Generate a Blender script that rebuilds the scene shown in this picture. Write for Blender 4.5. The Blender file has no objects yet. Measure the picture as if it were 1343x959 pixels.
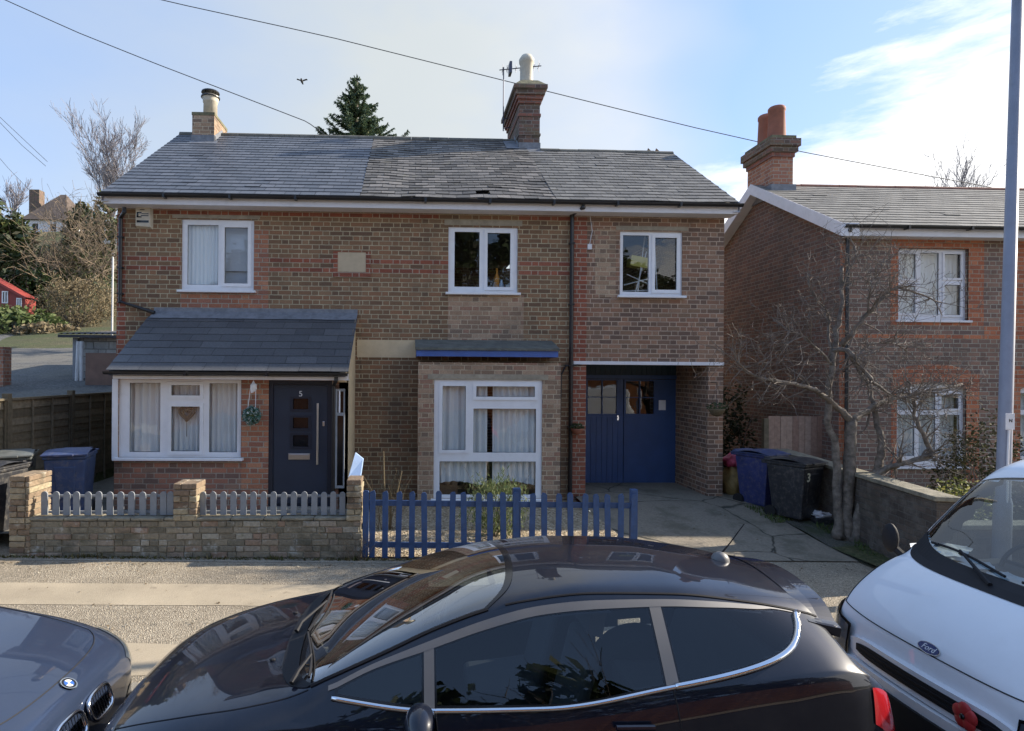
import bpy, math, random
from mathutils import Vector, Matrix, noise
PI = math.pi
R = math.radians
random.seed(7)
scene = bpy.context.scene
C = scene.collection

# ------------------------------------------------------------------ camera
FPX, PCX, PCY, PW, PH = 800.0, 568.0, 490.0, 1343.0, 959.0   # focal length and principal point in photo pixels
YAW, ROLL, EYE = R(-2.0), R(0.42), 2.5
cam_d = bpy.data.cameras.new('camera')
cam = bpy.data.objects.new('camera', cam_d)
C.objects.link(cam)
cam.location = (0, 0, EYE)
CM = Matrix.Rotation(YAW, 4, 'Z') @ Matrix.Rotation(R(90), 4, 'X') @ Matrix.Rotation(ROLL, 4, 'Z')
cam.rotation_euler = CM.to_euler()
cam_d.sensor_fit = 'HORIZONTAL'
cam_d.sensor_width = 36
cam_d.lens = 36 * FPX / PW
cam_d.shift_x = (PW / 2 - PCX) / PW
cam_d.shift_y = (PCY - PH / 2) / PW
cam_d.clip_end = 2000
scene.camera = cam

def ray(px, py):
    return CM.to_3x3() @ Vector(((px - PCX) / FPX, -(py - PCY) / FPX, -1.0))
def at(px, py, Y):
    """measure: the point of the plane y = Y seen at photo pixel px, py"""
    d = ray(px, py)
    return Vector((0, 0, EYE)) + d * (Y / d.y)
def atz(px, py, z):
    d = ray(px, py)
    return Vector((0, 0, EYE)) + d * ((z - EYE) / d.z)

# ------------------------------------------------------------------ light
SUN_AZ, SUN_EL = 11.0, 27.0        # azimuth: degrees from +X towards +Y (the sun stands right and a little behind the houses)
scene.view_settings.view_transform = 'Standard'
scene.view_settings.look = 'None'
scene.view_settings.gamma = 1
scene.view_settings.exposure = 1.5
sd = bpy.data.lights.new('sun', 'SUN')
sun = bpy.data.objects.new('sun', sd)
C.objects.link(sun)
sd.energy = 3.4
sd.angle = R(0.6)
sd.color = (1.0, 0.90, 0.76)
SDIR = Vector((math.cos(R(SUN_AZ)) * math.cos(R(SUN_EL)), math.sin(R(SUN_AZ)) * math.cos(R(SUN_EL)), math.sin(R(SUN_EL))))
sun.rotation_euler = SDIR.to_track_quat('Z', 'Y').to_euler()
sun.location = (30, 6, 30)

world = bpy.data.worlds.new('World')
scene.world = world
world.use_nodes = True
def ramp_w(nt, v):
    n = nt.nodes.new('ShaderNodeMapRange'); n.interpolation_type = 'SMOOTHSTEP'
    n.inputs['From Min'].default_value = -0.42; n.inputs['From Max'].default_value = 0.0
    nt.links.new(v, n.inputs[0])
    return n.outputs[0]
def build_world():
    nt = world.node_tree
    N, L = nt.nodes, nt.links
    bg = N['Background']
    tc = N.new('ShaderNodeTexCoord')
    sky = N.new('ShaderNodeTexSky')
    sky.sky_type = 'NISHITA'
    sky.sun_disc = False
    sky.sun_elevation = R(SUN_EL)
    sky.sun_rotation = R(90 - SUN_AZ)
    sky.air_density = 1.0
    sky.dust_density = 0.6
    sky.ozone_density = 2.0
    bg.inputs['Strength'].default_value = 0.13
    def m(op, a, b=None, c=None, clamp=False):
        n = N.new('ShaderNodeMath'); n.operation = op; n.use_clamp = clamp
        for i, v in enumerate((a, b, c)):
            if v is None: continue
            if isinstance(v, (int, float)): n.inputs[i].default_value = v
            else: L.new(v, n.inputs[i])
        return n.outputs[0]
    def dot(v):
        n = N.new('ShaderNodeVectorMath'); n.operation = 'DOT_PRODUCT'
        L.new(tc.outputs['Generated'], n.inputs[0]); n.inputs[1].default_value = v
        return n.outputs['Value']
    def nz(scale, detail, stretch, rot=(0, 0, 0), rough=0.55):
        mp = N.new('ShaderNodeMapping'); mp.inputs['Scale'].default_value = stretch; mp.inputs['Rotation'].default_value = rot
        L.new(tc.outputs['Generated'], mp.inputs[0])
        n = N.new('ShaderNodeTexNoise'); n.inputs['Scale'].default_value = scale; n.inputs['Detail'].default_value = detail
        n.inputs['Roughness'].default_value = rough
        L.new(mp.outputs[0], n.inputs['Vector'])
        return n.outputs[0]
    def gc(p, q):      # unit normal of the great circle through two sky directions
        a, b = ray(*p).normalized(), ray(*q).normalized()
        return tuple(a.cross(b).normalized())
    big = nz(1.6, 3, (1, 1, 2.0))
    wisp = nz(5.0, 9, (1, 1, 4.0), (0.0, R(32), 0.0), 0.62)
    mid = nz(2.2, 7, (1, 1, 2.2), (0.0, R(18), 0.0), 0.5)
    fine = nz(16.0, 6, (1, 1, 5.0), (0.0, R(32), 0.0), 0.6)
    # bank of thin white cloud low on the right, its upper edge feathered
    n1 = gc((905, 255), (1310, -10))
    e1 = m('ADD', dot(n1), m('MULTIPLY', m('SUBTRACT', wisp, 0.5), 0.34))
    e1 = m('ADD', e1, m('MULTIPLY', m('SUBTRACT', fine, 0.5), 0.10))
    bank = m('MULTIPLY_ADD', e1, 9.0, 0.15, True)
    thick = m('MULTIPLY_ADD', dot(n1), 5.5, 0.05, True)
    # veil of haze over the middle and left
    n2 = gc((880, -40), (905, 330))
    e2 = m('ADD', m('MULTIPLY', dot(n2), 1.0), m('MULTIPLY', m('SUBTRACT', big, 0.5), 0.35))
    veil = m('MULTIPLY_ADD', e2, 7.0, 0.2, True)
    low = m('MULTIPLY_ADD', dot((0, 0, 1)), -0.9, 1.05, True)
    leftfade = m('MULTIPLY_ADD', dot((-0.80, 0.0, 0.45)), -1.9, 1.48, True)
    veil = m('MULTIPLY', m('MULTIPLY', veil, m('MULTIPLY_ADD', mid, 1.7, 0.05, True)), leftfade)
    if n1[2] > 0: raise RuntimeError('bank side')
    def mix(f, a, b):
        n = N.new('ShaderNodeMix'); n.data_type = 'RGBA'
        if isinstance(f, (int, float)): n.inputs[0].default_value = f
        else: L.new(f, n.inputs[0])
        for i, v in ((6, a), (7, b)):
            if isinstance(v, tuple): n.inputs[i].default_value = v
            else: L.new(v, n.inputs[i])
        return n.outputs[2]
    edge = ramp_w(nt, m('ADD', m('MULTIPLY', dot(n2), -1.0), m('MULTIPLY', m('SUBTRACT', big, 0.5), 0.5)))
    pale = (2.05, 2.15, 2.08, 1)
    white = (4.2, 4.2, 4.2, 1)
    grey = (1.9, 2.15, 2.65, 1)
    tint = N.new('ShaderNodeMix'); tint.data_type = 'RGBA'; tint.blend_type = 'MULTIPLY'; tint.inputs[0].default_value = 1
    L.new(sky.outputs[0], tint.inputs[6]); tint.inputs[7].default_value = (1.25, 1.12, 1.1, 1)
    base = mix(0.72, tint.outputs[2], (0.85, 1.38, 2.45, 1))
    pl = mix(m('MULTIPLY', edge, 0.55), pale, (2.9, 2.9, 2.85, 1))
    c = mix(m('MULTIPLY', veil, 0.88), base, pl)
    cl = mix(m('MULTIPLY_ADD', wisp, 1.6, -0.15, True), grey, white)
    cl = mix(thick, cl, white)
    c = mix(bank, c, cl)
    L.new(c, bg.inputs['Color'])
build_world()

# ------------------------------------------------------------------ object helpers
def props(o, label=None, cat=None, group=None, kind=None):
    if label: o['label'] = label
    if cat: o['category'] = cat
    if group: o['group'] = group
    if kind: o['kind'] = kind
    return o
def thing(name, label, cat, loc=(0, 0, 0), rotz=0.0, group=None):
    o = bpy.data.objects.new(name, None)
    o.empty_display_size = 0.2
    C.objects.link(o)
    o.location = loc
    o.rotation_euler = (0, 0, rotz)
    return props(o, label, cat, group)
def origin(o):
    v = Vector((0, 0, 0))
    while o is not None:
        v += Vector(o.location)
        o = o.parent
    return v
def copy_tree(o, parent=None):
    c = o.copy()
    C.objects.link(c)
    c.parent = parent
    for ch in list(o.children):
        copy_tree(ch, c)
    return c

class MB:
    def __init__(s):
        s.v, s.f, s.m = [], [], []
    def quad(s, a, b, c, d, m=0):
        n = len(s.v); s.v += [tuple(a), tuple(b), tuple(c), tuple(d)]; s.f.append((n, n + 1, n + 2, n + 3)); s.m.append(m)
    def tri(s, a, b, c, m=0):
        n = len(s.v); s.v += [tuple(a), tuple(b), tuple(c)]; s.f.append((n, n + 1, n + 2)); s.m.append(m)
    def poly(s, pts, m=0):
        n = len(s.v); s.v += [tuple(p) for p in pts]; s.f.append(tuple(range(n, n + len(pts)))); s.m.append(m)
    def box(s, x0, x1, y0, y1, z0, z1, m=0):
        n = len(s.v)
        s.v += [(x0, y0, z0), (x1, y0, z0), (x1, y1, z0), (x0, y1, z0), (x0, y0, z1), (x1, y0, z1), (x1, y1, z1), (x0, y1, z1)]
        for q in ((0, 3, 2, 1), (4, 5, 6, 7), (0, 1, 5, 4), (1, 2, 6, 5), (2, 3, 7, 6), (3, 0, 4, 7)):
            s.f.append(tuple(n + i for i in q)); s.m.append(m)
    def obox(s, c, ax, ay, az, m=0):
        """box from a centre and three half-axis vectors"""
        c, ax, ay, az = Vector(c), Vector(ax), Vector(ay), Vector(az)
        n = len(s.v)
        for k in (-1, 1):
            for (i, j) in ((-1, -1), (1, -1), (1, 1), (-1, 1)):
                s.v.append(tuple(c + ax * i + ay * j + az * k))
        for q in ((0, 3, 2, 1), (4, 5, 6, 7), (0, 1, 5, 4), (1, 2, 6, 5), (2, 3, 7, 6), (3, 0, 4, 7)):
            s.f.append(tuple(n + i for i in q)); s.m.append(m)
    def tube(s, pts, rad, n=8, m=0, cap=True):
        pts = [Vector(p) for p in pts]
        if isinstance(rad, (int, float)): rad = [rad] * len(pts)
        up = Vector((0, 0, 1))
        rings = []
        pu = None
        for i, p in enumerate(pts):
            t = (pts[min(i + 1, len(pts) - 1)] - pts[max(i - 1, 0)])
            if t.length < 1e-9: t = Vector((0, 0, 1))
            t.normalize()
            if pu is None:
                a = up if abs(t.z) < 0.9 else Vector((1, 0, 0))
                u = t.cross(a).normalized()
            else:
                u = (pu - t * pu.dot(t))
                if u.length < 1e-6: u = t.cross(Vector((1, 0, 0)))
                u.normalize()
            pu = u
            w = t.cross(u)
            b = len(s.v)
            for k in range(n):
                an = 2 * PI * k / n
                s.v.append(tuple(p + (u * math.cos(an) + w * math.sin(an)) * rad[i]))
            rings.append(b)
        for a, b in zip(rings, rings[1:]):
            for k in range(n):
                s.f.append((a + k, a + (k + 1) % n, b + (k + 1) % n, b + k)); s.m.append(m)
        if cap:
            s.f.append(tuple(rings[0] + k for k in reversed(range(n)))); s.m.append(m)
            s.f.append(tuple(rings[-1] + k for k in range(n))); s.m.append(m)
    def lathe(s, prof, c=(0, 0, 0), n=24, m=0, axis='z', sweep=None):
        """prof: list of (radius, height)"""
        c = Vector(c)
        b = len(s.v)
        for (r, h) in prof:
            for k in range(n):
                a = 2 * PI * k / n
                x, y = r * math.cos(a), r * math.sin(a)
                p = {'z': (x, y, h), 'y': (x, h, y), 'x': (h, x, y)}[axis]
                s.v.append(tuple(c + Vector(p)))
        for i in range(len(prof) - 1):
            for k in range(n):
                s.f.append((b + i * n + k, b + i * n + (k + 1) % n, b + (i + 1) * n + (k + 1) % n, b + (i + 1) * n + k)); s.m.append(m)
    def panel(s, x0, x1, z0, z1, y0, y1, holes=(), m=0, axis='y'):
        """closed slab with rectangular holes. axis 'y': spans x/z, thick in y. axis 'x': spans y/z, thick in x"""
        xs = sorted({x0, x1} | {min(max(h[i], x0), x1) for h in holes for i in (0, 1)})
        zs = sorted({z0, z1} | {min(max(h[i], z0), z1) for h in holes for i in (2, 3)})
        def solid(i, j):
            if i < 0 or j < 0 or i >= len(xs) - 1 or j >= len(zs) - 1: return False
            cx, cz = (xs[i] + xs[i + 1]) / 2, (zs[j] + zs[j + 1]) / 2
            return not any(h[0] < cx < h[1] and h[2] < cz < h[3] for h in holes)
        P = (lambda a, t, z: (a, t, z)) if axis == 'y' else (lambda a, t, z: (t, a, z))
        for i in range(len(xs) - 1):
            for j in range(len(zs) - 1):
                if not solid(i, j): continue
                a, b, c, d = xs[i], xs[i + 1], zs[j], zs[j + 1]
                s.quad(P(a, y0, c), P(b, y0, c), P(b, y0, d), P(a, y0, d), m)
                s.quad(P(b, y1, c), P(a, y1, c), P(a, y1, d), P(b, y1, d), m)
                if not solid(i - 1, j): s.quad(P(a, y1, c), P(a, y0, c), P(a, y0, d), P(a, y1, d), m)
                if not solid(i + 1, j): s.quad(P(b, y0, c), P(b, y1, c), P(b, y1, d), P(b, y0, d), m)
                if not solid(i, j - 1): s.quad(P(a, y1, c), P(b, y1, c), P(b, y0, c), P(a, y0, c), m)
                if not solid(i, j + 1): s.quad(P(a, y0, d), P(b, y0, d), P(b, y1, d), P(a, y1, d), m)
    def blob(s, c, r, n=10, m=0, jit=0.0, squash=None):
        c = Vector(c)
        if isinstance(r, (int, float)): r = (r, r, r)
        b = len(s.v)
        rows = n // 2 + 1
        for i in range(rows + 1):
            th = PI * i / rows
            for k in range(n):
                ph = 2 * PI * k / n
                d = Vector((math.sin(th) * math.cos(ph), math.sin(th) * math.sin(ph), math.cos(th)))
                q = 1 + (jit * (noise.noise(d * 2.3 + c) ) if jit else 0)
                s.v.append((c.x + d.x * r[0] * q, c.y + d.y * r[1] * q, c.z + d.z * r[2] * q))
        for i in range(rows):
            for k in range(n):
                s.f.append((b + i * n + k, b + (i + 1) * n + k, b + (i + 1) * n + (k + 1) % n, b + i * n + (k + 1) % n)); s.m.append(m)
    def build(s, name, mats, parent=None, world=True, smooth=False, bevel=0.0, seg=2, weld=False):
        if not isinstance(mats, (list, tuple)): mats = [mats]
        me = bpy.data.meshes.new(name)
        off = origin(parent) if (world and parent is not None) else Vector((0, 0, 0))
        me.from_pydata([(v[0] - off.x, v[1] - off.y, v[2] - off.z) for v in s.v], [], s.f)
        for mt in mats: me.materials.append(mt)
        me.polygons.foreach_set('material_index', s.m)
        if smooth: me.polygons.foreach_set('use_smooth', [True] * len(s.f))
        me.update()
        if weld:
            import bmesh
            bm = bmesh.new(); bm.from_mesh(me)
            bmesh.ops.remove_doubles(bm, verts=bm.verts, dist=1e-5)
            bmesh.ops.recalc_face_normals(bm, faces=bm.faces)
            bm.to_mesh(me); bm.free()
        o = bpy.data.objects.new(name, me)
        C.objects.link(o)
        if parent is not None: o.parent = parent
        if bevel:
            b = o.modifiers.new('bevel', 'BEVEL'); b.width = bevel; b.segments = seg; b.limit_method = 'ANGLE'; b.angle_limit = R(40)
        return o

def text_mesh(txt, size, depth=0.002, font_shear=0.0, offset=0.0):
    cu = bpy.data.curves.new('t', 'FONT')
    cu.body = txt; cu.size = size; cu.extrude = depth; cu.align_x = 'CENTER'; cu.align_y = 'CENTER'; cu.shear = font_shear; cu.offset = offset
    o = bpy.data.objects.new('t', cu); C.objects.link(o)
    dg = bpy.context.evaluated_depsgraph_get()
    me = bpy.data.meshes.new_from_object(o.evaluated_get(dg))
    bpy.data.objects.remove(o)
    return me
def text_obj(name, txt, size, M, mat, parent, depth=0.002, shear=0.0, bold=0.0):
    """M: matrix in the parent's space; text lies in M's xy plane"""
    me = text_mesh(txt, size, depth, shear, bold)
    me.transform(M)
    me.materials.clear(); me.materials.append(mat)
    for p in me.polygons: p.material_index = 0
    o = bpy.data.objects.new(name, me); C.objects.link(o); o.parent = parent
    return o

# ------------------------------------------------------------------ materials
def mat_new(name):
    m = bpy.data.materials.new(name); m.use_nodes = True
    nt = m.node_tree
    return m, nt, nt.nodes['Principled BSDF']
def mth(nt, op, a, b=None, c=None, clamp=False):
    n = nt.nodes.new('ShaderNodeMath'); n.operation = op; n.use_clamp = clamp
    for i, v in enumerate((a, b, c)):
        if v is None: continue
        if isinstance(v, (int, float)): n.inputs[i].default_value = v
        else: nt.links.new(v, n.inputs[i])
    return n.outputs[0]
def mixc(nt, f, a, b, mode='MIX'):
    n = nt.nodes.new('ShaderNodeMix'); n.data_type = 'RGBA'; n.blend_type = mode
    if isinstance(f, (int, float)): n.inputs[0].default_value = f
    else: nt.links.new(f, n.inputs[0])
    for i, v in ((6, a), (7, b)):
        if isinstance(v, tuple): n.inputs[i].default_value = v + (1,) if len(v) == 3 else v
        else: nt.links.new(v, n.inputs[i])
    return n.outputs[2]
def nz(nt, scale, detail=4, rough=0.55, vec=None, stretch=None, coord='Object'):
    if vec is None:
        tc = nt.nodes.new('ShaderNodeTexCoord'); vec = tc.outputs[coord]
    if stretch:
        mp = nt.nodes.new('ShaderNodeMapping'); mp.inputs['Scale'].default_value = stretch
        nt.links.new(vec, mp.inputs[0]); vec = mp.outputs[0]
    n = nt.nodes.new('ShaderNodeTexNoise'); n.inputs['Scale'].default_value = scale
    n.inputs['Detail'].default_value = detail; n.inputs['Roughness'].default_value = rough
    nt.links.new(vec, n.inputs['Vector'])
    return n.outputs[0]
def ramp(nt, fac, stops, interp='LINEAR'):
    n = nt.nodes.new('ShaderNodeValToRGB'); cr = n.color_ramp; cr.interpolation = interp
    while len(cr.elements) < len(stops): cr.elements.new(0.5)
    for e, (p, c) in zip(cr.elements, stops):
        e.position = p; e.color = c + (1,) if len(c) == 3 else c
    nt.links.new(fac, n.inputs[0])
    return n.outputs[0]
def bump(nt, b, h, dist=0.01, strength=1.0):
    n = nt.nodes.new('ShaderNodeBump'); n.inputs['Distance'].default_value = dist; n.inputs['Strength'].default_value = strength
    nt.links.new(h, n.inputs['Height']); nt.links.new(n.outputs[0], b.inputs['Normal'])

def plain(name, col, rough=0.5, metal=0.0, var=0.12, scale=3.0, bmp=0.0, bscale=60, coat=0.0, spec=0.5, dirt=0.0, dirtcol=(0.12, 0.10, 0.07), rvar=0.0):
    m, nt, b = mat_new(name)
    n1 = nz(nt, scale, 5)
    dark = tuple(c * (1 - var) for c in col); lite = tuple(min(1, c * (1 + var)) for c in col)
    c = ramp(nt, n1, [(0.3, dark), (0.7, lite)])
    if dirt:
        d = nz(nt, scale * 2.7, 8, 0.7)
        f = mth(nt, 'MULTIPLY', ramp_f(nt, d, 0.45, 0.75), dirt)
        c = mixc(nt, f, c, dirtcol)
    nt.links.new(c, b.inputs['Base Color'])
    b.inputs['Roughness'].default_value = rough
    if rvar:
        r = mth(nt, 'MULTIPLY_ADD', nz(nt, scale * 4, 5), rvar * 2, rough - rvar, True)
        nt.links.new(r, b.inputs['Roughness'])
    b.inputs['Metallic'].default_value = metal
    b.inputs['Coat Weight'].default_value = coat
    b.inputs['Specular IOR Level'].default_value = spec
    if bmp: bump(nt, b, nz(nt, bscale, 6), bmp)
    return m
def ramp_f(nt, v, lo, hi):
    n = nt.nodes.new('ShaderNodeMapRange'); n.interpolation_type = 'SMOOTHSTEP'
    n.inputs['From Min'].default_value = lo; n.inputs['From Max'].default_value = hi
    nt.links.new(v, n.inputs[0])
    return n.outputs[0]

def brick_mat(name, cols, mortar, course=0.0855, period=0.372, joint=0.0148, rough=0.9, stain=0.42, stains=(0.115, 0.098, 0.075), bmp=0.006, wob=0.004, lichen=None, efflo=0.0, seed=0.0):
    """Flemish bond: stretcher and header alternate in each course; the bond follows the face it is on"""
    m, nt, b = mat_new(name)
    L = nt.links
    tc = nt.nodes.new('ShaderNodeTexCoord')
    obj = tc.outputs['Object']
    sp = nt.nodes.new('ShaderNodeSeparateXYZ'); L.new(obj, sp.inputs[0])
    sn = nt.nodes.new('ShaderNodeSeparateXYZ'); L.new(tc.outputs['Normal'], sn.inputs[0])
    side = mth(nt, 'GREATER_THAN', mth(nt, 'ABSOLUTE', sn.outputs[0]), 0.7)
    wn = mth(nt, 'SUBTRACT', nz(nt, 9.0, 3, vec=obj), 0.5)
    wn2 = mth(nt, 'SUBTRACT', nz(nt, 45.0, 3, vec=obj), 0.5)
    u = mth(nt, 'ADD', mth(nt, 'MULTIPLY', sp.outputs[0], mth(nt, 'SUBTRACT', 1.0, side)), mth(nt, 'MULTIPLY', sp.outputs[1], side))
    u = mth(nt, 'ADD', u, mth(nt, 'ADD', mth(nt, 'MULTIPLY', wn2, wob * 2), seed + 40.0))
    z = mth(nt, 'ADD', mth(nt, 'ADD', sp.outputs[2], 10.0), mth(nt, 'ADD', mth(nt, 'MULTIPLY', wn, wob * 2.5), mth(nt, 'MULTIPLY', wn2, wob)))
    zr = mth(nt, 'DIVIDE', z, course)
    row = mth(nt, 'FLOOR', zr); fz = mth(nt, 'FRACT', zr)
    wr = nt.nodes.new('ShaderNodeTexWhiteNoise'); wr.noise_dimensions = '1D'; L.new(row, wr.inputs['W'])
    uu = mth(nt, 'ADD', mth(nt, 'DIVIDE', u, period), mth(nt, 'ADD', mth(nt, 'MULTIPLY', row, 0.5), mth(nt, 'MULTIPLY', wr.outputs[0], 0.10)))
    cell = mth(nt, 'FLOOR', uu); fu = mth(nt, 'FRACT', uu)
    K = 0.66
    head = mth(nt, 'GREATER_THAN', fu, K)
    a1 = fu; b1 = mth(nt, 'SUBTRACT', K, fu)
    a2 = mth(nt, 'SUBTRACT', fu, K); b2 = mth(nt, 'SUBTRACT', 1.0, fu)
    d1 = mth(nt, 'MINIMUM', a1, mth(nt, 'ABSOLUTE', b1))
    d2 = mth(nt, 'MINIMUM', mth(nt, 'ABSOLUTE', a2), b2)
    d = mth(nt, 'MULTIPLY', mth(nt, 'MINIMUM', d1, d2), period)
    dz = mth(nt, 'MULTIPLY', mth(nt, 'MINIMUM', fz, mth(nt, 'SUBTRACT', 1.0, fz)), course)
    dm = mth(nt, 'MINIMUM', d, dz)
    face = ramp_f(nt, dm, joint * 0.38, joint * 0.66)
    cb = nt.nodes.new('ShaderNodeCombineXYZ')
    L.new(mth(nt, 'MULTIPLY_ADD', cell, 2.0, head), cb.inputs[0]); L.new(row, cb.inputs[1]); L.new(side, cb.inputs[2])
    w = nt.nodes.new('ShaderNodeTexWhiteNoise'); w.noise_dimensions = '3D'; L.new(cb.outputs[0], w.inputs['Vector'])
    n = len(cols)
    bc = ramp(nt, w.outputs['Value'], [(i / n, c) for i, c in enumerate(cols)], 'CONSTANT')
    grain = nz(nt, 70, 6, 0.7, vec=obj)
    bc = mixc(nt, 1.0, bc, ramp(nt, grain, [(0.25, (0.62, 0.62, 0.62)), (0.75, (1.35, 1.35, 1.35))]), 'MULTIPLY')
    patch = nz(nt, 0.9, 6, 0.6, vec=obj)
    mc = ramp(nt, nz(nt, 5, 5, vec=obj), [(0.3, tuple(c * 0.62 for c in mortar)), (0.7, mortar)])
    c = mixc(nt, face, mc, bc)
    st = mth(nt, 'MULTIPLY', ramp_f(nt, patch, 0.48, 0.75), stain)
    c = mixc(nt, st, c, stains)
    st2 = mth(nt, 'MULTIPLY', ramp_f(nt, nz(nt, 2.2, 8, 0.65, vec=obj, stretch=(1, 1, 0.35)), 0.52, 0.78), stain * 0.9)
    c = mixc(nt, st2, c, tuple(x * 0.7 for x in stains))
    if efflo:
        e = mth(nt, 'MULTIPLY', ramp_f(nt, nz(nt, 6.0, 9, 0.75, vec=obj), 0.56, 0.68), efflo)
        c = mixc(nt, e, c, (0.55, 0.53, 0.48))
    if lichen:
        e = mth(nt, 'MULTIPLY', ramp_f(nt, nz(nt, 3.1, 9, 0.7, vec=obj), 0.45, 0.62), lichen[1])
        c = mixc(nt, e, c, lichen[0])
    L.new(c, b.inputs['Base Color'])
    b.inputs['Roughness'].default_value = rough
    b.inputs['Specular IOR Level'].default_value = 0.25
    h = mth(nt, 'ADD', face, mth(nt, 'MULTIPLY', grain, 0.35))
    h = mth(nt, 'ADD', h, mth(nt, 'MULTIPLY', w.outputs['Value'], 0.25))
    bump(nt, b, h, bmp, 0.9)
    return m

def island_mat(name, stops, rough=0.8, spec=0.3, bmp=0.0, patch=None, grain=30, transl=0.0, bscale=40):
    """colour chosen per loose piece (slate, leaf, stone, brick)"""
    m, nt, b = mat_new(name)
    g = nt.nodes.new('ShaderNodeNewGeometry')
    c = ramp(nt, g.outputs['Random Per Island'], stops)
    gr = nz(nt, grain, 5, 0.65)
    c = mixc(nt, 1.0, c, ramp(nt, gr, [(0.25, (0.7, 0.7, 0.7)), (0.75, (1.25, 1.25, 1.25))]), 'MULTIPLY')
    if patch:
        for (scale, lo, hi, amt, col) in patch:
            f = mth(nt, 'MULTIPLY', ramp_f(nt, nz(nt, scale, 7, 0.65), lo, hi), amt)
            c = mixc(nt, f, c, col)
    nt.links.new(c, b.inputs['Base Color'])
    b.inputs['Roughness'].default_value = rough
    b.inputs['Specular IOR Level'].default_value = spec
    if bmp: bump(nt, b, nz(nt, bscale, 6), bmp)
    if transl:
        tr = nt.nodes.new('ShaderNodeBsdfTranslucent'); nt.links.new(c, tr.inputs[0])
        mx = nt.nodes.new('ShaderNodeMixShader'); mx.inputs[0].default_value = transl
        nt.links.new(b.outputs[0], mx.inputs[1]); nt.links.new(tr.outputs[0], mx.inputs[2])
        nt.links.new(mx.outputs[0], nt.nodes['Material Output'].inputs[0])
    return m

def glass_mat(name, tint=(0.92, 0.95, 0.95), refl=1.0, ior=1.5, wave=0.0):
    m, nt, b = mat_new(name)
    nt.nodes.remove(b)
    t = nt.nodes.new('ShaderNodeBsdfTransparent'); t.inputs[0].default_value = tint + (1,)
    g = nt.nodes.new('ShaderNodeBsdfGlossy'); g.inputs['Roughness'].default_value = 0.0; g.inputs[0].default_value = (1, 1, 1, 1)
    ge = nt.nodes.new('ShaderNodeNewGeometry')
    dt = nt.nodes.new('ShaderNodeVectorMath'); dt.operation = 'DOT_PRODUCT'
    nt.links.new(ge.outputs['Normal'], dt.inputs[0]); nt.links.new(ge.outputs['Incoming'], dt.inputs[1])
    cs = mth(nt, 'SUBTRACT', 1.0, mth(nt, 'ABSOLUTE', dt.outputs['Value']), None, True)
    f = mth(nt, 'MULTIPLY', mth(nt, 'MULTIPLY_ADD', mth(nt, 'POWER', cs, 5.0), 0.96, 0.04), refl * 1.9, None, True)
    if wave:
        bp = nt.nodes.new('ShaderNodeBump'); bp.inputs['Distance'].default_value = wave
        nt.links.new(nz(nt, 2.2, 2), bp.inputs['Height']); nt.links.new(bp.outputs[0], g.inputs['Normal'])
    mx = nt.nodes.new('ShaderNodeMixShader')
    nt.links.new(f, mx.inputs[0]); nt.links.new(t.outputs[0], mx.inputs[1]); nt.links.new(g.outputs[0], mx.inputs[2])
    nt.links.new(mx.outputs[0], nt.nodes['Material Output'].inputs[0])
    return m

def paint_mat(name, col, flake=0.3, rough=0.35, coat=1.0, metal=0.0, dust=0.0):
    m, nt, b = mat_new(name)
    v = nt.nodes.new('ShaderNodeTexVoronoi'); v.inputs['Scale'].default_value = 900
    tc = nt.nodes.new('ShaderNodeTexCoord'); nt.links.new(tc.outputs['Object'], v.inputs['Vector'])
    c = mixc(nt, mth(nt, 'MULTIPLY', v.outputs['Color'], flake), col, tuple(min(1, x * 2.2 + 0.01) for x in col))
    d = ramp_f(nt, nz(nt, 3.0, 8, 0.7), 0.42, 0.8)
    if dust: c = mixc(nt, mth(nt, 'MULTIPLY', d, dust), c, (0.25, 0.22, 0.18))
    nt.links.new(c, b.inputs['Base Color'])
    b.inputs['Metallic'].default_value = metal
    b.inputs['Roughness'].default_value = rough
    b.inputs['Coat Weight'].default_value = coat
    b.inputs['Specular IOR Level'].default_value = 0.1
    g = nt.nodes.new('ShaderNodeNewGeometry')          # the inside of the shell is dark lining
    lin = nt.nodes.new('ShaderNodeBsdfDiffuse'); lin.inputs[0].default_value = (0.03, 0.03, 0.03, 1)
    mx = nt.nodes.new('ShaderNodeMixShader')
    nt.links.new(g.outputs['Backfacing'], mx.inputs[0]); nt.links.new(b.outputs[0], mx.inputs[1]); nt.links.new(lin.outputs[0], mx.inputs[2])
    nt.links.new(mx.outputs[0], nt.nodes['Material Output'].inputs[0])
    nt.links.new(mth(nt, 'MULTIPLY_ADD', d, 0.02 + dust * .2, 0.004), b.inputs['Coat Roughness'])
    return m

M = {}
BR_BROWN = [(0.226, 0.138, 0.081), (0.192, 0.115, 0.070), (0.264, 0.158, 0.092), (0.206, 0.125, 0.074), (0.293, 0.179, 0.104), (0.247, 0.140, 0.081), (0.162, 0.101, 0.065), (0.233, 0.147, 0.088), (0.276, 0.148, 0.084)]
BR_RED = [(0.292, 0.097, 0.059), (0.249, 0.085, 0.054), (0.329, 0.115, 0.070), (0.217, 0.078, 0.052), (0.302, 0.115, 0.072)]
M['brick'] = brick_mat('brown_brick', BR_BROWN, (0.527, 0.454, 0.304))
M['brick_ext'] = brick_mat('mixed_brick', [(0.254, 0.159, 0.104), (0.187, 0.121, 0.087), (0.309, 0.192, 0.128), (0.341, 0.201, 0.132), (0.219, 0.138, 0.099), (0.289, 0.157, 0.102), (0.169, 0.111, 0.084)], (0.570, 0.439, 0.334), seed=3.1)
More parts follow.
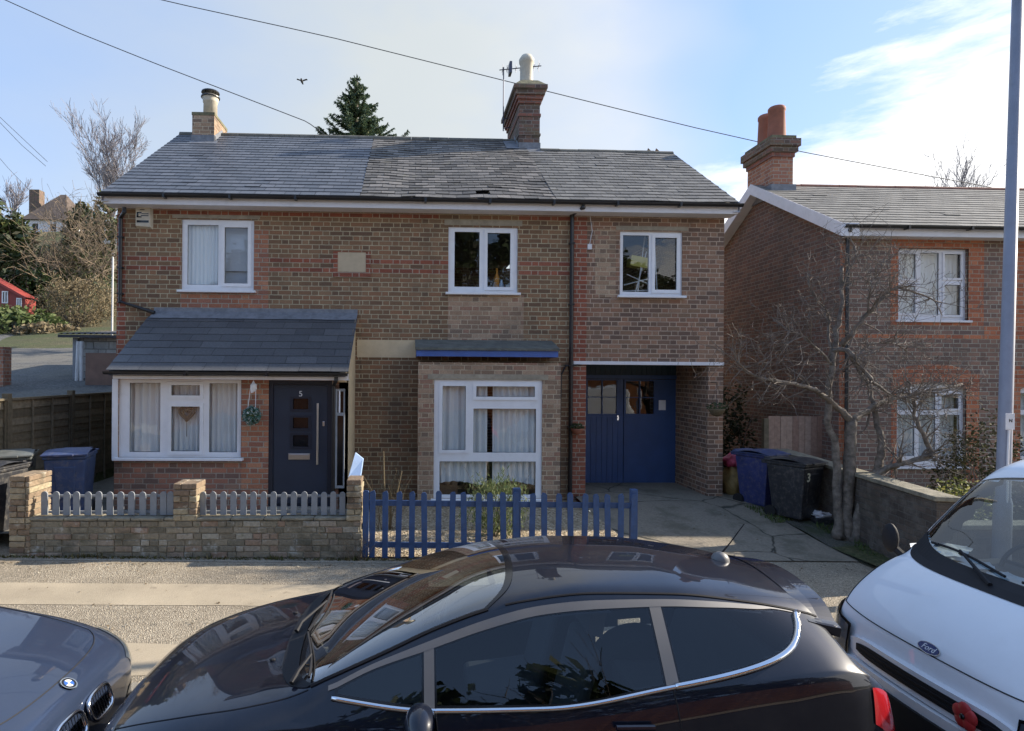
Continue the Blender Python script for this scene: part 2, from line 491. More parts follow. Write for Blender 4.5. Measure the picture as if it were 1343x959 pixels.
M['brick_pale'] = brick_mat('pale_brick', [(0.334, 0.225, 0.148), (0.387, 0.262, 0.177), (0.267, 0.181, 0.124), (0.413, 0.293, 0.201), (0.320, 0.188, 0.131), (0.228, 0.162, 0.118)], (0.573, 0.462, 0.331))
M['brick_red'] = brick_mat('red_brick', BR_RED, (0.50, 0.41, 0.32), stain=0.3)
M['brick_orange'] = brick_mat('orange_brick', [(0.402, 0.179, 0.105), (0.335, 0.144, 0.086), (0.458, 0.221, 0.130), (0.369, 0.167, 0.111), (0.302, 0.138, 0.093)], (0.464, 0.414, 0.332), stain=0.15)
M['brick_surround'] = brick_mat('orange_red_brick', [(0.46, 0.165, 0.085), (0.40, 0.135, 0.07), (0.52, 0.20, 0.105), (0.36, 0.13, 0.075)], (0.50, 0.38, 0.28), stain=0.15)
M['brick_porch'] = brick_mat('porch_brick', [(0.336, 0.161, 0.112), (0.238, 0.140, 0.109), (0.294, 0.182, 0.133), (0.406, 0.189, 0.126), (0.196, 0.123, 0.101)], (0.46, 0.39, 0.32))
M['brick_neigh'] = brick_mat('neighbour_brick', [(0.268, 0.162, 0.123), (0.213, 0.135, 0.107), (0.315, 0.190, 0.139), (0.244, 0.157, 0.123), (0.182, 0.123, 0.103)], (0.493, 0.451, 0.367))
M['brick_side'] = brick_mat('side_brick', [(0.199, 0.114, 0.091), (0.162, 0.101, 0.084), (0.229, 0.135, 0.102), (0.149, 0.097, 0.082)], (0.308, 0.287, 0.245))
M['brick_dark'] = brick_mat('chimney_brick', [(0.150, 0.094, 0.075), (0.117, 0.078, 0.068), (0.182, 0.111, 0.085), (0.208, 0.117, 0.091)], (0.312, 0.273, 0.234), stain=0.5, lichen=((0.156, 0.156, 0.078), 0.35))
M['brick_chred'] = brick_mat('chimney_red_brick', [(0.273, 0.111, 0.081), (0.221, 0.098, 0.075), (0.312, 0.130, 0.091)], (0.260, 0.208, 0.182), stain=0.5)
M['upvc'] = plain('white_upvc', (0.80, 0.81, 0.83), 0.35, var=0.03, dirt=0.08)
M['trim_white'] = plain('white_fascia', (0.74, 0.73, 0.75), 0.5, var=0.05, dirt=0.18, dirtcol=(0.35, 0.33, 0.30))
M['sill_stone'] = plain('painted_sill', (0.62, 0.62, 0.60), 0.7, var=0.1, dirt=0.3)
M['lintel'] = plain('concrete_lintel', (0.33, 0.29, 0.22), 0.9, var=0.2, scale=6, bmp=0.004, dirt=0.3)
M['cream'] = plain('cream_render', (0.62, 0.50, 0.32), 0.85, var=0.1, scale=4, bmp=0.003, dirt=0.15, dirtcol=(0.35, 0.28, 0.17))
M['plaque'] = plain('stone_plaque', (0.50, 0.41, 0.28), 0.85, var=0.08, scale=8, bmp=0.002)
M['black_pvc'] = plain('black_gutter', (0.018, 0.018, 0.02), 0.35, var=0.2, rvar=0.1)
M['black_rubber'] = plain('black_rubber', (0.012, 0.012, 0.013), 0.6)
M['navy'] = plain('navy_door_paint', (0.022, 0.032, 0.055), 0.45, var=0.08)
M['navy_trim'] = plain('navy_panel_trim', (0.014, 0.02, 0.035), 0.4)
M['blue_paint'] = plain('blue_paint', (0.032, 0.075, 0.185), 0.6, var=0.3, scale=7, dirt=0.55, dirtcol=(0.06, 0.075, 0.11), rvar=0.1, bmp=0.002)
M['blue_door'] = plain('blue_garage_paint', (0.034, 0.078, 0.205), 0.4, var=0.1, dirt=0.2, dirtcol=(0.035, 0.05, 0.12), rvar=0.08)
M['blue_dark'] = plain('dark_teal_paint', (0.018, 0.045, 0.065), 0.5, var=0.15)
M['blue_fascia'] = plain('blue_fascia', (0.06, 0.12, 0.36), 0.5, var=0.15, dirt=0.2)
M['steel'] = plain('brushed_steel', (0.62, 0.62, 0.62), 0.28, metal=1.0, var=0.05)
M['chrome'] = plain('chrome', (0.75, 0.76, 0.78), 0.12, metal=1.0, var=0.02)
M['lead'] = plain('lead_flashing', (0.17, 0.18, 0.20), 0.6, metal=0.0, var=0.25, scale=7, bmp=0.003, bscale=20, dirt=0.3, dirtcol=(0.35, 0.36, 0.37))
M['slate_new'] = island_mat('new_slate', [(0.0, (0.078, 0.089, 0.108)), (0.5, (0.101, 0.112, 0.132)), (1.0, (0.128, 0.138, 0.159))], 0.5, 0.5, 0.002, [(1.3, 0.45, 0.8, 0.35, (0.068, 0.074, 0.084))])
M['slate_old'] = island_mat('old_slate', [(0.0, (0.075, 0.072, 0.068)), (0.35, (0.124, 0.117, 0.108)), (0.7, (0.163, 0.152, 0.139)), (1.0, (0.215, 0.198, 0.179))], 0.65, 0.4, 0.004, [(1.1, 0.5, 0.7, 0.6, (0.058, 0.056, 0.053)), (3.5, 0.55, 0.72, 0.45, (0.182, 0.169, 0.117))])
M['slate_ext'] = island_mat('grey_slate', [(0.0, (0.110, 0.107, 0.100)), (0.5, (0.150, 0.145, 0.134)), (1.0, (0.188, 0.181, 0.165))], 0.65, 0.4, 0.004, [(1.2, 0.5, 0.75, 0.5, (0.069, 0.066, 0.062)), (4, 0.55, 0.75, 0.35, (0.213, 0.200, 0.138))])
M['slate_porch'] = island_mat('porch_slate', [(0.0, (0.072, 0.074, 0.079)), (0.5, (0.088, 0.090, 0.095)), (1.0, (0.106, 0.108, 0.113))], 0.55, 0.4, 0.002, [(2.5, 0.6, 0.8, 0.3, (0.144, 0.144, 0.132))])
M['slate_neigh'] = island_mat('neighbour_slate', [(0.0, (0.150, 0.144, 0.131)), (0.5, (0.188, 0.181, 0.163)), (1.0, (0.231, 0.219, 0.194))], 0.75, 0.3, 0.003, [(2.0, 0.5, 0.8, 0.3, (0.112, 0.106, 0.094))])
M['felt'] = plain('roofing_felt', (0.05, 0.05, 0.052), 0.85, var=0.2, bmp=0.003)
M['ridge_tile'] = plain('ridge_tile', (0.13, 0.125, 0.105), 0.8, var=0.3, scale=5, bmp=0.004, dirt=0.3)
M['ridge_red'] = plain('red_ridge_tile', (0.22, 0.10, 0.07), 0.85, var=0.25, scale=5, bmp=0.004, dirt=0.3)
M['pot_cream'] = plain('cream_chimney_pot', (0.55, 0.50, 0.40), 0.7, var=0.12, dirt=0.3, dirtcol=(0.25, 0.22, 0.18))
M['pot_red'] = plain('terracotta_pot', (0.30, 0.115, 0.07), 0.8, var=0.2, dirt=0.35, dirtcol=(0.12, 0.07, 0.05))
M['mortar_cap'] = plain('mossy_mortar', (0.16, 0.15, 0.09), 0.95, var=0.35, scale=9, bmp=0.01, bscale=25)
M['wood_grey'] = plain('grey_painted_wood', (0.25, 0.265, 0.28), 0.75, var=0.12, scale=5, bmp=0.001, dirt=0.25)
M['wood_fence'] = island_mat('weathered_fence_wood', [(0, (0.13, 0.105, 0.07)), (0.5, (0.185, 0.15, 0.10)), (1, (0.24, 0.20, 0.14))], 0.85, 0.2, 0.004, [(2.5, 0.45, 0.7, 0.5, (0.075, 0.07, 0.045))], grain=14)
M['wood_red'] = island_mat('reddish_fence_wood', [(0, (0.28, 0.17, 0.13)), (0.5, (0.36, 0.24, 0.18)), (1, (0.42, 0.30, 0.23))], 0.85, 0.2, 0.003, grain=12)
M['wood_brown'] = island_mat('brown_fence_wood', [(0, (0.22, 0.085, 0.035)), (0.5, (0.27, 0.11, 0.045)), (1, (0.33, 0.14, 0.06))], 0.8, 0.2, 0.003, grain=12)
M['curtain'] = None
def cloth(name, col, tr=0.35):
    m, nt, b = mat_new(name)
    d = nt.nodes.new('ShaderNodeBsdfDiffuse'); d.inputs[0].default_value = col + (1,)
    t = nt.nodes.new('ShaderNodeBsdfTranslucent'); t.inputs[0].default_value = col + (1,)
    mx = nt.nodes.new('ShaderNodeMixShader'); mx.inputs[0].default_value = tr
    nt.links.new(d.outputs[0], mx.inputs[1]); nt.links.new(t.outputs[0], mx.inputs[2])
    nt.links.new(mx.outputs[0], nt.nodes['Material Output'].inputs[0])
    return m
M['curtain'] = cloth('white_curtain', (0.86, 0.86, 0.86), .1)
M['net'] = cloth('net_curtain', (0.82, 0.82, 0.82), .1)
M['blind'] = cloth('pale_blind', (0.78, 0.80, 0.84), 0.2)
M['glass'] = glass_mat('window_glass', wave=0.004)
M['glass_car'] = glass_mat('tinted_car_glass', (0.42, 0.47, 0.49), refl=0.7)
M['glass_screen'] = glass_mat('windscreen_glass', (0.60, 0.68, 0.70), refl=2.6)
M['glass_van'] = glass_mat('van_windscreen_glass', (0.60, 0.68, 0.72), refl=1.3)
M['frit'] = plain('black_glass_border', (0.008, 0.008, 0.009), 0.12)
M['dark_in'] = plain('dark_interior', (0.03, 0.027, 0.025), 0.9)
M['inner_wall'] = plain('room_wall', (0.28, 0.24, 0.20), 0.9)
M['bark'] = plain('bare_bark', (0.165, 0.138, 0.115), 0.9, var=0.55, scale=11, bmp=0.014, bscale=26, dirt=0.7, dirtcol=(0.075, 0.08, 0.05))
M['bark_light'] = plain('pale_bark', (0.155, 0.128, 0.105), 0.9, var=0.3, scale=8, bmp=0.003)
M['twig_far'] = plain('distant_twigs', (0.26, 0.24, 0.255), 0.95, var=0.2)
M['twig_brown'] = plain('brown_twigs', (0.19, 0.145, 0.10), 0.95, var=0.3)

# ================================================================== GROUND
def zg(x):                       # the street falls gently to the right
    return -0.012 * x
def sstep(a, b, x):
    t = min(1, max(0, (x - a) / (b - a)))
    return t * t * (3 - 2 * t)
def hill(x, y):
    pts = [(11, 0.25), (12.5, 1.55), (14, 1.95), (20, 2.75), (30, 4.1), (38, 5.4), (50, 10.0), (62, 16.0), (80, 20.0), (140, 23.0), (600, 24.0)]
    if y <= pts[0][0]: h = pts[0][1]
    elif y >= pts[-1][0]: h = pts[-1][1]
    else:
        for (a, b), (c, d) in zip(pts, pts[1:]):
            if a <= y <= c:
                t = (y - a) / (c - a); h = b + (d - b) * t; break
    left = 1 - sstep(-6.55, -6.2, x)
    back = sstep(24, 60, y) * (1 - 0.75 * sstep(-10, 25, x))
    k = max(left, back)
    base = 0.05 if y < 30 else 0.0
    return base * (1 - k) + h * k

def speckle_mat(name, base, lo, hi, scale=140, rough=0.92, bmp=0.006, patches=()):
    m, nt, b = mat_new(name)
    tc = nt.nodes.new('ShaderNodeTexCoord')
    v = nt.nodes.new('ShaderNodeTexVoronoi'); v.inputs['Scale'].default_value = scale
    nt.links.new(tc.outputs['Object'], v.inputs['Vector'])
    sep = nt.nodes.new('ShaderNodeSeparateColor'); nt.links.new(v.outputs['Color'], sep.inputs[0])
    c = ramp(nt, sep.outputs[0], [(0.0, lo), (0.45, base), (0.8, base), (1.0, hi)])
    g = nz(nt, 1.1, 8, 0.6)
    c = mixc(nt, 1.0, c, ramp(nt, g, [(0.25, (0.78, 0.78, 0.78)), (0.75, (1.15, 1.15, 1.15))]), 'MULTIPLY')
    for (sc, a, z, amt, col) in patches:
        c = mixc(nt, mth(nt, 'MULTIPLY', ramp_f(nt, nz(nt, sc, 8, 0.65), a, z), amt), c, col)
    nt.links.new(c, b.inputs['Base Color'])
    b.inputs['Roughness'].default_value = rough
    b.inputs['Specular IOR Level'].default_value = 0.25
    bump(nt, b, mth(nt, 'ADD', v.outputs['Distance'], mth(nt, 'MULTIPLY', nz(nt, 30, 6), 0.5)), bmp)
    return m
M['aggregate'] = speckle_mat('aggregate_pavement', (0.34, 0.29, 0.215), (0.19, 0.15, 0.10), (0.56, 0.48, 0.36), 88, bmp=0.010, patches=((2.0, 0.52, 0.8, 0.5, (0.17, 0.14, 0.095)), (0.7, .5, .7, .35, (0.24, 0.21, 0.16)), (7, .62, .7, .6, (0.10, .09, .07))))
M['strip'] = speckle_mat('smooth_patch', (0.42, 0.35, 0.25), (0.36, 0.30, 0.21), (0.47, 0.40, 0.29), 260, bmp=0.002, patches=((1.6, 0.5, 0.75, 0.45, (0.25, 0.205, 0.145)), (6, .62, .72, .5, (0.17, .14, .10))))
M['asphalt'] = speckle_mat('asphalt', (0.058, 0.056, 0.052), (0.03, 0.03, 0.03), (0.12, 0.115, 0.105), 120, patches=((1.3, 0.5, 0.8, 0.3, (0.09, 0.085, 0.075)),))
M['kerb'] = speckle_mat('kerb_stone', (0.30, 0.27, 0.22), (0.2, 0.18, 0.14), (0.4, 0.37, 0.3), 160, bmp=0.003)
M['driveway'] = speckle_mat('concrete_drive', (0.19, 0.175, 0.15), (0.13, 0.12, 0.10), (0.25, 0.235, 0.20), 110, bmp=0.003, patches=((1.4, 0.48, 0.66, 0.55, (0.085, 0.09, 0.06)), (6, 0.6, 0.72, 0.5, (0.06, 0.06, 0.045))))
M['drive_dark'] = speckle_mat('mossy_drive', (0.115, 0.11, 0.09), (0.06, 0.06, 0.045), (0.19, 0.18, 0.14), 90, bmp=0.006, patches=((2.4, 0.46, 0.62, 0.6, (0.06, 0.075, 0.03)),))
M['gravel'] = speckle_mat('gravel', (0.40, 0.32, 0.21), (0.14, 0.10, 0.06), (0.68, 0.60, 0.46), 38, bmp=0.02)
M['soil'] = speckle_mat('soil_ground', (0.11, 0.10, 0.055), (0.06, 0.055, 0.03), (0.18, 0.16, 0.09), 20, bmp=0.02, patches=((0.25, 0.42, 0.6, 0.7, (0.065, 0.085, 0.03)),))

def grid_sheet(name, xs, ys, zf, mat, kind='structure'):
    mb = MB()
    nx = len(xs)
    for y in ys:
        for x in xs: mb.v.append((x, y, zf(x, y)))
    for j in range(len(ys) - 1):
        for i in range(nx - 1):
            a = j * nx + i
            mb.f.append((a, a + 1, a + nx + 1, a + nx)); mb.m.append(0)
    o = mb.build(name, mat, smooth=True)
    o['kind'] = kind
    return o
def frange(a, b, n): return [a + (b - a) * i / n for i in range(n + 1)]

xs = frange(-400, -40, 18)[:-1] + frange(-40, -7, 44)[:-1] + [-7, -6.8, -6.6, -6.5, -6.4, -6.3, -6.2, -6.0] + frange(-5, 30, 14) + frange(40, 400, 9)
ys = [11.0, 11.6, 12.1, 12.5, 13, 14] + frange(15, 90, 60) + frange(100, 600, 14)
grid_sheet('hillside', xs, ys, lambda x, y: hill(x, y) - 0.02 + (0.5 * noise.noise(Vector((x * .1, y * .1, 0))) if y > 24 else 0), M['soil'])
# road, kerb and pavement
KY = 4.78
def strip_z(dz): return lambda x, y: zg(x) + dz
XS = frange(-60, 60, 60)
grid_sheet('road', XS, [-3.6, KY], strip_z(-0.055), M['asphalt'])
grid_sheet('pavement', XS, [KY + 0.14, 8.25, 11.1], strip_z(0.0), M['aggregate'])
mb = MB()
for a, b in zip(frange(-60, 60, 131), frange(-60, 60, 131)[1:]):
    z = zg(a)
    mb.obox(((a + b) / 2, KY + 0.07, z - 0.10), ((b - a) / 2 - 0.004, 0, -0.0055), (0, 0.07, 0), (0, 0, 0.105))
o = mb.build('kerb', M['kerb'], bevel=0.012); o['kind'] = 'structure'
# smooth reinstatement strips that run along the pavement
def wavy_strip(name, y0, y1, x0, x1, dz, amp=0.03, seed=0):
    mb = MB()
    X = frange(x0, x1, 120)
    for i in range(len(X) - 1):
        a, b = X[i], X[i + 1]
        n0 = lambda x, k: amp * noise.noise(Vector((x * 1.7, k + seed, 0)))
        mb.quad((a, y0 + n0(a, 0), zg(a) + dz), (b, y0 + n0(b, 0), zg(b) + dz), (b, y1 + n0(b, 5), zg(b) + dz), (a, y1 + n0(a, 5), zg(a) + dz))
    o = mb.build(name, M['strip']); o['kind'] = 'structure'
wavy_strip('pavement_strip', 6.53, 7.18, -30, 3.2, 0.004)
wavy_strip('pavement_strip', 5.02, 5.62, -30, 3.2, 0.004, 0.04, 3)
grid_sheet('opposite_pavement', XS, [-6.0, -3.6], strip_z(0.03), M['strip'])
grid_sheet('ground', [-400, -60, 60, 400], [-400, -6.0, -5.9, KY + 1], lambda x, y: -0.9 if abs(x) > 100 else (-0.0 if y < -5.95 else -0.9), M['soil'])
grid_sheet('ground_right', [6.2, 12, 400], [7.9, 11.0, 40, 600], lambda x, y: -0.02, M['soil'])

# ------------------------------------------------------------------ shared wall line
Y0 = 11.4                       # front wall of the semi-detached pair
HXL = at(154, 300, Y0).x
HXB = at(475, 300, Y0).x        # where the two roofs meet
HXR = at(950, 300, Y0).x
BACK = 18.0
ZE = at(545, 259, 11.05).z      # slate edge over the gutter
YE = 11.05
SL = 0.6745
YR = 14.69
ZR = ZE + SL * (YR - YE)
ZW = ZE - 0.06                  # top of the front wall
def px_rect(x0, x1, y0, y1, Y):
    """photo pixel rectangle -> x0,x1,z0,z1 on plane Y"""
    a = at((x0 + x1) / 2, y1, Y); b = at((x0 + x1) / 2, y0, Y)
    return (at(x0, (y0 + y1) / 2, Y).x, at(x1, (y0 + y1) / 2, Y).x, a.z, b.z)

def curtain_sheet(mb, x0, x1, z0, z1, y, folds=7, amp=0.025, seed=0, hem=0.0):
    n = max(12, int((x1 - x0) * 60))
    rows = 5
    b = len(mb.v)
    for j in range(rows + 1):
        t = j / rows
        for i in range(n + 1):
            u = i / n
            x = x0 + (x1 - x0) * u
            ph = folds * 2 * PI * u + 1.3 * math.sin(3.1 * u + seed)
            zz = z0 + hem * (0.5 + 0.5 * math.sin(5 * u + seed * 2)) if j == 0 else z0 + (z1 - z0) * t
            mb.v.append((x, y + amp * math.sin(ph) * (1.1 - 0.35 * t) + amp * 0.5 * noise.noise(Vector((u * 9, t * 2, seed))), zz))
    for j in range(rows):
        for i in range(n):
            a = b + j * (n + 1) + i
            mb.f.append((a, a + 1, a + n + 2, a + n + 1)); mb.m.append(0)

def make_window(parent, rect, Y, panes, name='window', sill=True, mat=None, depth=0.09, proud=-0.03, opener=0.045, bar=0.055, lip=0.09):
    """rect: outer frame x0,x1,z0,z1. panes: list of (u0,u1,v0,v1,opens) in fractions of the frame"""
    mat = mat or M['upvc']
    x0, x1, z0, z1 = rect
    W, H = x1 - x0, z1 - z0
    yf = Y - proud
    holes, glass = [], []
    fr = MB(); gl = MB(); sash = MB(); gk = MB()
    for (u0, u1, v0, v1, op) in panes:
        a, b, c, d = x0 + u0 * W, x0 + u1 * W, z0 + v0 * H, z0 + v1 * H
        holes.append((a, b, c, d))
        if op:
            e = opener
            sash.panel(a - 0.016, b + 0.016, c - 0.016, d + 0.016, yf - 0.016, yf + 0.03, [(a + e, b - e, c + e, d - e)])
            a, b, c, d = a + e, b - e, c + e, d - e
        gk.panel(a - 0.003, b + 0.003, c - 0.003, d + 0.003, yf + 0.012, yf + 0.02, [(a + .006, b - .006, c + .006, d - .006)])
        gl.quad((a - .004, yf + 0.024, c - .004), (b + .004, yf + 0.024, c - .004), (b + .004, yf + 0.024, d + .004), (a - .004, yf + 0.024, d + .004))
    fr.panel(x0, x1, z0, z1, yf, yf + depth * 0.6, holes)
    w = fr.build(name, mat, parent, bevel=0.004)
    if sash.v: sash.build('sash', mat, w, bevel=0.004)
    gk.build('gasket', M['black_rubber'], w)
    gl.build('pane', M['glass'], w)
    if sill:
        s = MB(); s.box(x0 - 0.05, x1 + 0.05, Y - lip, yf + 0.02, z0 - 0.045, z0 - 0.002)
        s.build('sill', mat, w, bevel=0.006)
    return w

def slate_slope(parent, name, mat, A, B, up, L, sw=0.25, sh=0.20, clipL=None, clipR=None, seed=1, jitter=0.006, holes=(), tmax=None, thick=0.008, sag=0.0):
    """slates laid on the plane through eave A-B, climbing along unit vector up for L metres"""
    rnd = random.Random(seed)
    A, B = Vector(A), Vector(B)
    ax = (B - A); W = ax.length; ax.normalize()
    up = Vector(up).normalized()
    nrm = ax.cross(up).normalized()
    if nrm.z < 0: nrm = -nrm
    mb = MB()
    rows = int(math.ceil(L / sh))
    def sagf(s, t):
        return sag * (noise.noise(Vector((s * 0.45, t * 0.5, seed))) + 0.5 * noise.noise(Vector((s * 1.4, t * 1.2, seed + 4)))) if sag else 0
    for r in range(rows):
        t0 = r * sh; t1 = min(L, t0 + sh * 1.04)
        Lm = tmax(0) if tmax else L
        off = (0.5 * sw if r % 2 else 0) + rnd.uniform(-.008, .008)
        n = int(W / sw) + 2
        for i in range(-1, n):
            s0 = i * sw + off; s1 = s0 + sw - 0.004 - rnd.uniform(0, 0.004)
            cl = (clipL(t0) if clipL else 0.0); cr = (clipR(t0) if clipR else W)
            s0, s1 = max(s0, cl), min(s1, cr)
            if s1 - s0 < 0.03: continue
            sm = (s0 + s1) / 2
            if tmax and t0 > tmax(sm): continue
            te = min(t1, tmax(sm)) if tmax else t1
            if te - t0 < 0.02: continue
            if any(h[0] < sm < h[1] and h[2] < t0 + sh / 2 < h[3] for h in holes): continue
            dl = rnd.uniform(-jitter, jitter) * 1.5
            sk = rnd.uniform(-jitter, jitter)
            lift = thick + rnd.uniform(0, jitter * 0.6) + (rnd.uniform(0.004, 0.012) if rnd.random() < jitter * 6 else 0)
            p = lambda s, t, h: A + ax * s + up * t + nrm * (h + sagf(s, t))
            a, b = p(s0, t0 + dl, lift + thick), p(s1, t0 + dl + sk, lift + thick * 1.0)
            c, d = p(s1, te, 0.004), p(s0, te, 0.004)
            a2, b2 = p(s0, t0 + dl, lift * 0.2), p(s1, t0 + dl + sk, lift * 0.2)
            k = len(mb.v)
            mb.v += [tuple(q) for q in (a, b, c, d, a2, b2)]
            mb.f += [(k, k + 1, k + 2, k + 3), (k + 4, k + 5, k + 1, k)]; mb.m += [0, 0]
    # sheet below the slates
    o = mb.build(name, [mat], parent)
    return o

def prism_roof(mb, x0, x1, ye, ze, yr, zr_, yb, drop=0.03, m=0):
    """solid body under the slates, gabled, ridge along x"""
    a = [(x0, ye, ze - drop), (x0, yr, zr_ - drop), (x0, yb, ze - drop)]
    b = [(x1, ye, ze - drop), (x1, yr, zr_ - drop), (x1, yb, ze - drop)]
    mb.poly(a, m); mb.poly(b[::-1], m)
    mb.quad(a[0], b[0], b[1], a[1], m); mb.quad(a[1], b[1], b[2], a[2], m); mb.quad(a[2], b[2], b[0], a[0], m)

def bricket(mb, x0, x1, y0, y1, z0, z1): mb.box(x0, x1, y0, y1, z0, z1)

# red stretcher courses and quoins are laid flush: thin facings 3 mm proud of the wall
def facing(parent, rects, Y, mat, name='brick_facing', holes=(), proud=0.003):
    for (x0, x1, z0, z1) in rects:
        mb = MB()
        mb.panel(x0, x1, z0, z1, Y - proud, Y + 0.02, [h for h in holes])
        mb.build(name, mat, parent)
CRS = 0.0855
def snap(z): return round((z + 10) / CRS) * CRS - 10

# ================================================================== LEFT HOUSE (number 5)
PY = 10.0                                            # front wall of the porch
houseL = thing('brick_house', 'left house of the brick pair, with smooth blue-grey slates, slated porch and door number 5', 'house', (HXL, Y0, 0))
wA = px_rect(238, 333, 288, 381, Y0)                 # upper window
ZB = -0.1
PXL = at(150, 550, PY).x; PXR = at(455, 550, PY).x
porch_hole = (PXL + 0.45, PXR - 0.35, ZB, 2.3)
mb = MB()
mb.panel(HXL, HXB, ZB, ZW, Y0, Y0 + 0.22, [wA, porch_hole])
mb.panel(Y0 + 0.22, BACK, ZB, ZW, HXL, HXL + 0.22, axis='x')
mb.panel(HXL, HXB, ZB, ZW, BACK, BACK + 0.22)
# gable triangle left
mb.poly([(HXL, Y0, ZW), (HXL, YR, ZR - 0.1), (HXL, BACK, ZW)]); mb.poly([(HXL + .2, BACK, ZW), (HXL + .2, YR, ZR - 0.1), (HXL + .2, Y0, ZW)])
mb.build('wall', M['brick'], houseL)
mb = MB(); mb.box(HXL + 0.25, HXB, Y0 + 0.25, BACK, 3.0, 3.2)
mb.box(HXB - 0.02, HXB + 0.05, Y0 + 0.25, BACK, ZB, ZW)
mb.build('floor_and_party_wall', M['inner_wall'], houseL)
zA0, zA1 = wA[2], wA[3]
b1 = snap(at(400, 347, Y0).z); b2 = snap(at(400, 359, Y0).z)
px = lambda p: at(p, 350, Y0).x
pl = px_rect(443, 480, 331, 357, Y0)
plr = (px(437), px(486), snap(pl[2]) - CRS, snap(pl[3]) + CRS * 0.6)
facing(houseL, [(px(165), wA[0], b1, b1 + CRS), (px(165), wA[0], b2, b2 + CRS), (wA[1], plr[0], b1, b1 + CRS), (wA[1], plr[0], b2, b2 + CRS),
                (px(200), HXB, ZW - 0.06 - 2 * CRS, ZW - 0.06 - CRS)], Y0, M['brick_red'], 'red_brick_course')
facing(houseL, [(HXL - .003, px(165), ZB, b2), (HXL - .003, px(163), b2, ZW - .2)], Y0, M['brick_red'], 'red_quoin')
facing(houseL, [(px(237), px(352), snap(at(290, 411, Y0).z), wA[2] - 0.04), (wA[1] + .001, px(352), wA[2] - 0.04, snap(at(300, 300, Y0).z)), (px(200), wA[0], ZW - 0.06 - CRS * 1.0, ZW - .06)], Y0, M['brick_orange'], 'orange_brick_patch', proud=0.0045)
facing(houseL, [plr], Y0, M['brick_red'], 'plaque_surround', [(pl[0], pl[1], pl[2], pl[3])], proud=0.02)
mb = MB(); mb.box(pl[0], pl[1], Y0 - 0.012, Y0 + 0.02, pl[2], pl[3]); mb.build('plaque', M['plaque'], houseL, bevel=0.004)
mb = MB(); lr = px_rect(226, 341, 282, 287, Y0); mb.box(lr[0], lr[1], Y0 - 0.010, Y0 + 0.1, lr[2], lr[3]); mb.build('lintel', M['lintel'], houseL, bevel=0.004)
mb = MB(); mb.box(px(469), px(546), Y0 - 0.012, Y0 + 0.1, at(500, 469, Y0).z, at(500, 446, Y0).z)
cream_patch = mb
wobj = make_window(houseL, wA, Y0, [(0.075, 0.50, 0.08, 0.925, False), (0.555, 0.945, 0.07, 0.93, True)])
mb = MB(); curtain_sheet(mb, wA[0] + .04, wA[0] + 0.52 * (wA[1] - wA[0]), wA[2], wA[3], Y0 + .13, 9, 0.02, 2)
mb.build('curtain', M['curtain'], houseL, smooth=True)
mb = MB(); mb.box(wA[0] + 0.53 * (wA[1] - wA[0]), wA[1], Y0 + .22, Y0 + .225, wA[2] + 0.30 * (wA[3] - wA[2]), wA[3]); mb.box(wA[0] + 0.53 * (wA[1] - wA[0]), wA[1], Y0 + .26, Y0 + .265, wA[2], wA[2] + 0.30 * (wA[3] - wA[2]))
mb.build('window_blind', M['blind'], houseL)

# roof of the left house
mb = MB(); prism_roof(mb, HXL + 0.005, HXB, YE + 0.03, ZE, YR, ZR, 18.33)
roofL = mb.build('roof', M['felt'], houseL)
up = Vector((0, 1, SL)).normalized(); LS = (YR - YE) / up.y
slate_slope(roofL, 'slates', M['slate_new'], (HXL - 0.12, YE, ZE), (HXB, YE, ZE), up, LS - 0.02, 0.27, 0.205, seed=3, jitter=0.002)
mb = MB()
n = 13
for i in range(n):
    a = HXL - 0.11 + (HXB - HXL + 0.11) * i / n; b = HXL - 0.11 + (HXB - HXL + 0.11) * (i + 1) / n - 0.008
    mb.tube([(a, YR, ZR - 0.045), (b, YR, ZR - 0.045)], 0.095, 12)
mb.build('ridge_tiles', M['ridge_tile'], roofL, smooth=False)
# verge trim
mb = MB()
for (ya, yb_, za, zb_) in ((YE, YR, ZE, ZR), (18.33, YR, ZE, ZR)):
    mb.poly([(HXL - 0.13, ya, za + 0.0), (HXL - 0.13, yb_, zb_ + 0.0), (HXL - 0.13, yb_, zb_ - 0.16), (HXL - 0.13, ya, za - 0.16)])
    mb.poly([(HXL - 0.13, ya, za - 0.16), (HXL - 0.13, yb_, zb_ - 0.16), (HXL, yb_, zb_ - 0.16), (HXL, ya, za - 0.16)])
mb.build('verge', M['trim_white'], roofL)
def gutter_run(parent, xa, xb, y, z, r=0.055, zb=None):
    """half-round gutter with its joints"""
    zb = z if zb is None else zb
    mb = MB()
    n = 10
    for (x, zz) in ((xa, z), (xb, zb)):
        for k in range(n + 1):
            a = PI + PI * k / n
            mb.v.append((x, y + r * math.cos(a), zz + r * math.sin(a)))
        for k in range(n + 1):
            a = 2 * PI - PI * k / n
            mb.v.append((x, y + (r - .006) * math.cos(a), zz + (r - .006) * math.sin(a)))
    c = 2 * n + 2
    for k in range(c): mb.f.append((k, (k + 1) % c, c + (k + 1) % c, c + k)); mb.m.append(0)
    mb.f.append(tuple(range(c))); mb.m.append(0); mb.f.append(tuple(range(2 * c - 1, c - 1, -1))); mb.m.append(0)
    k = int(abs(xb - xa) / 1.35)
    for i in range(1, k + 1):
        x = xa + (xb - xa) * i / (k + 1); zz = z + (zb - z) * i / (k + 1)
        mb.box(x - 0.02, x + 0.02, y - r - .008, y + r + .012, zz - r - 0.012, zz + 0.006)
    return mb.build('gutter', M['black_pvc'], parent)
ZG = at(545, 263, 11.0).z
gutter_run(houseL, HXL - 0.16, HXB, YE - 0.035, ZE - 0.03)
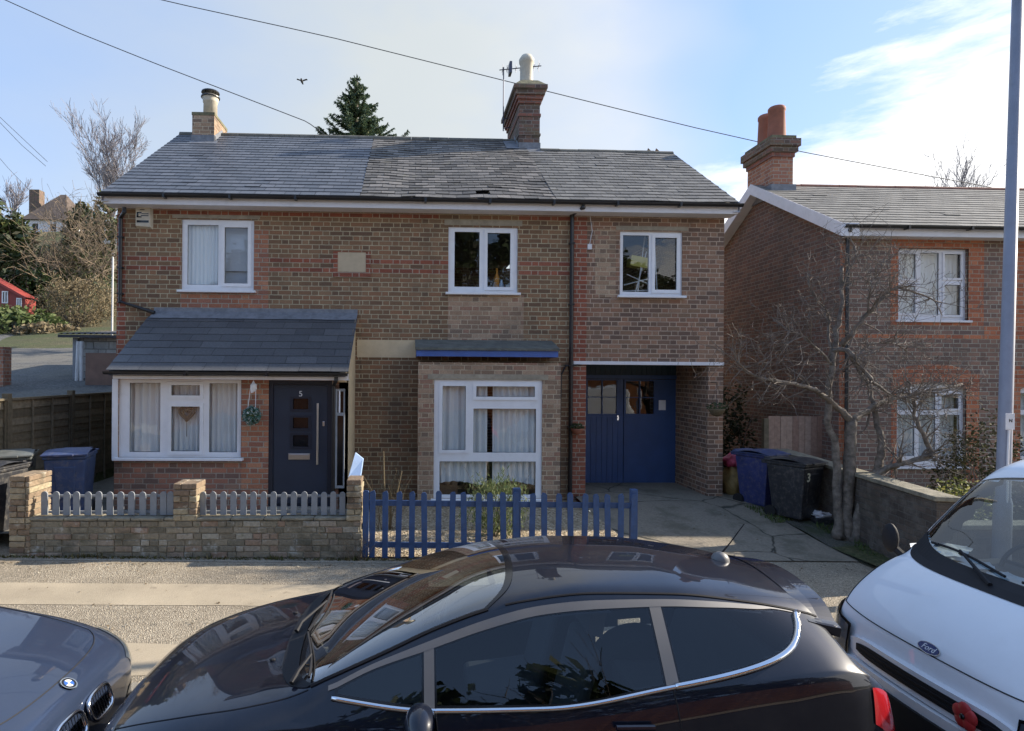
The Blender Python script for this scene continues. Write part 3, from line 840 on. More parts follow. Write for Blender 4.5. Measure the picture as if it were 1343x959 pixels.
def fascia(parent, x0, x1, y, z0, z1, yb, name='fascia', mat=None):
    mb = MB(); mb.box(x0, x1, y, y + 0.022, z0, z1); mb.box(x0, x1, y + 0.023, yb, z0, z0 + 0.012)
    return mb.build(name, mat or M['trim_white'], parent)
ZF0 = at(545, 274, 11.1).z
fascia(houseL, HXL - 0.10, HXB, YE + 0.035, ZF0, ZE - 0.035, Y0 + .0)

def chimney_stack(parent, x0, x1, y0, y1, z0, z1, corbels, mat, redmat=None):
    mb = MB(); mb.box(x0, x1, y0, y1, z0, z1)
    ch = mb.build('chimney', mat, parent)
    for (za, zb, out, m) in corbels:
        k = MB(); k.box(x0 - out, x1 + out, y0 - out, y1 + out, za, zb); k.build('corbel', m, ch, bevel=0.006)
    return ch
# left chimney on the gable
cx0 = at(252, 170, 14.15).x; cx1 = at(281, 170, 14.15).x
cz1 = at(265, 150, 14.15).z
chL = chimney_stack(houseL, cx0, cx1, 14.15, 15.1, ZE + SL * (14.1 - YE) - 0.35, cz1, [(cz1 - 0.02, cz1 + 0.05, 0.012, M['mortar_cap'])], M['brick_pale'])
mb = MB(); zf = ZE + SL * (14.15 - YE)
mb.box(cx0 - 0.012, cx1 + 0.012, 14.12, 14.2, zf - 0.12, zf + 0.14)
mb.poly([(cx1 + .012, 14.14, zf - 0.05), (cx1 + .012, 14.14, zf + .14), (cx1 + .012, YR, ZR + .12), (cx1 + .012, 15.1, ZR - .1), (cx1 + .012, YR, ZR - .02)])
mb.quad((cx0 - .02, 13.98, zf - .10), (cx1 + .1, 13.98, zf - .10), (cx1 + .1, 14.14, zf + .012), (cx0 - .02, 14.14, zf + .012))
mb.build('flashing', M['lead'], chL)
fx = at(276, 140, 14.6).x; fz0 = cz1 + 0.03; fz1 = at(276, 127, 14.6).z
mb = MB()
mb.lathe([(0.0, fz0), (0.16, fz0), (0.155, fz1 - 0.16), (0.17, fz1 - .15), (0.172, fz1 - .11), (0.19, fz1 - 0.03), (0.20, fz1), (0.17, fz1), (0.0, fz1 - .02)], (fx, 14.6, 0), 20)
mb.build('chimney_pot', M['pot_cream'], chL, smooth=True)
mb = MB()
for k in range(4):
    a = PI / 4 + k * PI / 2
    mb.box(fx + .12 * math.cos(a) - .01, fx + .12 * math.cos(a) + .01, 14.6 + .12 * math.sin(a) - .01, 14.6 + .12 * math.sin(a) + .01, fz1 - .02, fz1 + .10)
mb.lathe([(0.0, fz1 + .09), (0.21, fz1 + .08), (0.20, fz1 + .11), (0.0, fz1 + .16)], (fx, 14.6, 0), 20)
mb.lathe([(0.175, fz1 - .04), (0.215, fz1 - .035), (0.215, fz1 - 0.01), (0.175, fz1 - .01)], (fx, 14.6, 0), 20)
mb.build('cowl', M['black_pvc'], chL)

def pipe(parent, pts, r=0.034, name='downpipe', mat=None, clips=()):
    mb = MB()
    mb.tube(pts, r, 10)
    for c in clips:
        c = Vector(c); mb.box(c.x - r - .012, c.x + r + .012, c.y - r - .006, c.y + r + 0.02, c.z - .014, c.z + .014)
    for p in pts[1:-1]:
        mb.blob(p, r * 1.18, 8)
    return mb.build(name, mat or M['black_pvc'], parent, smooth=False)
dpx = at(160, 330, Y0).x
q = [at(163, 272, YE), at(163, 278, YE), Vector((dpx, Y0 - .06, at(160, 287, Y0).z)), Vector((dpx, Y0 - .06, at(158, 396, Y0).z)), Vector((at(200, 412, Y0 - .2).x, Y0 - .12, at(198, 411, Y0).z))]
pipe(houseL, q, 0.036, clips=[(dpx, Y0 - .06, at(160, y, Y0).z) for y in (312, 352, 386)])

# porch: lean-to roof, window, door, cream end wall
EZ = at(300, 487, 9.75).z; EX0 = at(140, 487, 9.75).x; EX1 = at(453, 487, 9.75).x
TZ = at(330, 411, Y0).z
mb = MB(); pup = Vector((0, Y0 - 9.72, TZ - EZ)); pl_ = pup.length
wW = px_rect(155, 316, 498, 600, PY)
dD = px_rect(352, 435, 499, 662, PY)
pz0 = -0.05; PTOP = EZ + 0.06
mb.panel(PXL, PXR, pz0, PTOP, PY, PY + 0.2, [wW, (dD[0], dD[1], pz0, dD[3])])
mb.panel(PY + .2, Y0, pz0, PTOP, PXL, PXL + 0.2, axis='x')
mb.poly([(PXL, PY, PTOP), (PXL, Y0, PTOP), (PXL, Y0, TZ - .1)])
mb.poly([(PXL + .2, PY, PTOP), (PXL + .2, Y0, TZ - .1), (PXL + .2, Y0, PTOP)])
porch = mb.build('porch_wall', M['brick_porch'], houseL)
facing(houseL, [(px_rect(317, 351, 498, 650, PY)[0], dD[0] - .002, 0.0, PTOP)], PY, M['brick_orange'], 'brick_pier')
mb = MB()
# cream end wall follows the roof slope
mb.poly([(PXR, PY + .0, pz0), (PXR, Y0, pz0), (PXR, Y0, TZ - .03), (PXR, 9.80, EZ - .0), (PXR, 9.80, EZ - .16), (PXR, PY, EZ - .17)][::1])
mb.poly([(PXR - .13, PY + .0, pz0), (PXR - .13, PY, EZ - .17), (PXR - .13, 9.80, EZ - .16), (PXR - .13, 9.80, EZ - .0), (PXR - .13, Y0, TZ - .03), (PXR - .13, Y0, pz0)])
mb.quad((PXR - .13, PY, pz0), (PXR, PY, pz0), (PXR, PY, EZ - .17), (PXR - .13, PY, EZ - .17))
mb.quad((PXR - .13, 9.8, EZ - .16), (PXR, 9.8, EZ - .16), (PXR, 9.8, EZ), (PXR - .13, 9.8, EZ))
mb.quad((PXR - .13, PY, EZ - .17), (PXR, PY, EZ - .17), (PXR, 9.8, EZ - .16), (PXR - .13, 9.8, EZ - .16))
mb.build('rendered_end_wall', M['cream'], houseL)
mb = MB()
mb.poly([(EX0 + .02, 9.76, EZ - .02), (EX1, 9.76, EZ - .02), (EX1, Y0, TZ - .02), (EX0 + .02, Y0, TZ - .02)])
mb.poly([(EX0 + .02, Y0, TZ - .08), (EX1, Y0, TZ - .08), (EX1, 9.76, EZ - .08), (EX0 + .02, 9.76, EZ - .08)])
proof = mb.build('porch_roof', M['felt'], houseL)
slate_slope(proof, 'slates', M['slate_porch'], (EX0, 9.72, EZ), (EX1 + .05, 9.72, EZ), pup, pl_ - 0.18, 0.50, 0.235, seed=9, jitter=0.003, thick=0.006)
mb = MB()
pn = Vector((0, -pup.z, pup.y)).normalized()
n = 9
for i in range(n):
    a = EX0 + .04 + (EX1 - EX0) * i / n; b = EX0 + .04 + (EX1 - EX0) * (i + 1) / n
    w = 0.012 * math.sin(i * 2.1)
    A_ = Vector((a, 9.72, EZ)) + pup.normalized() * (pl_ - .26 + w) + pn * .022; B_ = Vector((b, 9.72, EZ)) + pup.normalized() * (pl_ - .26 - w) + pn * .022
    C_ = Vector((b, Y0 - .012, TZ + .0 + 0.02)); D_ = Vector((a, Y0 - .012, TZ + 0.02))
    mb.quad(A_, B_, C_, D_)
    mb.quad(D_, C_, C_ + Vector((0, 0.005, .07)), D_ + Vector((0, 0.005, .07)))
mb.build('flashing', M['lead'], proof)
gutter_run(houseL, EX0 - .01, EX1 + .04, 9.68, EZ - .015, 0.05)
fascia(houseL, at(148, 492, 9.78).x, at(457, 492, 9.78).x, 9.775, at(300, 498, 9.78).z, EZ - .03, PY + .0)
w = make_window(houseL, wW, PY, [(0.085, 0.335, 0.065, 0.955, False), (0.405, 0.68, 0.045, 0.685, True), (0.405, 0.68, 0.765, 0.96, True), (0.735, 0.965, 0.065, 0.955, False)], opener=0.04, lip=0.10)
for (a, b, sd_) in ((0.02, 0.36, 1), (0.39, 0.69, 5), (0.72, 0.98, 8)):
    mb = MB(); curtain_sheet(mb, wW[0] + a * (wW[1] - wW[0]), wW[0] + b * (wW[1] - wW[0]), wW[2] - .02, wW[3], PY + .15, 6, 0.03, sd_)
    mb.build('curtain', M['curtain'], houseL, smooth=True)
# white corner board beside the window
mb = MB(); mb.box(PXL - .03, wW[0] - .001, PY - .02, PY + .1, wW[2] - .04, wW[3]); mb.build('corner_board', M['upvc'], houseL)
# front door
mb = MB(); mb.panel(dD[0], dD[1], dD[2] - .05, dD[3], PY + .015, PY + .10, [(dD[0] + .07, dD[1] - .07, dD[2], dD[3] - .07)])
dr = mb.build('front_door', M['navy_trim'], houseL, bevel=0.004)
lx0, lx1 = dD[0] + .075, dD[1] - .075
slots = [px_rect(384, 404, a, b, PY) for (a, b) in ((523, 537), (548, 562), (571, 586))]
mb = MB(); mb.panel(lx0, lx1, dD[2] + .01, dD[3] - .075, PY + .03, PY + .075, slots); mb.build('door_leaf', M['navy'], dr)
for s_ in slots:
    mb = MB(); e = .045; mb.panel(s_[0] - e, s_[1] + e, s_[2] - e * .8, s_[3] + e * .8, PY + .017, PY + .05, [s_]); mb.build('glazing_frame', M['navy_trim'], dr, bevel=0.006)
    mb = MB(); mb.box(s_[0], s_[1], PY + .05, PY + .056, s_[2], s_[3]); mb.build('pane', M['frit'], dr)
hb = px_rect(415, 418.5, 529, 609, PY)
mb = MB(); hx = (hb[0] + hb[1]) / 2; mb.tube([(hx, PY - .03, hb[2]), (hx, PY - .03, hb[3])], 0.018, 12)
mb.tube([(hx, PY - .03, hb[2] + .08), (hx, PY + .035, hb[2] + .08)], 0.012, 8); mb.tube([(hx, PY - .03, hb[3] - .08), (hx, PY + .035, hb[3] - .08)], 0.012, 8)
mb.build('handle', M['steel'], dr, smooth=False)
lb = px_rect(378, 406, 595, 603, PY); mb = MB(); mb.box(lb[0], lb[1], PY + .014, PY + .04, lb[2], lb[3]); mb.box(lb[0] + .02, lb[1] - .02, PY + .008, PY + .013, lb[2] + .02, lb[3] - .015)
mb.build('letterbox', M['steel'], dr, bevel=0.004)
kb = at(424, 556, PY); mb = MB(); mb.box(kb.x - .018, kb.x + .018, PY + .018, PY + .04, kb.z - .04, kb.z + .04); mb.build('lock', M['steel'], dr, bevel=0.008)
c = at(394, 517, PY)
text_obj('door_number', '5', 0.13, Matrix.Translation(Vector((c.x, PY + .026, c.z)) - origin(dr)) @ Matrix.Rotation(R(90), 4, 'X'), M['upvc'], dr, 0.004)
mb = MB(); mb.box(dD[0] - .05, dD[1] + .05, PY - .18, PY + .02, dD[2] - .14, dD[2] - .03); mb.build('doorstep', M['kerb'], houseL, bevel=0.01)
# narrow white side light fixed at the corner, with black rainwater pipe before it
sx = px_rect(440, 452, 510, 640, PY - .04)
mb = MB(); mb.panel(sx[0], sx[1], sx[2], sx[3], PY - .07, PY - .03, [(sx[0] + .03, sx[1] - .02, at(446, 541, PY).z, sx[3] - .04), (sx[0] + .03, sx[1] - .02, sx[2] + .04, at(446, 545, PY).z)])
mb.build('side_light_frame', M['wood_grey'], houseL)
mb = MB(); mb.box(sx[0] + .02, sx[1] - .01, PY - .05, PY - .045, sx[2] + .02, sx[3] - .02); mb.build('side_light_pane', M['frit'], houseL)
mb = MB(); x_ = at(446, 525, PY).x; mb.box(x_ - .012, x_ + .012, PY - .075, PY - .052, at(446, 541, PY).z, sx[3] - .03); mb.build('side_light_bar', M['upvc'], houseL)
a_ = at(441, 494, 9.7); xp = at(438, 550, PY).x
pipe(houseL, [(a_.x, 9.69, a_.z), (a_.x, 9.70, a_.z - .05), (xp, PY - .05, a_.z - .16), (xp, PY - .05, 0.15)], 0.03)
# alarm box
ab = px_rect(180, 201, 272, 301, Y0)
mb = MB(); d_ = .07
mb.v += [(ab[0], Y0 - d_, ab[2] + .05), (ab[1] - .03, Y0 - d_, ab[2] + .03), (ab[1] - .03, Y0 - d_, ab[3]), (ab[0], Y0 - d_, ab[3]), (ab[0], Y0, ab[2] + .02), (ab[1], Y0, ab[2]), (ab[1], Y0, ab[3]), (ab[0], Y0, ab[3])]
mb.f += [(0, 1, 2, 3), (1, 5, 6, 2), (0, 3, 7, 4), (0, 4, 5, 1), (3, 2, 6, 7)]; mb.m += [0] * 5
al = mb.build('alarm_box', M['pot_cream'], houseL, bevel=0.004)
# the lettering on the box is too small to read in the photo: a square bracket mark, two short lines and a dark band
mb = MB(); X_ = lambda u: ab[0] + u * (ab[1] - .03 - ab[0]); Z_ = lambda v: ab[2] + .05 + v * (ab[3] - ab[2] - .05); yq = Y0 - d_ - .002
for (u0, u1, v0, v1) in ((.08, .2, .42, .70), (.08, .42, .64, .70), (.08, .42, .42, .48), (.36, .9, .50, .545), (.42, .9, .60, .64), (.3, .62, .80, .84), (.08, .92, .16, .28)):
    mb.quad((X_(u0), yq, Z_(v0)), (X_(u1), yq, Z_(v0)), (X_(u1), yq, Z_(v1)), (X_(u0), yq, Z_(v1)))
mb.build('lettering', M['frit'], al)

# ================================================================== RIGHT HOUSE of the pair
houseR = thing('brick_house', 'right house of the brick pair, with worn slates, blue-topped bay window and blue garage doors', 'house', (HXR, Y0, 0))
wB = px_rect(588, 679, 298, 384, Y0)
wC = px_rect(813, 895, 304, 388, Y0)
RX0 = at(768, 560, Y0).x; RX1 = at(928, 560, Y0).x
LZ = at(850, 478, Y0).z
BYF = 10.85
BX0 = at(548, 560, BYF).x; BX1 = at(735, 560, BYF).x
bay_w = px_rect(569, 711, 498, 654, BYF)
mb = MB()
XE = at(752, 400, Y0).x
mb.panel(HXB, XE, ZB, ZW, Y0, Y0 + .22, [wB, (BX0 + .25, BX1 - .25, 0.2, 2.6)])
mb.panel(HXB, HXR, ZB, ZW, BACK, BACK + .22)
mb.panel(Y0 + .22, BACK, ZB, ZW, HXR - .22, HXR, axis='x')
mb.poly([(HXR, Y0, ZW), (HXR, BACK, ZW), (HXR, YR, ZR - .1)]); mb.poly([(HXR - .2, Y0, ZW), (HXR - .2, YR, ZR - .1), (HXR - .2, BACK, ZW)])
mb.build('wall', M['brick'], houseR)
mb = MB()
mb.panel(XE, HXR, ZB, ZW, Y0 - .001, Y0 + .219, [wC, (RX0, RX1, ZB, LZ)])
YD = 12.8
mb.panel(Y0 + .22, YD + .3, ZB, LZ + .2, RX0 - .2, RX0, axis='x'); mb.panel(Y0 + .22, YD + .3, ZB, LZ + .2, RX1, RX1 + .2, axis='x')
mb.build('extension_wall', M['brick_ext'], houseR)
mb = MB(); mb.box(HXB + .06, XE, Y0 + .25, BACK, 3.0, 3.2); mb.box(XE, HXR - .23, YD + .4, BACK, 3.0, 3.2); mb.build('inner_floor', M['inner_wall'], houseR)
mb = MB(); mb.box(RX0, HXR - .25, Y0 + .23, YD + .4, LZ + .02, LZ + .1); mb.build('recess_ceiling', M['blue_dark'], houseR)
facing(houseR, [(at(752, 400, Y0).x, RX0 - .0, ZB, ZW - .12)], Y0, M['brick_red'], 'red_quoin', proud=0.012)
facing(houseR, [(HXB, wB[0], b1, b1 + CRS), (HXB, wB[0], b2, b2 + CRS), (wB[1], px(748), b1, b1 + CRS), (wB[1], px(748), b2, b2 + CRS), (HXB, px(575), ZW - 0.06 - 2 * CRS, ZW - .06 - CRS), (px(680), px(750), ZW - .06 - 2 * CRS, ZW - .06)], Y0, M['brick_red'], 'red_brick_course')
facing(houseR, [(wB[0], wB[1] + .12, snap(at(640, 452, Y0).z), wB[2] - .04), (BX0 + .02, BX1 - .02, snap(at(640, 456, Y0).z), snap(at(640, 452, Y0).z))], Y0, M['brick_pale'], 'pale_brick_patch', proud=0.0045)
facing(houseR, [(at(780, 350, Y0).x, wC[0] - .08, at(800, 390, Y0).z, at(800, 300, Y0).z)], Y0, M['brick_pale'], 'repaired_brick_patch', proud=0.0045)
cream_patch.build('render_patch', M['cream'], houseR)
for rr in ((583, 685, 289, 296), (808, 902, 297, 302.5)):
    mb = MB(); lr = px_rect(*rr, Y0); mb.box(lr[0], lr[1], Y0 - 0.010, Y0 + 0.1, lr[2], lr[3]); mb.build('lintel', M['lintel'], houseR, bevel=0.004)
for (wr_, pn_) in ((wB, [(0.09, 0.45, 0.09, 0.93, False), (0.53, 0.93, 0.055, 0.955, True)]), (wC, [(0.055, 0.47, 0.06, 0.945, False), (0.53, 0.955, 0.06, 0.95, True)])):
    make_window(houseR, wr_, Y0, pn_)
# bay
mb = MB()
mb.panel(BX0, BX1, ZB, 2.70, BYF, BYF + .2, [bay_w])
mb.panel(BYF + .2, Y0, ZB, 2.70, BX0, BX0 + .2, axis='x'); mb.panel(BYF + .2, Y0, ZB, 2.70, BX1 - .2, BX1, axis='x')
mb.build('bay_wall', M['brick_pale'], houseR)
mb = MB(); lr = px_rect(561, 719, 491, 498, BYF); mb.box(lr[0], lr[1], BYF - .008, BYF + .1, lr[2], lr[3]); mb.build('lintel', M['lintel'], houseR, bevel=0.003)
bf = px_rect(546, 732, 460, 468, BYF - .04)
mb = MB(); mb.box(bf[0], bf[1], BYF - .05, BYF - .025, bf[2], bf[3]); mb.box(bf[0], bf[0] + .02, BYF - .024, Y0, bf[2], bf[3]); mb.box(bf[1] - .02, bf[1], BYF - .024, Y0, bf[2], bf[3])
mb.build('bay_fascia', M['blue_fascia'], houseR)
mb = MB(); t0 = bf[3]; t1 = at(640, 449, Y0).z
mb.quad((bf[0] - .02, BYF - .08, t0 + .004), (bf[1] + .02, BYF - .08, t0 + .004), (bf[1] + .02, Y0, t1), (bf[0] - .02, Y0, t1))
mb.quad((bf[0] - .02, BYF - .08, t0 + .004), (bf[0] - .02, BYF - .08, t0 + .045), (bf[1] + .02, BYF - .08, t0 + .045), (bf[1] + .02, BYF - .08, t0 + .004))
mb.quad((bf[0] - .02, BYF - .08, t0 + .045), (bf[0] - .02, Y0, t1 + .04), (bf[1] + .02, Y0, t1 + .04), (bf[1] + .02, BYF - .08, t0 + .045))
mb.tri((bf[1] + .02, BYF - .08, t0 + .004), (bf[1] + .02, BYF - .08, t0 + .045), (bf[1] + .02, Y0, t1 + .04)); mb.tri((bf[1] + .02, BYF - .08, t0 + .004), (bf[1] + .02, Y0, t1 + .04), (bf[1] + .02, Y0, t1))
M['green_felt'] = plain('mossy_roof_felt', (0.105, 0.11, 0.10), 0.9, var=0.3, scale=6, bmp=0.004, dirt=0.4, dirtcol=(0.2, 0.2, 0.13))
mb.build('bay_roof', M['green_felt'], houseR)
make_window(houseR, bay_w, BYF, [(0.055, 0.315, 0.385, 0.965, True), (0.365, 0.955, 0.835, 0.965, True), (0.365, 0.945, 0.385, 0.755, False), (0.055, 0.945, 0.03, 0.31, False)], sill=True, opener=0.045)
bw, bh = bay_w[1] - bay_w[0], bay_w[3] - bay_w[2]
for (a, b, s_) in ((0.02, 0.50, 3), (0.55, 0.96, 6)):
    mb = MB(); curtain_sheet(mb, bay_w[0] + a * bw, bay_w[0] + b * bw, bay_w[2] + 0.10 * bh, bay_w[3], BYF + .16, 7, 0.03, s_, hem=0.07)
    mb.build('curtain', M['net'], houseR, smooth=True)
# garage doors
mb = MB(); g0 = at(740, 560, YD).x; gm = at(818, 560, YD).x; g1 = at(887, 560, YD).x
gz0 = at(830, 636, YD).z; gz1 = at(830, 497, YD).z; gw = [px_rect(771, 809, 499, 543, YD), px_rect(821, 858, 500, 543, YD)]
mb.panel(g0 - .25, g1 + .08, gz1, LZ + .05, YD + .02, YD + .09)
for i in range(22):
    x = g0 + (g1 - g0) * i / 22; mb.box(x + .004, x + (g1 - g0) / 22 - .004, YD + .0, YD + .019, gz1 + .09, LZ + .03)
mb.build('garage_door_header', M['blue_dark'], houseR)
mb = MB(); mb.box(g0 - .3, g1 + .1, YD - .03, YD + .06, gz1, gz1 + .08); mb.box(g1 - .01, g1 + .1, YD - .02, YD + .06, gz0, gz1); mb.build('garage_door_frame', M['blue_door'], houseR)
gl_ = [g0 - .25, gm - .012]; 
mb = MB(); mb.panel(gl_[0], gl_[1], gz0, gz1 - .01, YD + .01, YD + .05, [gw[0]])
nb = 13
for i in range(nb):
    x = gl_[0] + (gl_[1] - gl_[0]) * i / nb; mb.box(x + .005, x + (gl_[1] - gl_[0]) / nb - .003, YD - .008, YD + .009, gz0 + .01, gw[0][2] - .05)
ld = mb.build('garage_door', M['blue_door'], houseR)
mb = MB(); mb.panel(gm + .0, g1 - .015, gz0, gz1 - .01, YD + .005, YD + .05, [gw[1]]); 
mb.box(gm, gm + .03, YD - .012, YD + .004, gz0 + .01, gz1 - .02)
rd = mb.build('garage_door', M['blue_door'], houseR)
for (dd, g) in ((ld, gw[0]), (rd, gw[1])):
    mb = MB(); xm = (g[0] + g[1]) / 2; zm = (g[2] + g[3]) / 2
    mb.box(xm - .012, xm + .012, YD + .012, YD + .03, g[2], g[3]); mb.box(g[0], xm - .012, YD + .014, YD + .03, zm - .01, zm + .01); mb.box(xm + .012, g[1], YD + .014, YD + .03, zm - .01, zm + .01)
    mb.build('glazing_bars', M['blue_door'], dd)
    mb = MB(); mb.quad((g[0], YD + .035, g[2]), (g[1], YD + .035, g[2]), (g[1], YD + .035, g[3]), (g[0], YD + .035, g[3])); mb.build('pane', M['glass'], dd)
mb = MB(); hk = at(810, 548, YD); mb.box(hk.x - .015, hk.x + .015, YD - .02, YD + .008, hk.z - .05, hk.z + .05); mb.tube([(hk.x, YD - .05, hk.z), (hk.x, YD, hk.z)], .014, 8); mb.build('handle', M['chrome'], ld)
mb = MB(); nt_ = px_rect(864, 873, 525, 538, YD); mb.box(nt_[0], nt_[1], YD - .004, YD + .002, nt_[2], nt_[3]); mb.build('notice', M['upvc'], rd)
# garage interior back
mb = MB(); mb.box(g0 - .3, g1 + .2, YD + 1.6, YD + 1.65, 0, 2.9); mb.build('garage_back', M['dark_in'], houseR)
mb = MB(); mb.box(RX0 - .25, HXR - .01, Y0 - .05, Y0 + .12, LZ - .012, LZ + .05); mb.build('recess_lintel', M['trim_white'], houseR, bevel=0.004)
# little junction box and cable on the wall
cj = at(773, 324, Y0); mb = MB(); mb.box(cj.x - .04, cj.x + .04, Y0 - .03, Y0, cj.z - .05, cj.z + .05); mb.tube([(cj.x, Y0 - .012, cj.z + .04), (cj.x + .05, Y0 - .012, cj.z + .3), (cj.x, Y0 - .012, cj.z + .62)], .006, 5); mb.build('junction_box', M['trim_white'], houseR)
# roof
XC = at(690, 190, 14.1).x
YR2 = 13.98; ZR2 = ZE + SL * (YR2 - YE)
mb = MB(); prism_roof(mb, HXB, HXR + .08, YE + .03, ZE, YR2, ZR2, 18.33 - (YR - YR2) * 2)
mb.poly([(HXB, YE + .1, ZE + .0), (HXB, YR, ZR - .03), (HXB, 18.3, ZE)]); mb.poly([(XC + .2, YE + .1, ZE + .0), (XC + .2, 18.3, ZE), (XC + .2, YR, ZR - .03)])
mb.quad((HXB, YR2 - .3, ZR2 - .3 * SL - .03), (XC + .2, YR2 - .3, ZR2 - .3 * SL - .03), (XC + .2, YR, ZR - .03), (HXB, YR, ZR - .03)); mb.quad((HXB, YR, ZR - .03), (XC + .2, YR, ZR - .03), (XC + .2, 18.33, ZE - .03), (HXB, 18.33, ZE - .03))
roofR = mb.build('roof', M['felt'], houseR)
sB = XC - HXB + .0
slate_slope(roofR, 'slates', M['slate_old'], (HXB - .01, YE, ZE), (XC, YE, ZE), up, LS - .03, 0.25, 0.185, seed=21, jitter=0.011, sag=0.05, holes=[(2.05, 2.4, 0.16, 0.34)])
LS2 = (YR2 - YE) / up.y
slate_slope(roofR, 'slates', M['slate_ext'], (XC + .002, YE, ZE), (HXR + .10, YE, ZE), up, LS2 - .03, 0.26, 0.19, seed=22, jitter=0.005, sag=0.02)
mb = MB()
def ridge(mb, x0, x1, y, z, r=.09, seg=.42):
    n = max(1, int((x1 - x0) / seg))
    for i in range(n):
        a = x0 + (x1 - x0) * i / n; b = x0 + (x1 - x0) * (i + 1) / n - .008
        dz = 0.012 * noise.noise(Vector((a * 1.3, 2.2, y)))
        mb.tube([(a, y, z + dz), (b, y, z + dz)], r, 12)
ridge(mb, HXB + .005, XC - .0, YR, ZR - .045); ridge(mb, XC + .3, HXR + .1, YR2, ZR2 - .045)
mb.build('ridge_tiles', M['ridge_tile'], roofR)
gutter_run(houseR, HXB + .001, HXR + .14, YE - .035, ZE - .03)
fascia(houseR, HXB + .001, HXR + .09, YE + .035, ZF0, ZE - .035, Y0 + .0)
mb = MB(); mb.poly([(HXR + .115, YE, ZE + .0), (HXR + .115, YE, ZE - .17), (HXR + .115, YR2, ZR2 - .17), (HXR + .115, YR2, ZR2)]); mb.poly([(HXR + .115, YE, ZE - .17), (HXR, YE, ZE - .17), (HXR, YR2, ZR2 - .17), (HXR + .115, YR2, ZR2 - .17)]); mb.build('verge', M['trim_white'], roofR)
# chimney with its corbelled head
yc = 14.05; kx0 = at(681, 160, yc).x; kx1 = at(708, 160, yc).x
zt = lambda p: at(690, p, yc).z
ch = chimney_stack(houseR, kx0, kx1, yc, yc + 1.75, zt(200) - .3, zt(122), [
    (zt(153), zt(149), .022, M['brick_chred']), (zt(136), zt(131), .03, M['brick_chred']), (zt(131), zt(126), .065, M['brick_chred']), (zt(126), zt(119), .10, M['brick_dark']), (zt(119), zt(113.5), .15, M['brick_dark']), (zt(178), zt(175), .02, M['brick_dark'])], M['brick_dark'])
mb = MB(); a, b = zt(113.5), zt(104)
def frust(mb, x0, x1, y0, y1, z0, z1, i):
    v = [(x0, y0, z0), (x1, y0, z0), (x1, y1, z0), (x0, y1, z0), (x0 + i, y0 + i, z1), (x1 - i, y0 + i, z1), (x1 - i, y1 - i, z1), (x0 + i, y1 - i, z1)]
    k = len(mb.v); mb.v += v
    for q_ in ((4, 5, 6, 7), (0, 1, 5, 4), (1, 2, 6, 5), (2, 3, 7, 6), (3, 0, 4, 7)): mb.f.append(tuple(k + j for j in q_)); mb.m.append(0)
frust(mb, kx0 - .13, kx1 + .13, yc - .13, yc + 1.88, a, b, .17)
mb.build('chimney_cap', M['mortar_cap'], ch)
mb = MB(); zf = ZE + SL * (yc - YE)
mb.box(kx0 - .015, kx1 + .015, yc - .02, yc + .05, zf - .1, zf + .15)
mb.quad((kx0 - .15, yc - .22, zf - .13), (kx1 + .06, yc - .22, zf - .13), (kx1 + .06, yc - .01, zf + .02), (kx0 - .15, yc - .01, zf + .02))
mb.poly([(kx0 - .015, yc, zf - .1), (kx0 - .015, yc, zf + .14), (kx0 - .015, YR, ZR + .14), (kx0 - .015, YR, ZR - .1)])
mb.quad((kx0 - .3, yc - .1, zf - .02), (kx0, yc - .1, zf - .02), (kx0, YR, ZR + .03), (kx0 - .3, YR, ZR + .03))
mb.build('flashing', M['lead'], ch)
pc = at(690.5, 90, yc + .35); pz0_ = zt(106); pz1_ = at(690, 73, yc + .35).z; Hh = pz1_ - pz0_
mb = MB(); mb.lathe([(0.0, pz0_), (0.165, pz0_), (0.155, pz0_ + .2 * Hh), (0.15, pz0_ + .72 * Hh), (0.175, pz0_ + .76 * Hh), (0.18, pz0_ + .86 * Hh), (0.165, pz0_ + .9 * Hh), (.12, pz1_ - .01), (.09, pz1_), (0.07, pz1_ - .1), (0, pz1_ - .12)], (pc.x, yc + .35, 0), 20)
mb.build('chimney_pot', M['pot_cream'], ch, smooth=True)
# aerial on a mast strapped to the back corner of the stack
ya = yc + 1.2; m0 = at(660, 172, ya); m1 = at(660.5, 88, ya)
mb = MB(); mb.tube([m0, m1], 0.014, 7)
mb.tube([m0 + Vector((0, 0, .06)), Vector((kx0, ya, m0.z + .1))], .01, 5); mb.tube([m0 + Vector((0, 0, .3)), Vector((kx0, ya, m0.z + .34))], .01, 5)
b0 = at(655, 92, ya); b1_ = at(710, 86.5, ya - .3)
mb.tube([b0, b1_], .012, 6)
dv = (b1_ - b0)
for i in range(9):
    p = b0 + dv * (0.08 + i * 0.107); h = 0.10 if i % 4 else 0.14
    mb.tube([p + Vector((0, 0, -h)), p + Vector((0, 0, h))], .006, 4)
    mb.tube([p + Vector((0, -h, 0)), p + Vector((0, h, 0))], .006, 4)
p = b0 + dv * .26; mb.box(p.x - .03, p.x + .03, p.y - .12, p.y + .12, p.z - .14, p.z + .14)
M['aerial'] = plain('aerial_metal', (0.07, 0.075, 0.11), 0.5, metal=0.3)
mb.build('tv_aerial', M['aerial'], ch)
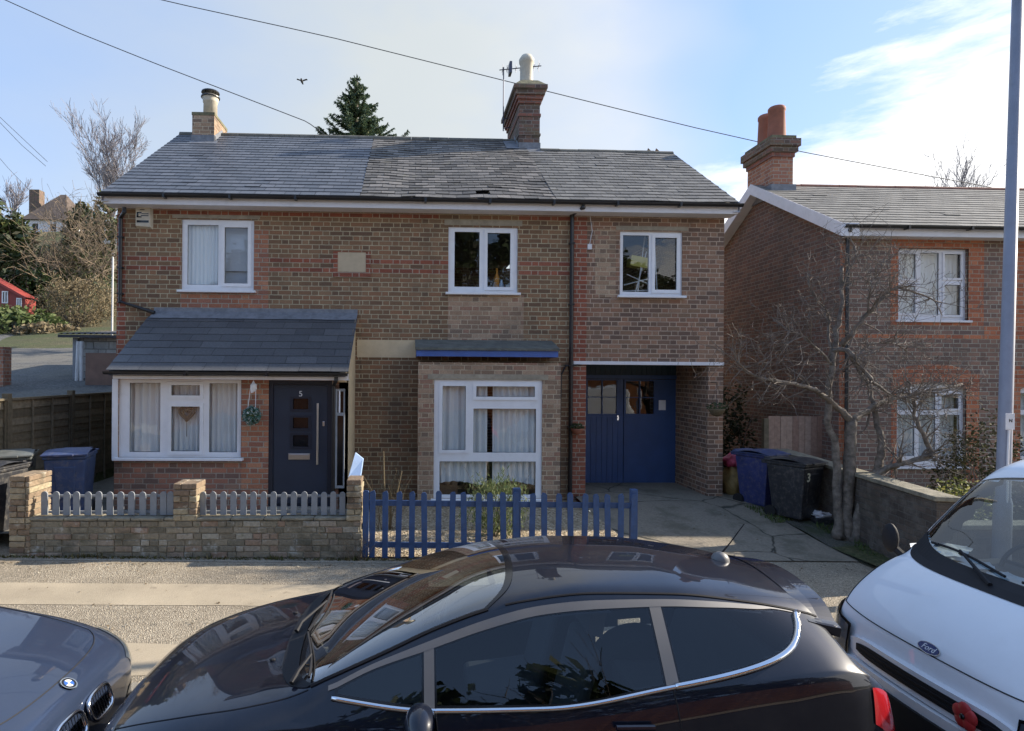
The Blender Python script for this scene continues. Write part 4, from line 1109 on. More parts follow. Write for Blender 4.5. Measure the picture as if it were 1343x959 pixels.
# pipes
xq = at(748, 450, Y0).x
pipe(houseR, [at(765, 266, YE), at(765, 272, YE), Vector((xq, Y0 - .06, at(748, 284, Y0).z)), Vector((xq, Y0 - .06, .15))], .038, clips=[(xq, Y0 - .06, at(748, y, Y0).z) for y in (320, 400, 480, 560)])
xq2 = at(734, 550, Y0 - .3).x
pipe(houseR, [Vector((at(762, 478, Y0).x, Y0 - .03, at(762, 478, Y0).z)), Vector((at(741, 480, Y0).x, Y0 - .05, at(741, 480, Y0).z)), Vector((at(735, 492, Y0).x, Y0 - .05, at(735, 492, Y0).z)), Vector((at(734, 500, Y0).x, Y0 - .05, at(734, 540, Y0).z)), Vector((at(734, 500, Y0).x, Y0 - .05, .15))], .018)

# ================================================================== NEIGHBOURING HOUSE
NY = 11.6
houseN = thing('brick_house', 'separate reddish brick house at right with gable wall, red window arches and twin terracotta pots', 'house', (at(1102, 500, NY).x, NY, 0))
NX0 = at(1102, 450, NY).x; NX1 = NX0 + 12
NZE = at(1140, 295, NY - .3).z
NYR = at(1000, 240, 14.3).y; NZR = at(995, 243, 14.35).z; NB = 17.1
nsl = (NZR - NZE) / (14.35 - (NY - .3))
nw1 = px_rect(1178, 1270, 326, 420, NY); nw2 = px_rect(1176, 1267, 503, 612, NY)
nw3 = px_rect(1338, 1425, 503, 612, NY); nw4 = px_rect(1350, 1440, 328, 420, NY)
mb = MB()
mb.panel(NX0, NX1, -.3, NZE - .05, NY, NY + .22, [nw1, nw2, nw3, nw4]); mb.panel(NX0, NX1, -.3, NZE - .05, NB, NB + .22)
mb.panel(NY + .22, NB, -.3, NZE - .05, NX1 - .2, NX1, axis='x')
wn_ = mb.build('wall', M['brick_neigh'], houseN)
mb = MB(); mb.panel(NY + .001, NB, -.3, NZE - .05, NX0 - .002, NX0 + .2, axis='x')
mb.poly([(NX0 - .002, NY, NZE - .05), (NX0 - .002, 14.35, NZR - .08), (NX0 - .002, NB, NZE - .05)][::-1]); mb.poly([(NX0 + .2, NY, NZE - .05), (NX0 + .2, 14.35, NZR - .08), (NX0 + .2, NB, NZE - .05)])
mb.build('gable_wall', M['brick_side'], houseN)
pn2 = lambda p: at(p, 400, NY).x
zz = lambda p: snap(at(1220, p, NY).z)
facing(houseN, [(NX0 - .004, pn2(1114), -.3, NZE - .3), (pn2(1168), pn2(1290), zz(429), zz(307)), (pn2(1330), pn2(1460), zz(428), zz(307)), (pn2(1291), pn2(1460), zz(442), zz(429)),
                (pn2(1170), nw2[0], zz(632), zz(500)), (nw2[1], pn2(1285), zz(632), zz(488)), (pn2(1325), nw3[0], zz(632), zz(480)), (pn2(1114), pn2(1290), zz(443), zz(437))], NY, M['brick_surround'], 'orange_brick_surround', [nw1, nw4], proud=0.004)
for wv in (nw2, nw3):
    mb = MB()
    xm = (wv[0] + wv[1]) / 2; hw = (wv[1] - wv[0]) / 2; n = 14
    for i in range(n):
        u0, u1 = -1 + 2 * i / n, -1 + 2 * (i + 1) / n
        f = lambda u: wv[3] + .02 - .17 * u * u
        F = lambda u: wv[3] + .38 - .13 * u * u
        mb.quad((xm + hw * 1.12 * u0, NY - .007, f(u0)), (xm + hw * 1.12 * u1, NY - .007, f(u1)), (xm + hw * 1.12 * u1, NY - .007, F(u1)), (xm + hw * 1.12 * u0, NY - .007, F(u0)))
    mb.build('orange_brick_arch', M['brick_surround'], houseN)
up_n = [(0.04, 0.30, .08, .50, True), (0.04, 0.30, .56, .95, True), (.36, .62, .08, .95, False), (.68, .95, .06, .52, True), (.68, .95, .58, .95, True)]
make_window(houseN, nw1, NY + .04, up_n, mat=M['trim_white'], opener=.025)
make_window(houseN, nw4, NY + .04, up_n, mat=M['trim_white'], opener=.025)
lo_n = [(0.05, 0.30, .12, .62, False), (.36, .60, .12, .62, False), (.66, .95, .12, .62, False), (.05, .30, .68, .88, False), (.36, .60, .68, .88, False), (.66, .95, .68, .88, True)]
make_window(houseN, nw2, NY + .04, lo_n, mat=M['trim_white'], opener=.025); make_window(houseN, nw3, NY + .04, lo_n, mat=M['trim_white'], opener=.025)
for i, wv in enumerate((nw1, nw2, nw3, nw4)):
    mb = MB(); curtain_sheet(mb, wv[0], wv[1], wv[2], wv[3], NY + .26, 14, .02, i + 3); mb.build('curtain', M['net'], houseN, smooth=True)
mb = MB(); mb.box(NX0 + .2, NX1, NY + .3, NB, 2.7, 2.8); mb.build('inner_floor', M['inner_wall'], houseN)
mb = MB(); prism_roof(mb, NX0 + .01, NX1 + .1, NY - .27, NZE, 14.35, NZR, NB + .3)
rn = mb.build('roof', M['felt'], houseN)
upn = Vector((0, 1, nsl)).normalized(); LN = (14.35 - (NY - .3)) / upn.y
slate_slope(rn, 'slates', M['slate_neigh'], (NX0 - .24, NY - .3, NZE), (NX1 + .1, NY - .3, NZE), upn, LN - .02, .30, .20, seed=31, jitter=.003)
mb = MB(); ridge(mb, NX0 + .5, NX1, 14.35, NZR - .04, .085, .45); mb.build('ridge_tiles', M['ridge_red'], rn)
mb = MB()
for (ya_, za_, yb2, zb2) in ((NY - .36, NZE + .02, 14.35, NZR + .02), (NB + .3, NZE + .02, 14.35, NZR + .02)):
    xx = NX0 - .26
    mb.poly([(xx, ya_, za_), (xx, yb2, zb2), (xx, yb2, zb2 - .25), (xx, ya_, za_ - .25)]); mb.poly([(xx + .03, ya_, za_), (xx + .03, ya_, za_ - .25), (xx + .03, yb2, zb2 - .25), (xx + .03, yb2, zb2)])
    mb.poly([(xx, ya_, za_ - .25), (xx, yb2, zb2 - .25), (NX0, yb2, zb2 - .25), (NX0, ya_, za_ - .25)])
    mb.poly([(xx, ya_, za_), (xx, ya_, za_ - .25), (NX0 + .1, ya_, za_ - .25), (NX0 + .1, ya_, za_)])
mb.build('bargeboard', M['trim_white'], rn)
gutter_run(houseN, NX0 - .2, NX1 + .1, NY - .36, NZE - .02)
fascia(houseN, NX0 + .0, NX1, NY - .28, NZE - .2, NZE - .03, NY)
xq = at(1108, 450, NY).x
pipe(houseN, [at(1115, 296, NY - .36), at(1115, 302, NY - .36), Vector((xq, NY - .06, at(1108, 313, NY).z)), Vector((xq, NY - .06, .1))], .036, clips=[(xq, NY - .06, 4.3), (xq, NY - .06, 2.6)])
yc2 = 13.9
nx0 = at(1013, 220, yc2).x; nx1 = at(1040, 220, yc2).x; zt = lambda p: at(1020, p, yc2).z
ch = chimney_stack(houseN, nx0, nx1, yc2, yc2 + 1.05, zt(250) - .2, zt(185), [(zt(206), zt(200), .03, M['brick_chred']), (zt(200), zt(193), .08, M['brick_dark']), (zt(193), zt(183), .12, M['brick_dark']), (zt(183), zt(178), .05, M['mortar_cap'])], M['brick_orange'])
mb = MB(); mb.box(nx0 - .05, nx1 + .05, yc2 - .05, yc2 + 1.1, NZR - .42, NZR - .12); mb.build('flashing', M['lead'], ch)
for (p0, yy, pt, tilt) in ((1018.5, yc2 + .25, 141, .02), (1005, yc2 + .8, 152, -.02)):
    c = at(p0, 170, yy); zb0 = zt(180); zt1 = at(p0, pt, yy).z
    mb = MB(); h = zt1 - zb0
    mb.lathe([(0, zb0), (.21, zb0), (.20, zb0 + .1 * h), (.175, zb0 + .85 * h), (.19, zb0 + .88 * h), (.19, zb0 + .96 * h), (.165, zt1), (.14, zt1), (.13, zb0 + .8 * h), (0, zb0 + .78 * h)], (c.x, yy, 0), 20)
    mb.build('chimney_pot', M['pot_red'], ch, smooth=True)

# ================================================================== FRONT GARDENS
WY = 8.2                                             # line of the garden walls
GX1 = at(477, 690, WY).x; GX2 = at(838, 690, WY).x
def gz(x, y): return 0.30
grid_sheet('front_yard', [HXL - 4.0, -6.35, HXL, PXR + .1, GX1 - .1], [WY + .3, 9.0, Y0 + .1, 13.2], lambda x, y: 0.28 if x > -6.36 else 0.25, M['driveway'])
grid_sheet('front_garden_gravel', frange(GX1 - .08, GX2, 6), frange(WY + .02, Y0 + .05, 5), lambda x, y: 0.03 + 0.10 * sstep(8.2, 9.2, y), M['gravel'])
def cracked(name, base):
    m, nt, b = mat_new(name)
    tc = nt.nodes.new('ShaderNodeTexCoord')
    v = nt.nodes.new('ShaderNodeTexVoronoi'); v.feature = 'DISTANCE_TO_EDGE'; v.inputs['Scale'].default_value = 0.62
    wv = nt.nodes.new('ShaderNodeTexNoise'); wv.inputs['Scale'].default_value = 1.6
    nt.links.new(tc.outputs['Object'], wv.inputs['Vector'])
    vm = nt.nodes.new('ShaderNodeVectorMath'); vm.operation = 'MULTIPLY_ADD'; vm.inputs[1].default_value = (.35, .35, 0)
    nt.links.new(wv.outputs['Color'], vm.inputs[0]); nt.links.new(tc.outputs['Object'], vm.inputs[2])
    nt.links.new(vm.outputs[0], v.inputs['Vector'])
    cr = ramp_f(nt, mth(nt, 'ADD', v.outputs['Distance'], mth(nt, 'MULTIPLY', nz(nt, 3, 5), .03)), 0.012, 0.032)
    c = ramp(nt, nz(nt, 26, 7, .7), [(0.3, tuple(x * .72 for x in base)), (0.7, tuple(x * 1.2 for x in base))])
    c = mixc(nt, mth(nt, 'MULTIPLY', ramp_f(nt, nz(nt, 1.7, 8, .65), .46, .66), .65), c, (0.095, 0.085, 0.055))
    c = mixc(nt, mth(nt, 'MULTIPLY', ramp_f(nt, nz(nt, 5.0, 8, .7), .58, .7), .5), c, (0.24, 0.22, 0.18))
    c = mixc(nt, cr, (0.03, 0.03, 0.02), c)
    nt.links.new(c, b.inputs['Base Color']); b.inputs['Roughness'].default_value = .92
    bump(nt, b, mth(nt, 'ADD', cr, nz(nt, 20, 6)), .012)
    return m
M['drive_crack'] = cracked('cracked_concrete', (0.235, 0.20, 0.15))
dz_ = lambda x, y: zg(x) + .004 + (0.20 + .012 * x) * sstep(WY - .2, 11.6, y)
grid_sheet('driveway', frange(GX2 - .02, 6.2, 8), frange(WY + .03, YD + 1.6, 14), lambda x, y: dz_(x, y) + .01, M['drive_crack'])
grid_sheet('driveway_verge', frange(6.2, 8.3, 8), frange(WY - .2, 17.5, 14), lambda x, y: dz_(x, y) + .012 + .05 * max(0, noise.noise(Vector((x * 2, y * 2, 1)))), M['drive_dark'])

# real bricks: old weathered garden wall
M['old_brick'] = island_mat('weathered_wall_brick', [(0, (0.17, 0.15, 0.11)), (.2, (0.27, 0.235, 0.17)), (.45, (0.215, 0.185, 0.135)), (.7, (0.31, 0.265, 0.19)), (.85, (0.28, 0.19, 0.135)), (1, (0.37, 0.34, 0.27))], .95, .2, .01,
                           [(5, .56, .66, .75, (0.44, 0.42, 0.37)), (2.2, .5, .66, .55, (0.065, 0.065, 0.045)), (9, .58, .68, .5, (0.11, 0.12, 0.05))], grain=25, bscale=35)
M['pier_brick'] = island_mat('weathered_pier_brick', [(0, (0.19, 0.135, 0.095)), (.4, (0.25, 0.185, 0.125)), (.7, (0.32, 0.255, 0.17)), (1, (0.38, 0.32, 0.21))], .95, .2, .01,
                           [(6, .56, .66, .7, (0.50, 0.46, 0.36)), (3.2, .52, .66, .6, (0.08, 0.07, 0.05))], grain=25, bscale=35)
M['old_mortar'] = plain('old_mortar', (0.27, 0.24, 0.18), .97, var=.35, scale=7, bmp=.008, bscale=30, dirt=.5, dirtcol=(0.06, .055, .035))
def brick_run(mb, x0, x1, y0, y1, z0, z1, course=.078, ln=.225, seed=1, j=.006, jx=.01):
    """courses of separate bricks through the thickness of a wall"""
    rnd = random.Random(seed)
    rows = max(1, int(round((z1 - z0) / course))); ch = (z1 - z0) / rows
    for r in range(rows):
        za, zb = z0 + r * ch + .005, z0 + (r + 1) * ch - .005
        x = x0 - (ln * .5 if r % 2 else 0)
        while x < x1:
            l = ln * (0.5 if rnd.random() < .3 else 1) + rnd.uniform(-.008, .008)
            a, b = max(x + .005, x0), min(x + l - .005, x1)
            if b - a > .03:
                d0 = rnd.uniform(-j, j); d1 = rnd.uniform(-j * .4, j)
                t = rnd.uniform(-.003, .003)
                k = len(mb.v)
                ea = rnd.uniform(0, jx) if a <= x0 + .001 else 0; eb = rnd.uniform(0, jx) if b >= x1 - .001 else 0
                ya, yb = y0 + d0, y1 + d1
                mb.v += [(a + ea, ya, za + t), (b - eb, ya, za - t), (b - eb, yb, za), (a + ea, yb, za), (a + ea, ya + t, zb + t), (b - eb, ya - t, zb - t), (b - eb, yb, zb), (a + ea, yb, zb)]
                for q in ((0, 3, 2, 1), (4, 5, 6, 7), (0, 1, 5, 4), (1, 2, 6, 5), (2, 3, 7, 6), (3, 0, 4, 7)):
                    mb.f.append(tuple(k + i for i in q)); mb.m.append(0)
            x += l
wx0 = at(13, 700, WY).x; wx1 = at(474, 700, WY).x
ZWT = at(150, 679, WY).z
gw_ = thing('garden_wall', 'low weathered brick garden wall with three brick piers in front of the left house', 'garden wall', (wx0, WY, zg(wx0)))
mb = MB()
zb_ = -.06
P1 = (wx0, at(39, 650, WY).x); P2 = (at(228, 650, WY).x, at(258, 650, WY).x); P3 = (at(455, 650, WY).x, wx1)
brick_run(mb, wx0, P3[1], WY, WY + .22, zb_, ZWT - .045, seed=3, j=.008)
mb.build('wall_face', M['old_brick'], gw_, bevel=.006, seg=1)
mb = MB(); mb.box(wx0 + .02, wx1 - .02, WY + .014, WY + .206, zb_, ZWT - .05); mb.build('mortar', M['old_mortar'], gw_)
mb = MB()
brick_run(mb, P1[1] + .0, P2[0], WY - .012, WY + .24, ZWT - .045, ZWT, .045, .44, 5, .008); brick_run(mb, P2[1], P3[0], WY - .012, WY + .24, ZWT - .045, ZWT, .045, .44, 6, .008)
M['coping'] = plain('mossy_coping', (0.24, 0.215, 0.16), .95, var=.35, scale=8, bmp=.01, dirt=.5, dirtcol=(.09, .09, .05))
mb.build('coping', M['coping'], gw_, bevel=.008)
for i, (pp, ytop, dep) in enumerate(((P1, 624, .48), (P2, 634, .34), (P3, 629, .36))):
    zt_ = at((540), ytop, WY).z if False else at(at and 30 + i * 210, ytop, WY).z
    mb = MB(); brick_run(mb, pp[0] - .008, pp[1] + .012, WY - .015, WY + dep, ZWT - .045 if i else zb_, zt_, .078, .21, 20 + i, .010, .014)
    pr = mb.build('pier', M['pier_brick'], gw_, bevel=.007, seg=1)
    mb = MB(); mb.box(pp[0] + .014, pp[1] - .012, WY + .006, WY + dep - .02, zb_ if i == 0 else ZWT - .05, zt_ - .012); mb.build('mortar', M['old_mortar'], pr)

# grey picket fences on the wall
def picket_fence(name, label, cat, xs_, y, zb0, zt0, w, mat, rails, group, posts=(), top='round', th=.02, zfun=None, lean=0.006, seed=1, railpad=.04):
    rnd = random.Random(seed)
    t = thing(name, label, cat, ((xs_[0] + xs_[-1]) / 2, y, zb0), group=group)
    for (z, h) in rails:
        mb = MB(); z2 = zfun(xs_[-1]) - zfun(xs_[0]) if zfun else 0
        mb.obox(((xs_[0] + xs_[-1]) / 2, y + th + .016, z + z2 / 2), ((xs_[-1] - xs_[0]) / 2 + railpad, 0, z2 / 2), (0, .015, 0), (0, 0, h / 2))
        mb.build('rail', mat, t, bevel=.003)
    first = None
    for x in xs_:
        if first is None or top == 'worn':
            mb = MB(); H = zt0 - zb0
            a = w / 2; pts = []
            if top == 'round':
                pts = [(-a, 0), (a, 0), (a, H - a)] + [(a * math.cos(k * PI / 8), H - a + a * math.sin(k * PI / 8)) for k in range(1, 8)] + [(-a, H - a)]
            else:
                u, v = rnd.uniform(-.01, .01), rnd.uniform(-.008, .01)
                pts = [(-a, 0), (a, 0), (a, H - .03 + v), (a * .55, H + u), (-a * .5, H + v), (-a, H - .028 + u)]
            n = len(pts); k = len(mb.v)
            mb.v += [(p[0], -th / 2, p[1]) for p in pts] + [(p[0], th / 2, p[1]) for p in pts]
            mb.f.append(tuple(range(n))); mb.m.append(0); mb.f.append(tuple(range(2 * n - 1, n - 1, -1))); mb.m.append(0)
            for i in range(n): mb.f.append((i, n + i, n + (i + 1) % n, (i + 1) % n)); mb.m.append(0)
            o = mb.build('picket', mat, t, world=False, bevel=.002)
            first = o
        else:
            o = first.copy(); C.objects.link(o); o.parent = t
        dzv = (zfun(x) - zfun(xs_[0])) if zfun else 0
        o.location = (x - t.location.x, rnd.uniform(-.002, .002), dzv + rnd.uniform(-.004, .004))
        o.rotation_euler = (0, rnd.uniform(-lean, lean) * 2, 0)
    for (x, w2, zt2) in posts:
        mb = MB(); mb.box(x - w2 / 2, x + w2 / 2, y + .05, y + .05 + w2, zb0 - .2 if zb0 > .3 else zb0 - .1, zt2); mb.build('post', mat, t, bevel=.006)
    return t
pz0_ = ZWT + .008; pzt = at(150, 645, WY + .1).z
x_at = lambda p: at(p, 660, WY + .1).x
picket_fence('picket_fence', 'short grey picket fence between the left and middle brick piers', 'fence', [x_at(p) for p in (58, 73, 87, 100, 115, 129, 144, 158, 172, 187, 201, 214, 223)], WY + .11, pz0_, pzt, .085, M['wood_grey'], [(pzt - .045 - .02, .03), (pz0_ + .035, .03)], 'grey picket fences on the low wall', seed=2)
picket_fence('picket_fence', 'short grey picket fence between the middle and right piers, before the navy door', 'fence', [x_at(p) for p in (266, 279.5, 293, 306, 319, 332, 345.5, 358.5, 372, 385, 399, 412, 425, 437, 449)], WY + .11, pz0_, pzt, .080, M['wood_grey'], [(pzt - .045 - .02, .03), (pz0_ + .035, .03)], 'grey picket fences on the low wall', seed=3)
bx = [at(p, 690, WY).x for p in (479, 488, 505, 522, 540, 557, 575, 592, 609, 627, 643, 661, 677, 697, 714, 732, 749, 766, 783, 798, 814, 830)]
bz0 = zg(bx[0]) + .02; bzt = at(540, 644, WY).z
picket_fence('picket_fence', 'bright blue picket fence beside the driveway, in front of the bay window', 'fence', bx, WY, bz0, bzt, .078, M['blue_paint'], [(at(540, 660, WY).z, .075), (at(540, 715, WY).z, .075)], None,
             posts=[(at(679, 690, WY).x, .10, bzt + .02), (at(479, 690, WY).x, .08, bzt - .02), (at(834, 690, WY).x, .09, bzt + .01)], top='worn', th=.022, zfun=zg, lean=.012, seed=5)

# slanted pale blue board over the right pier
o = thing('painted_board', 'small pale blue board leaning behind the right-hand pier of the low wall', 'board', (at(466, 625, 8.9).x, 8.9, .3))
a, b, c, d = at(457, 626, 8.9), at(472, 629, 8.9), at(476, 602, 9.1), at(466, 594, 9.1)
mb = MB(); mb.poly([a, b, c, d]); off = Vector((.01, .03, 0)); mb.poly([d + off, c + off, b + off, a + off])
for p, q in ((a, b), (b, c), (c, d), (d, a)): mb.quad(p, p + off, q + off, q)
M['paleblue'] = plain('pale_blue_paint', (0.30, 0.42, 0.62), .6, var=.15)
mb.build('board', M['paleblue'], o)
mb = MB(); p = (c + d) / 2 + Vector((0, .04, -.05)); mb.tube([Vector((p.x, p.y + .02, .28)), p], .02, 6); mb.build('stake', M['wood_grey'], o)

# edging line at the foot of the wall and weeds
mb = MB()
for a, b in zip(frange(-8, 2.9, 16), frange(-8, 2.9, 16)[1:]):
    mb.obox(((a + b) / 2, WY - .17, zg((a + b) / 2) - .02), ((b - a) / 2 - .006, 0, -.004), (0, .022, 0), (0, 0, .036))
o = mb.build('pavement_edging', M['kerb'], bevel=.004); o['kind'] = 'structure'
rnd = random.Random(11)
mb = MB()
for i in range(1500):
    x = rnd.uniform(wx0 - .3, 3.0); y = WY - abs(rnd.gauss(0, .045)) - .005
    h = rnd.uniform(.01, .05) * (1.6 if noise.noise(Vector((x * 2, 0, 0))) > .1 else .7)
    a = rnd.uniform(0, 2 * PI); l = rnd.uniform(.006, .02)
    z = zg(x)
    mb.tri((x - l * math.cos(a), y - l * math.sin(a), z), (x + l * math.cos(a), y + l * math.sin(a), z), (x + rnd.uniform(-.03, .03), y + rnd.uniform(-.03, .01), z + h))
M['weeds'] = island_mat('dry_weeds', [(0, (0.10, 0.09, .03)), (.4, (.08, .10, .03)), (.7, (.20, .16, .08)), (1, (.14, .09, .05))], .9, .2)
props(mb.build('weeds', M['weeds']), 'low weeds and leaf litter along the foot of the old brick wall', 'weeds', kind='stuff')
mb = MB()
for i in range(2600):
    x = rnd.uniform(5.95, 7.0); y = rnd.uniform(8.3, 11.0)
    if x > 7.6 - (12 - y) * .2 or noise.noise(Vector((x * 1.2, y * 1.2, 4))) < -.05: continue
    h = rnd.uniform(.02, .09); a = rnd.uniform(0, 2 * PI); l = rnd.uniform(.006, .014); z = dz_(x, y) + .01
    mb.tri((x - l * math.cos(a), y - l * math.sin(a), z), (x + l * math.cos(a), y + l * math.sin(a), z), (x + rnd.uniform(-.04, .04), y + rnd.uniform(-.04, .04), z + h))
M['grass'] = island_mat('verge_grass', [(0, (0.05, 0.085, .02)), (.5, (.08, .12, .035)), (1, (.13, .12, .05))], .85, .2)
props(mb.build('grass', M['grass']), 'scruffy grass growing at the driveway edge under the bare tree', 'grass', kind='stuff')

# ================================================================== FOLIAGE HELPERS
def leafcloud(mb, c, r, n, size, seed=0, hollow=.35, flat=0.0, zmin=None, aspect=.5, lump=.45, up=0.0):
    rnd = random.Random(seed)
    c = Vector(c)
    k = 0
    while k < n:
        d = Vector((rnd.gauss(0, 1), rnd.gauss(0, 1), rnd.gauss(0, 1)))
        if d.length < 1e-3: continue
        d.normalize()
        rr = rnd.uniform(hollow, 1.0) ** .6
        lob = 1 + lump * noise.noise(d * 2.2 + Vector((seed, 0, 0))) + lump * .6 * noise.noise(d * 5.1 + Vector((seed, 3, 0)))
        p = c + Vector((d.x * r[0], d.y * r[1], d.z * r[2])) * rr * lob
        k += 1
        if noise.noise(p * (2.2 / max(r)) * 1.5 + Vector((0, 0, seed))) < -.22: continue
        if zmin is not None and p.z < zmin: continue
        a = Vector((rnd.gauss(0, 1), rnd.gauss(0, 1), rnd.gauss(0, .7) + up)).normalized()
        b = a.cross(Vector((rnd.gauss(0, 1), rnd.gauss(0, 1), rnd.gauss(0, 1)))).normalized()
        s = size * rnd.uniform(.6, 1.4)
        mb.quad(p - a * s, p - b * s * aspect, p + a * s, p + b * s * aspect)
def twigs(mb, base, direction, length, r0, depth, rnd, spread=.6, kids=4, up=.12, seg=5, sides=3, gnarl=.25, minr=.003):
    d = Vector(direction).normalized()
    pts, rad = [Vector(base)], [r0]
    p = Vector(base)
    for i in range(seg):
        d = (d + Vector((rnd.gauss(0, gnarl), rnd.gauss(0, gnarl), rnd.gauss(0, gnarl) + up)) * .5).normalized()
        p = p + d * (length / seg)
        pts.append(p.copy()); rad.append(max(minr * .7, r0 * (1 - .75 * (i + 1) / seg)))
    mb.tube(pts, rad, sides if depth < 2 else 6, cap=False)
    if depth <= 0: return
    for k in range(kids):
        i = rnd.randint(1, seg)
        dd = (pts[i] - pts[i - 1]).normalized()
        v = Vector((rnd.gauss(0, 1), rnd.gauss(0, 1), rnd.gauss(0, 1))).normalized()
        nd = (dd * (1 - spread) + v * spread + Vector((0, 0, up))).normalized()
        twigs(mb, pts[i], nd, length * rnd.uniform(.45, .75), max(minr, rad[i] * .6), depth - 1, rnd, spread, kids, up, max(3, seg - 1), sides, gnarl, minr)
M['leaf_ever'] = island_mat('evergreen_leaves', [(0, (0.025, 0.045, 0.015)), (.5, (0.045, 0.075, 0.022)), (.85, (.075, .105, .03)), (1, (.11, .13, .045))], .55, .4, transl=.15)
M['leaf_ivy'] = island_mat('ivy_leaves', [(0, (0.03, 0.05, 0.018)), (.5, (0.055, 0.075, 0.025)), (.85, (.09, .10, .035)), (1, (.13, .11, .05))], .5, .4, transl=.15)
M['leaf_con'] = island_mat('conifer_needles', [(0, (0.045, 0.085, 0.07)), (.4, (0.07, 0.12, 0.075)), (.8, (.11, .15, .065)), (1, (.17, .19, .08))], .7, .3, transl=.15)
M['leaf_dark'] = island_mat('dark_shrub_leaves', [(0, (0.03, 0.035, 0.018)), (.6, (0.055, 0.055, 0.028)), (.9, (.085, .08, .035)), (1, (.13, .115, .05))], .75, .2, transl=.15)
M['leaf_gold'] = island_mat('variegated_leaves', [(0, (0.05, 0.07, 0.02)), (.45, (0.12, 0.14, 0.03)), (.75, (.40, .38, .10)), (1, (.60, .55, .25))], .4, .5, transl=.25)
M['leaf_dry'] = island_mat('dry_scrub', [(0, (0.13, 0.10, 0.06)), (.5, (0.19, 0.15, 0.09)), (1, (.27, .22, .14))], .9, .2, transl=.2)
M['leaf_hedge'] = island_mat('hedge_leaves', [(0, (0.05, 0.08, 0.025)), (.5, (0.09, 0.125, 0.04)), (1, (.15, .17, .07))], .7, .3, transl=.2)
M['leaf_lav'] = island_mat('rosemary_leaves', [(0, (0.09, 0.13, 0.05)), (.5, (0.15, 0.19, 0.07)), (1, (.26, .28, .12))], .7, .3, transl=.25)

# ================================================================== BARE TREE ON THE DRIVEWAY EDGE
TY = 9.15
def px_path(pts, Y=TY):
    return [at(p[0], p[1], Y + (p[2] if len(p) > 2 else 0)) for p in pts]
base = at(1112, 703, TY)
tree = thing('bare_tree', 'bare many-stemmed tree beside the black bin at the driveway edge', 'tree', (base.x, TY, .08))
rnd = random.Random(5)
limbs = [
    ([(1101, 706), (1099, 660), (1098, 612), (1089, 565), (1086, 525), (1090, 490), (1093, 455), (1100, 425), (1104, 395, .1), (1104, 350, .2)], .062, .022),
    ([(1111, 710), (1111, 660), (1114, 600), (1117, 550)], .085, .065),
    ([(1117, 551), (1100, 535), (1080, 519, -.1), (1055, 507, -.25), (1028, 501, -.4), (1000, 497, -.5), (980, 487, -.6), (966, 474, -.7)], .05, .010),
    ([(1117, 551), (1135, 540, .1), (1155, 528, .2), (1185, 521, .3), (1220, 513, .3), (1262, 504, .4)], .052, .014),
    ([(1122, 712, -.1), (1128, 672, -.1), (1138, 640, -.1), (1150, 616, 0), (1156, 590, 0), (1152, 560, .1), (1146, 535, .2), (1140, 505, .3), (1120, 475, .3), (1104, 455, .2)], .078, .018),
    ([(1139, 634, -.1), (1160, 615, -.2), (1190, 606, -.3), (1222, 597, -.3)], .045, .03),
    ([(1222, 597, -.3), (1214, 575, -.3), (1203, 552, -.3), (1197, 525, -.2), (1190, 500, -.1)], .034, .012),
    ([(1104, 452, .2), (1118, 435, .1), (1138, 412, 0), (1155, 393, 0), (1175, 378, -.1), (1200, 384, -.2), (1235, 397, -.2)], .042, .008),
    ([(1089, 470), (1088, 435, .1), (1087, 412, .1), (1075, 396, 0), (1063, 380, 0)], .022, .006),
    ([(1093, 460), (1110, 460, -.1), (1128, 478, -.2), (1143, 500, -.3)], .036, .024),
    ([(1143, 500, -.3), (1160, 512, -.3), (1182, 522, -.3), (1210, 514, -.4), (1240, 520, -.4)], .02, .006),
    ([(1090, 480), (1070, 455, -.2), (1050, 440, -.3), (1030, 432, -.3)], .02, .005),
    ([(1103, 395, .1), (1108, 365, .1), (1118, 345, .1), (1122, 330, .2)], .018, .004),
    ([(1120, 475, .3), (1135, 455, .3), (1160, 450, .3), (1190, 455, .3)], .018, .005),
    ([(1138, 412, 0), (1140, 390, -.1), (1148, 365, -.1), (1160, 345, -.1)], .016, .004),
]
mb = MB(); tw = MB()
for (pts, ra, rb) in limbs:
    P_ = px_path(pts); n = len(P_)
    # smooth the path
    Q = []
    for i in range(n - 1):
        p0, p1, p2, p3 = P_[max(0, i - 1)], P_[i], P_[i + 1], P_[min(n - 1, i + 2)]
        for k in range(4):
            t = k / 4
            Q.append(0.5 * ((2 * p1) + (p2 - p0) * t + (2 * p0 - 5 * p1 + 4 * p2 - p3) * t * t + (3 * p1 - p0 - 3 * p2 + p3) * t ** 3) + Vector((rnd.gauss(0, .012), rnd.gauss(0, .012), rnd.gauss(0, .006))))
    Q.append(P_[-1])
    rr = [1.12 * (ra + (rb - ra) * (i / (len(Q) - 1)) ** .8) * (1 + .12 * noise.noise(Q[i] * 6)) for i in range(len(Q))]
    if ra > .05 and pts[0][1] > 700: rr[0] *= 1.35; rr[1] *= 1.15
    mb.tube(Q, rr, 9)
    if ra < .055:
        m_ = int(12 + 17 * (len(Q) / 24))
        for k in range(m_):
            i = rnd.randint(int(len(Q) * .25), len(Q) - 1)
            d = (Q[i] - Q[i - 1]).normalized()
            v = Vector((rnd.gauss(0, 1), rnd.gauss(0, .8), rnd.gauss(0, 1) + .1)).normalized()
            twigs(tw, Q[i], d * .5 + v * .7, rnd.uniform(.25, .62), max(.008, rr[i] * .42), 2, rnd, .6, 3, .04, 5, 3, .35, .0035)
mb.build('trunk', M['bark'], tree, smooth=True)
tw.build('twigs', M['bark_light'], tree)

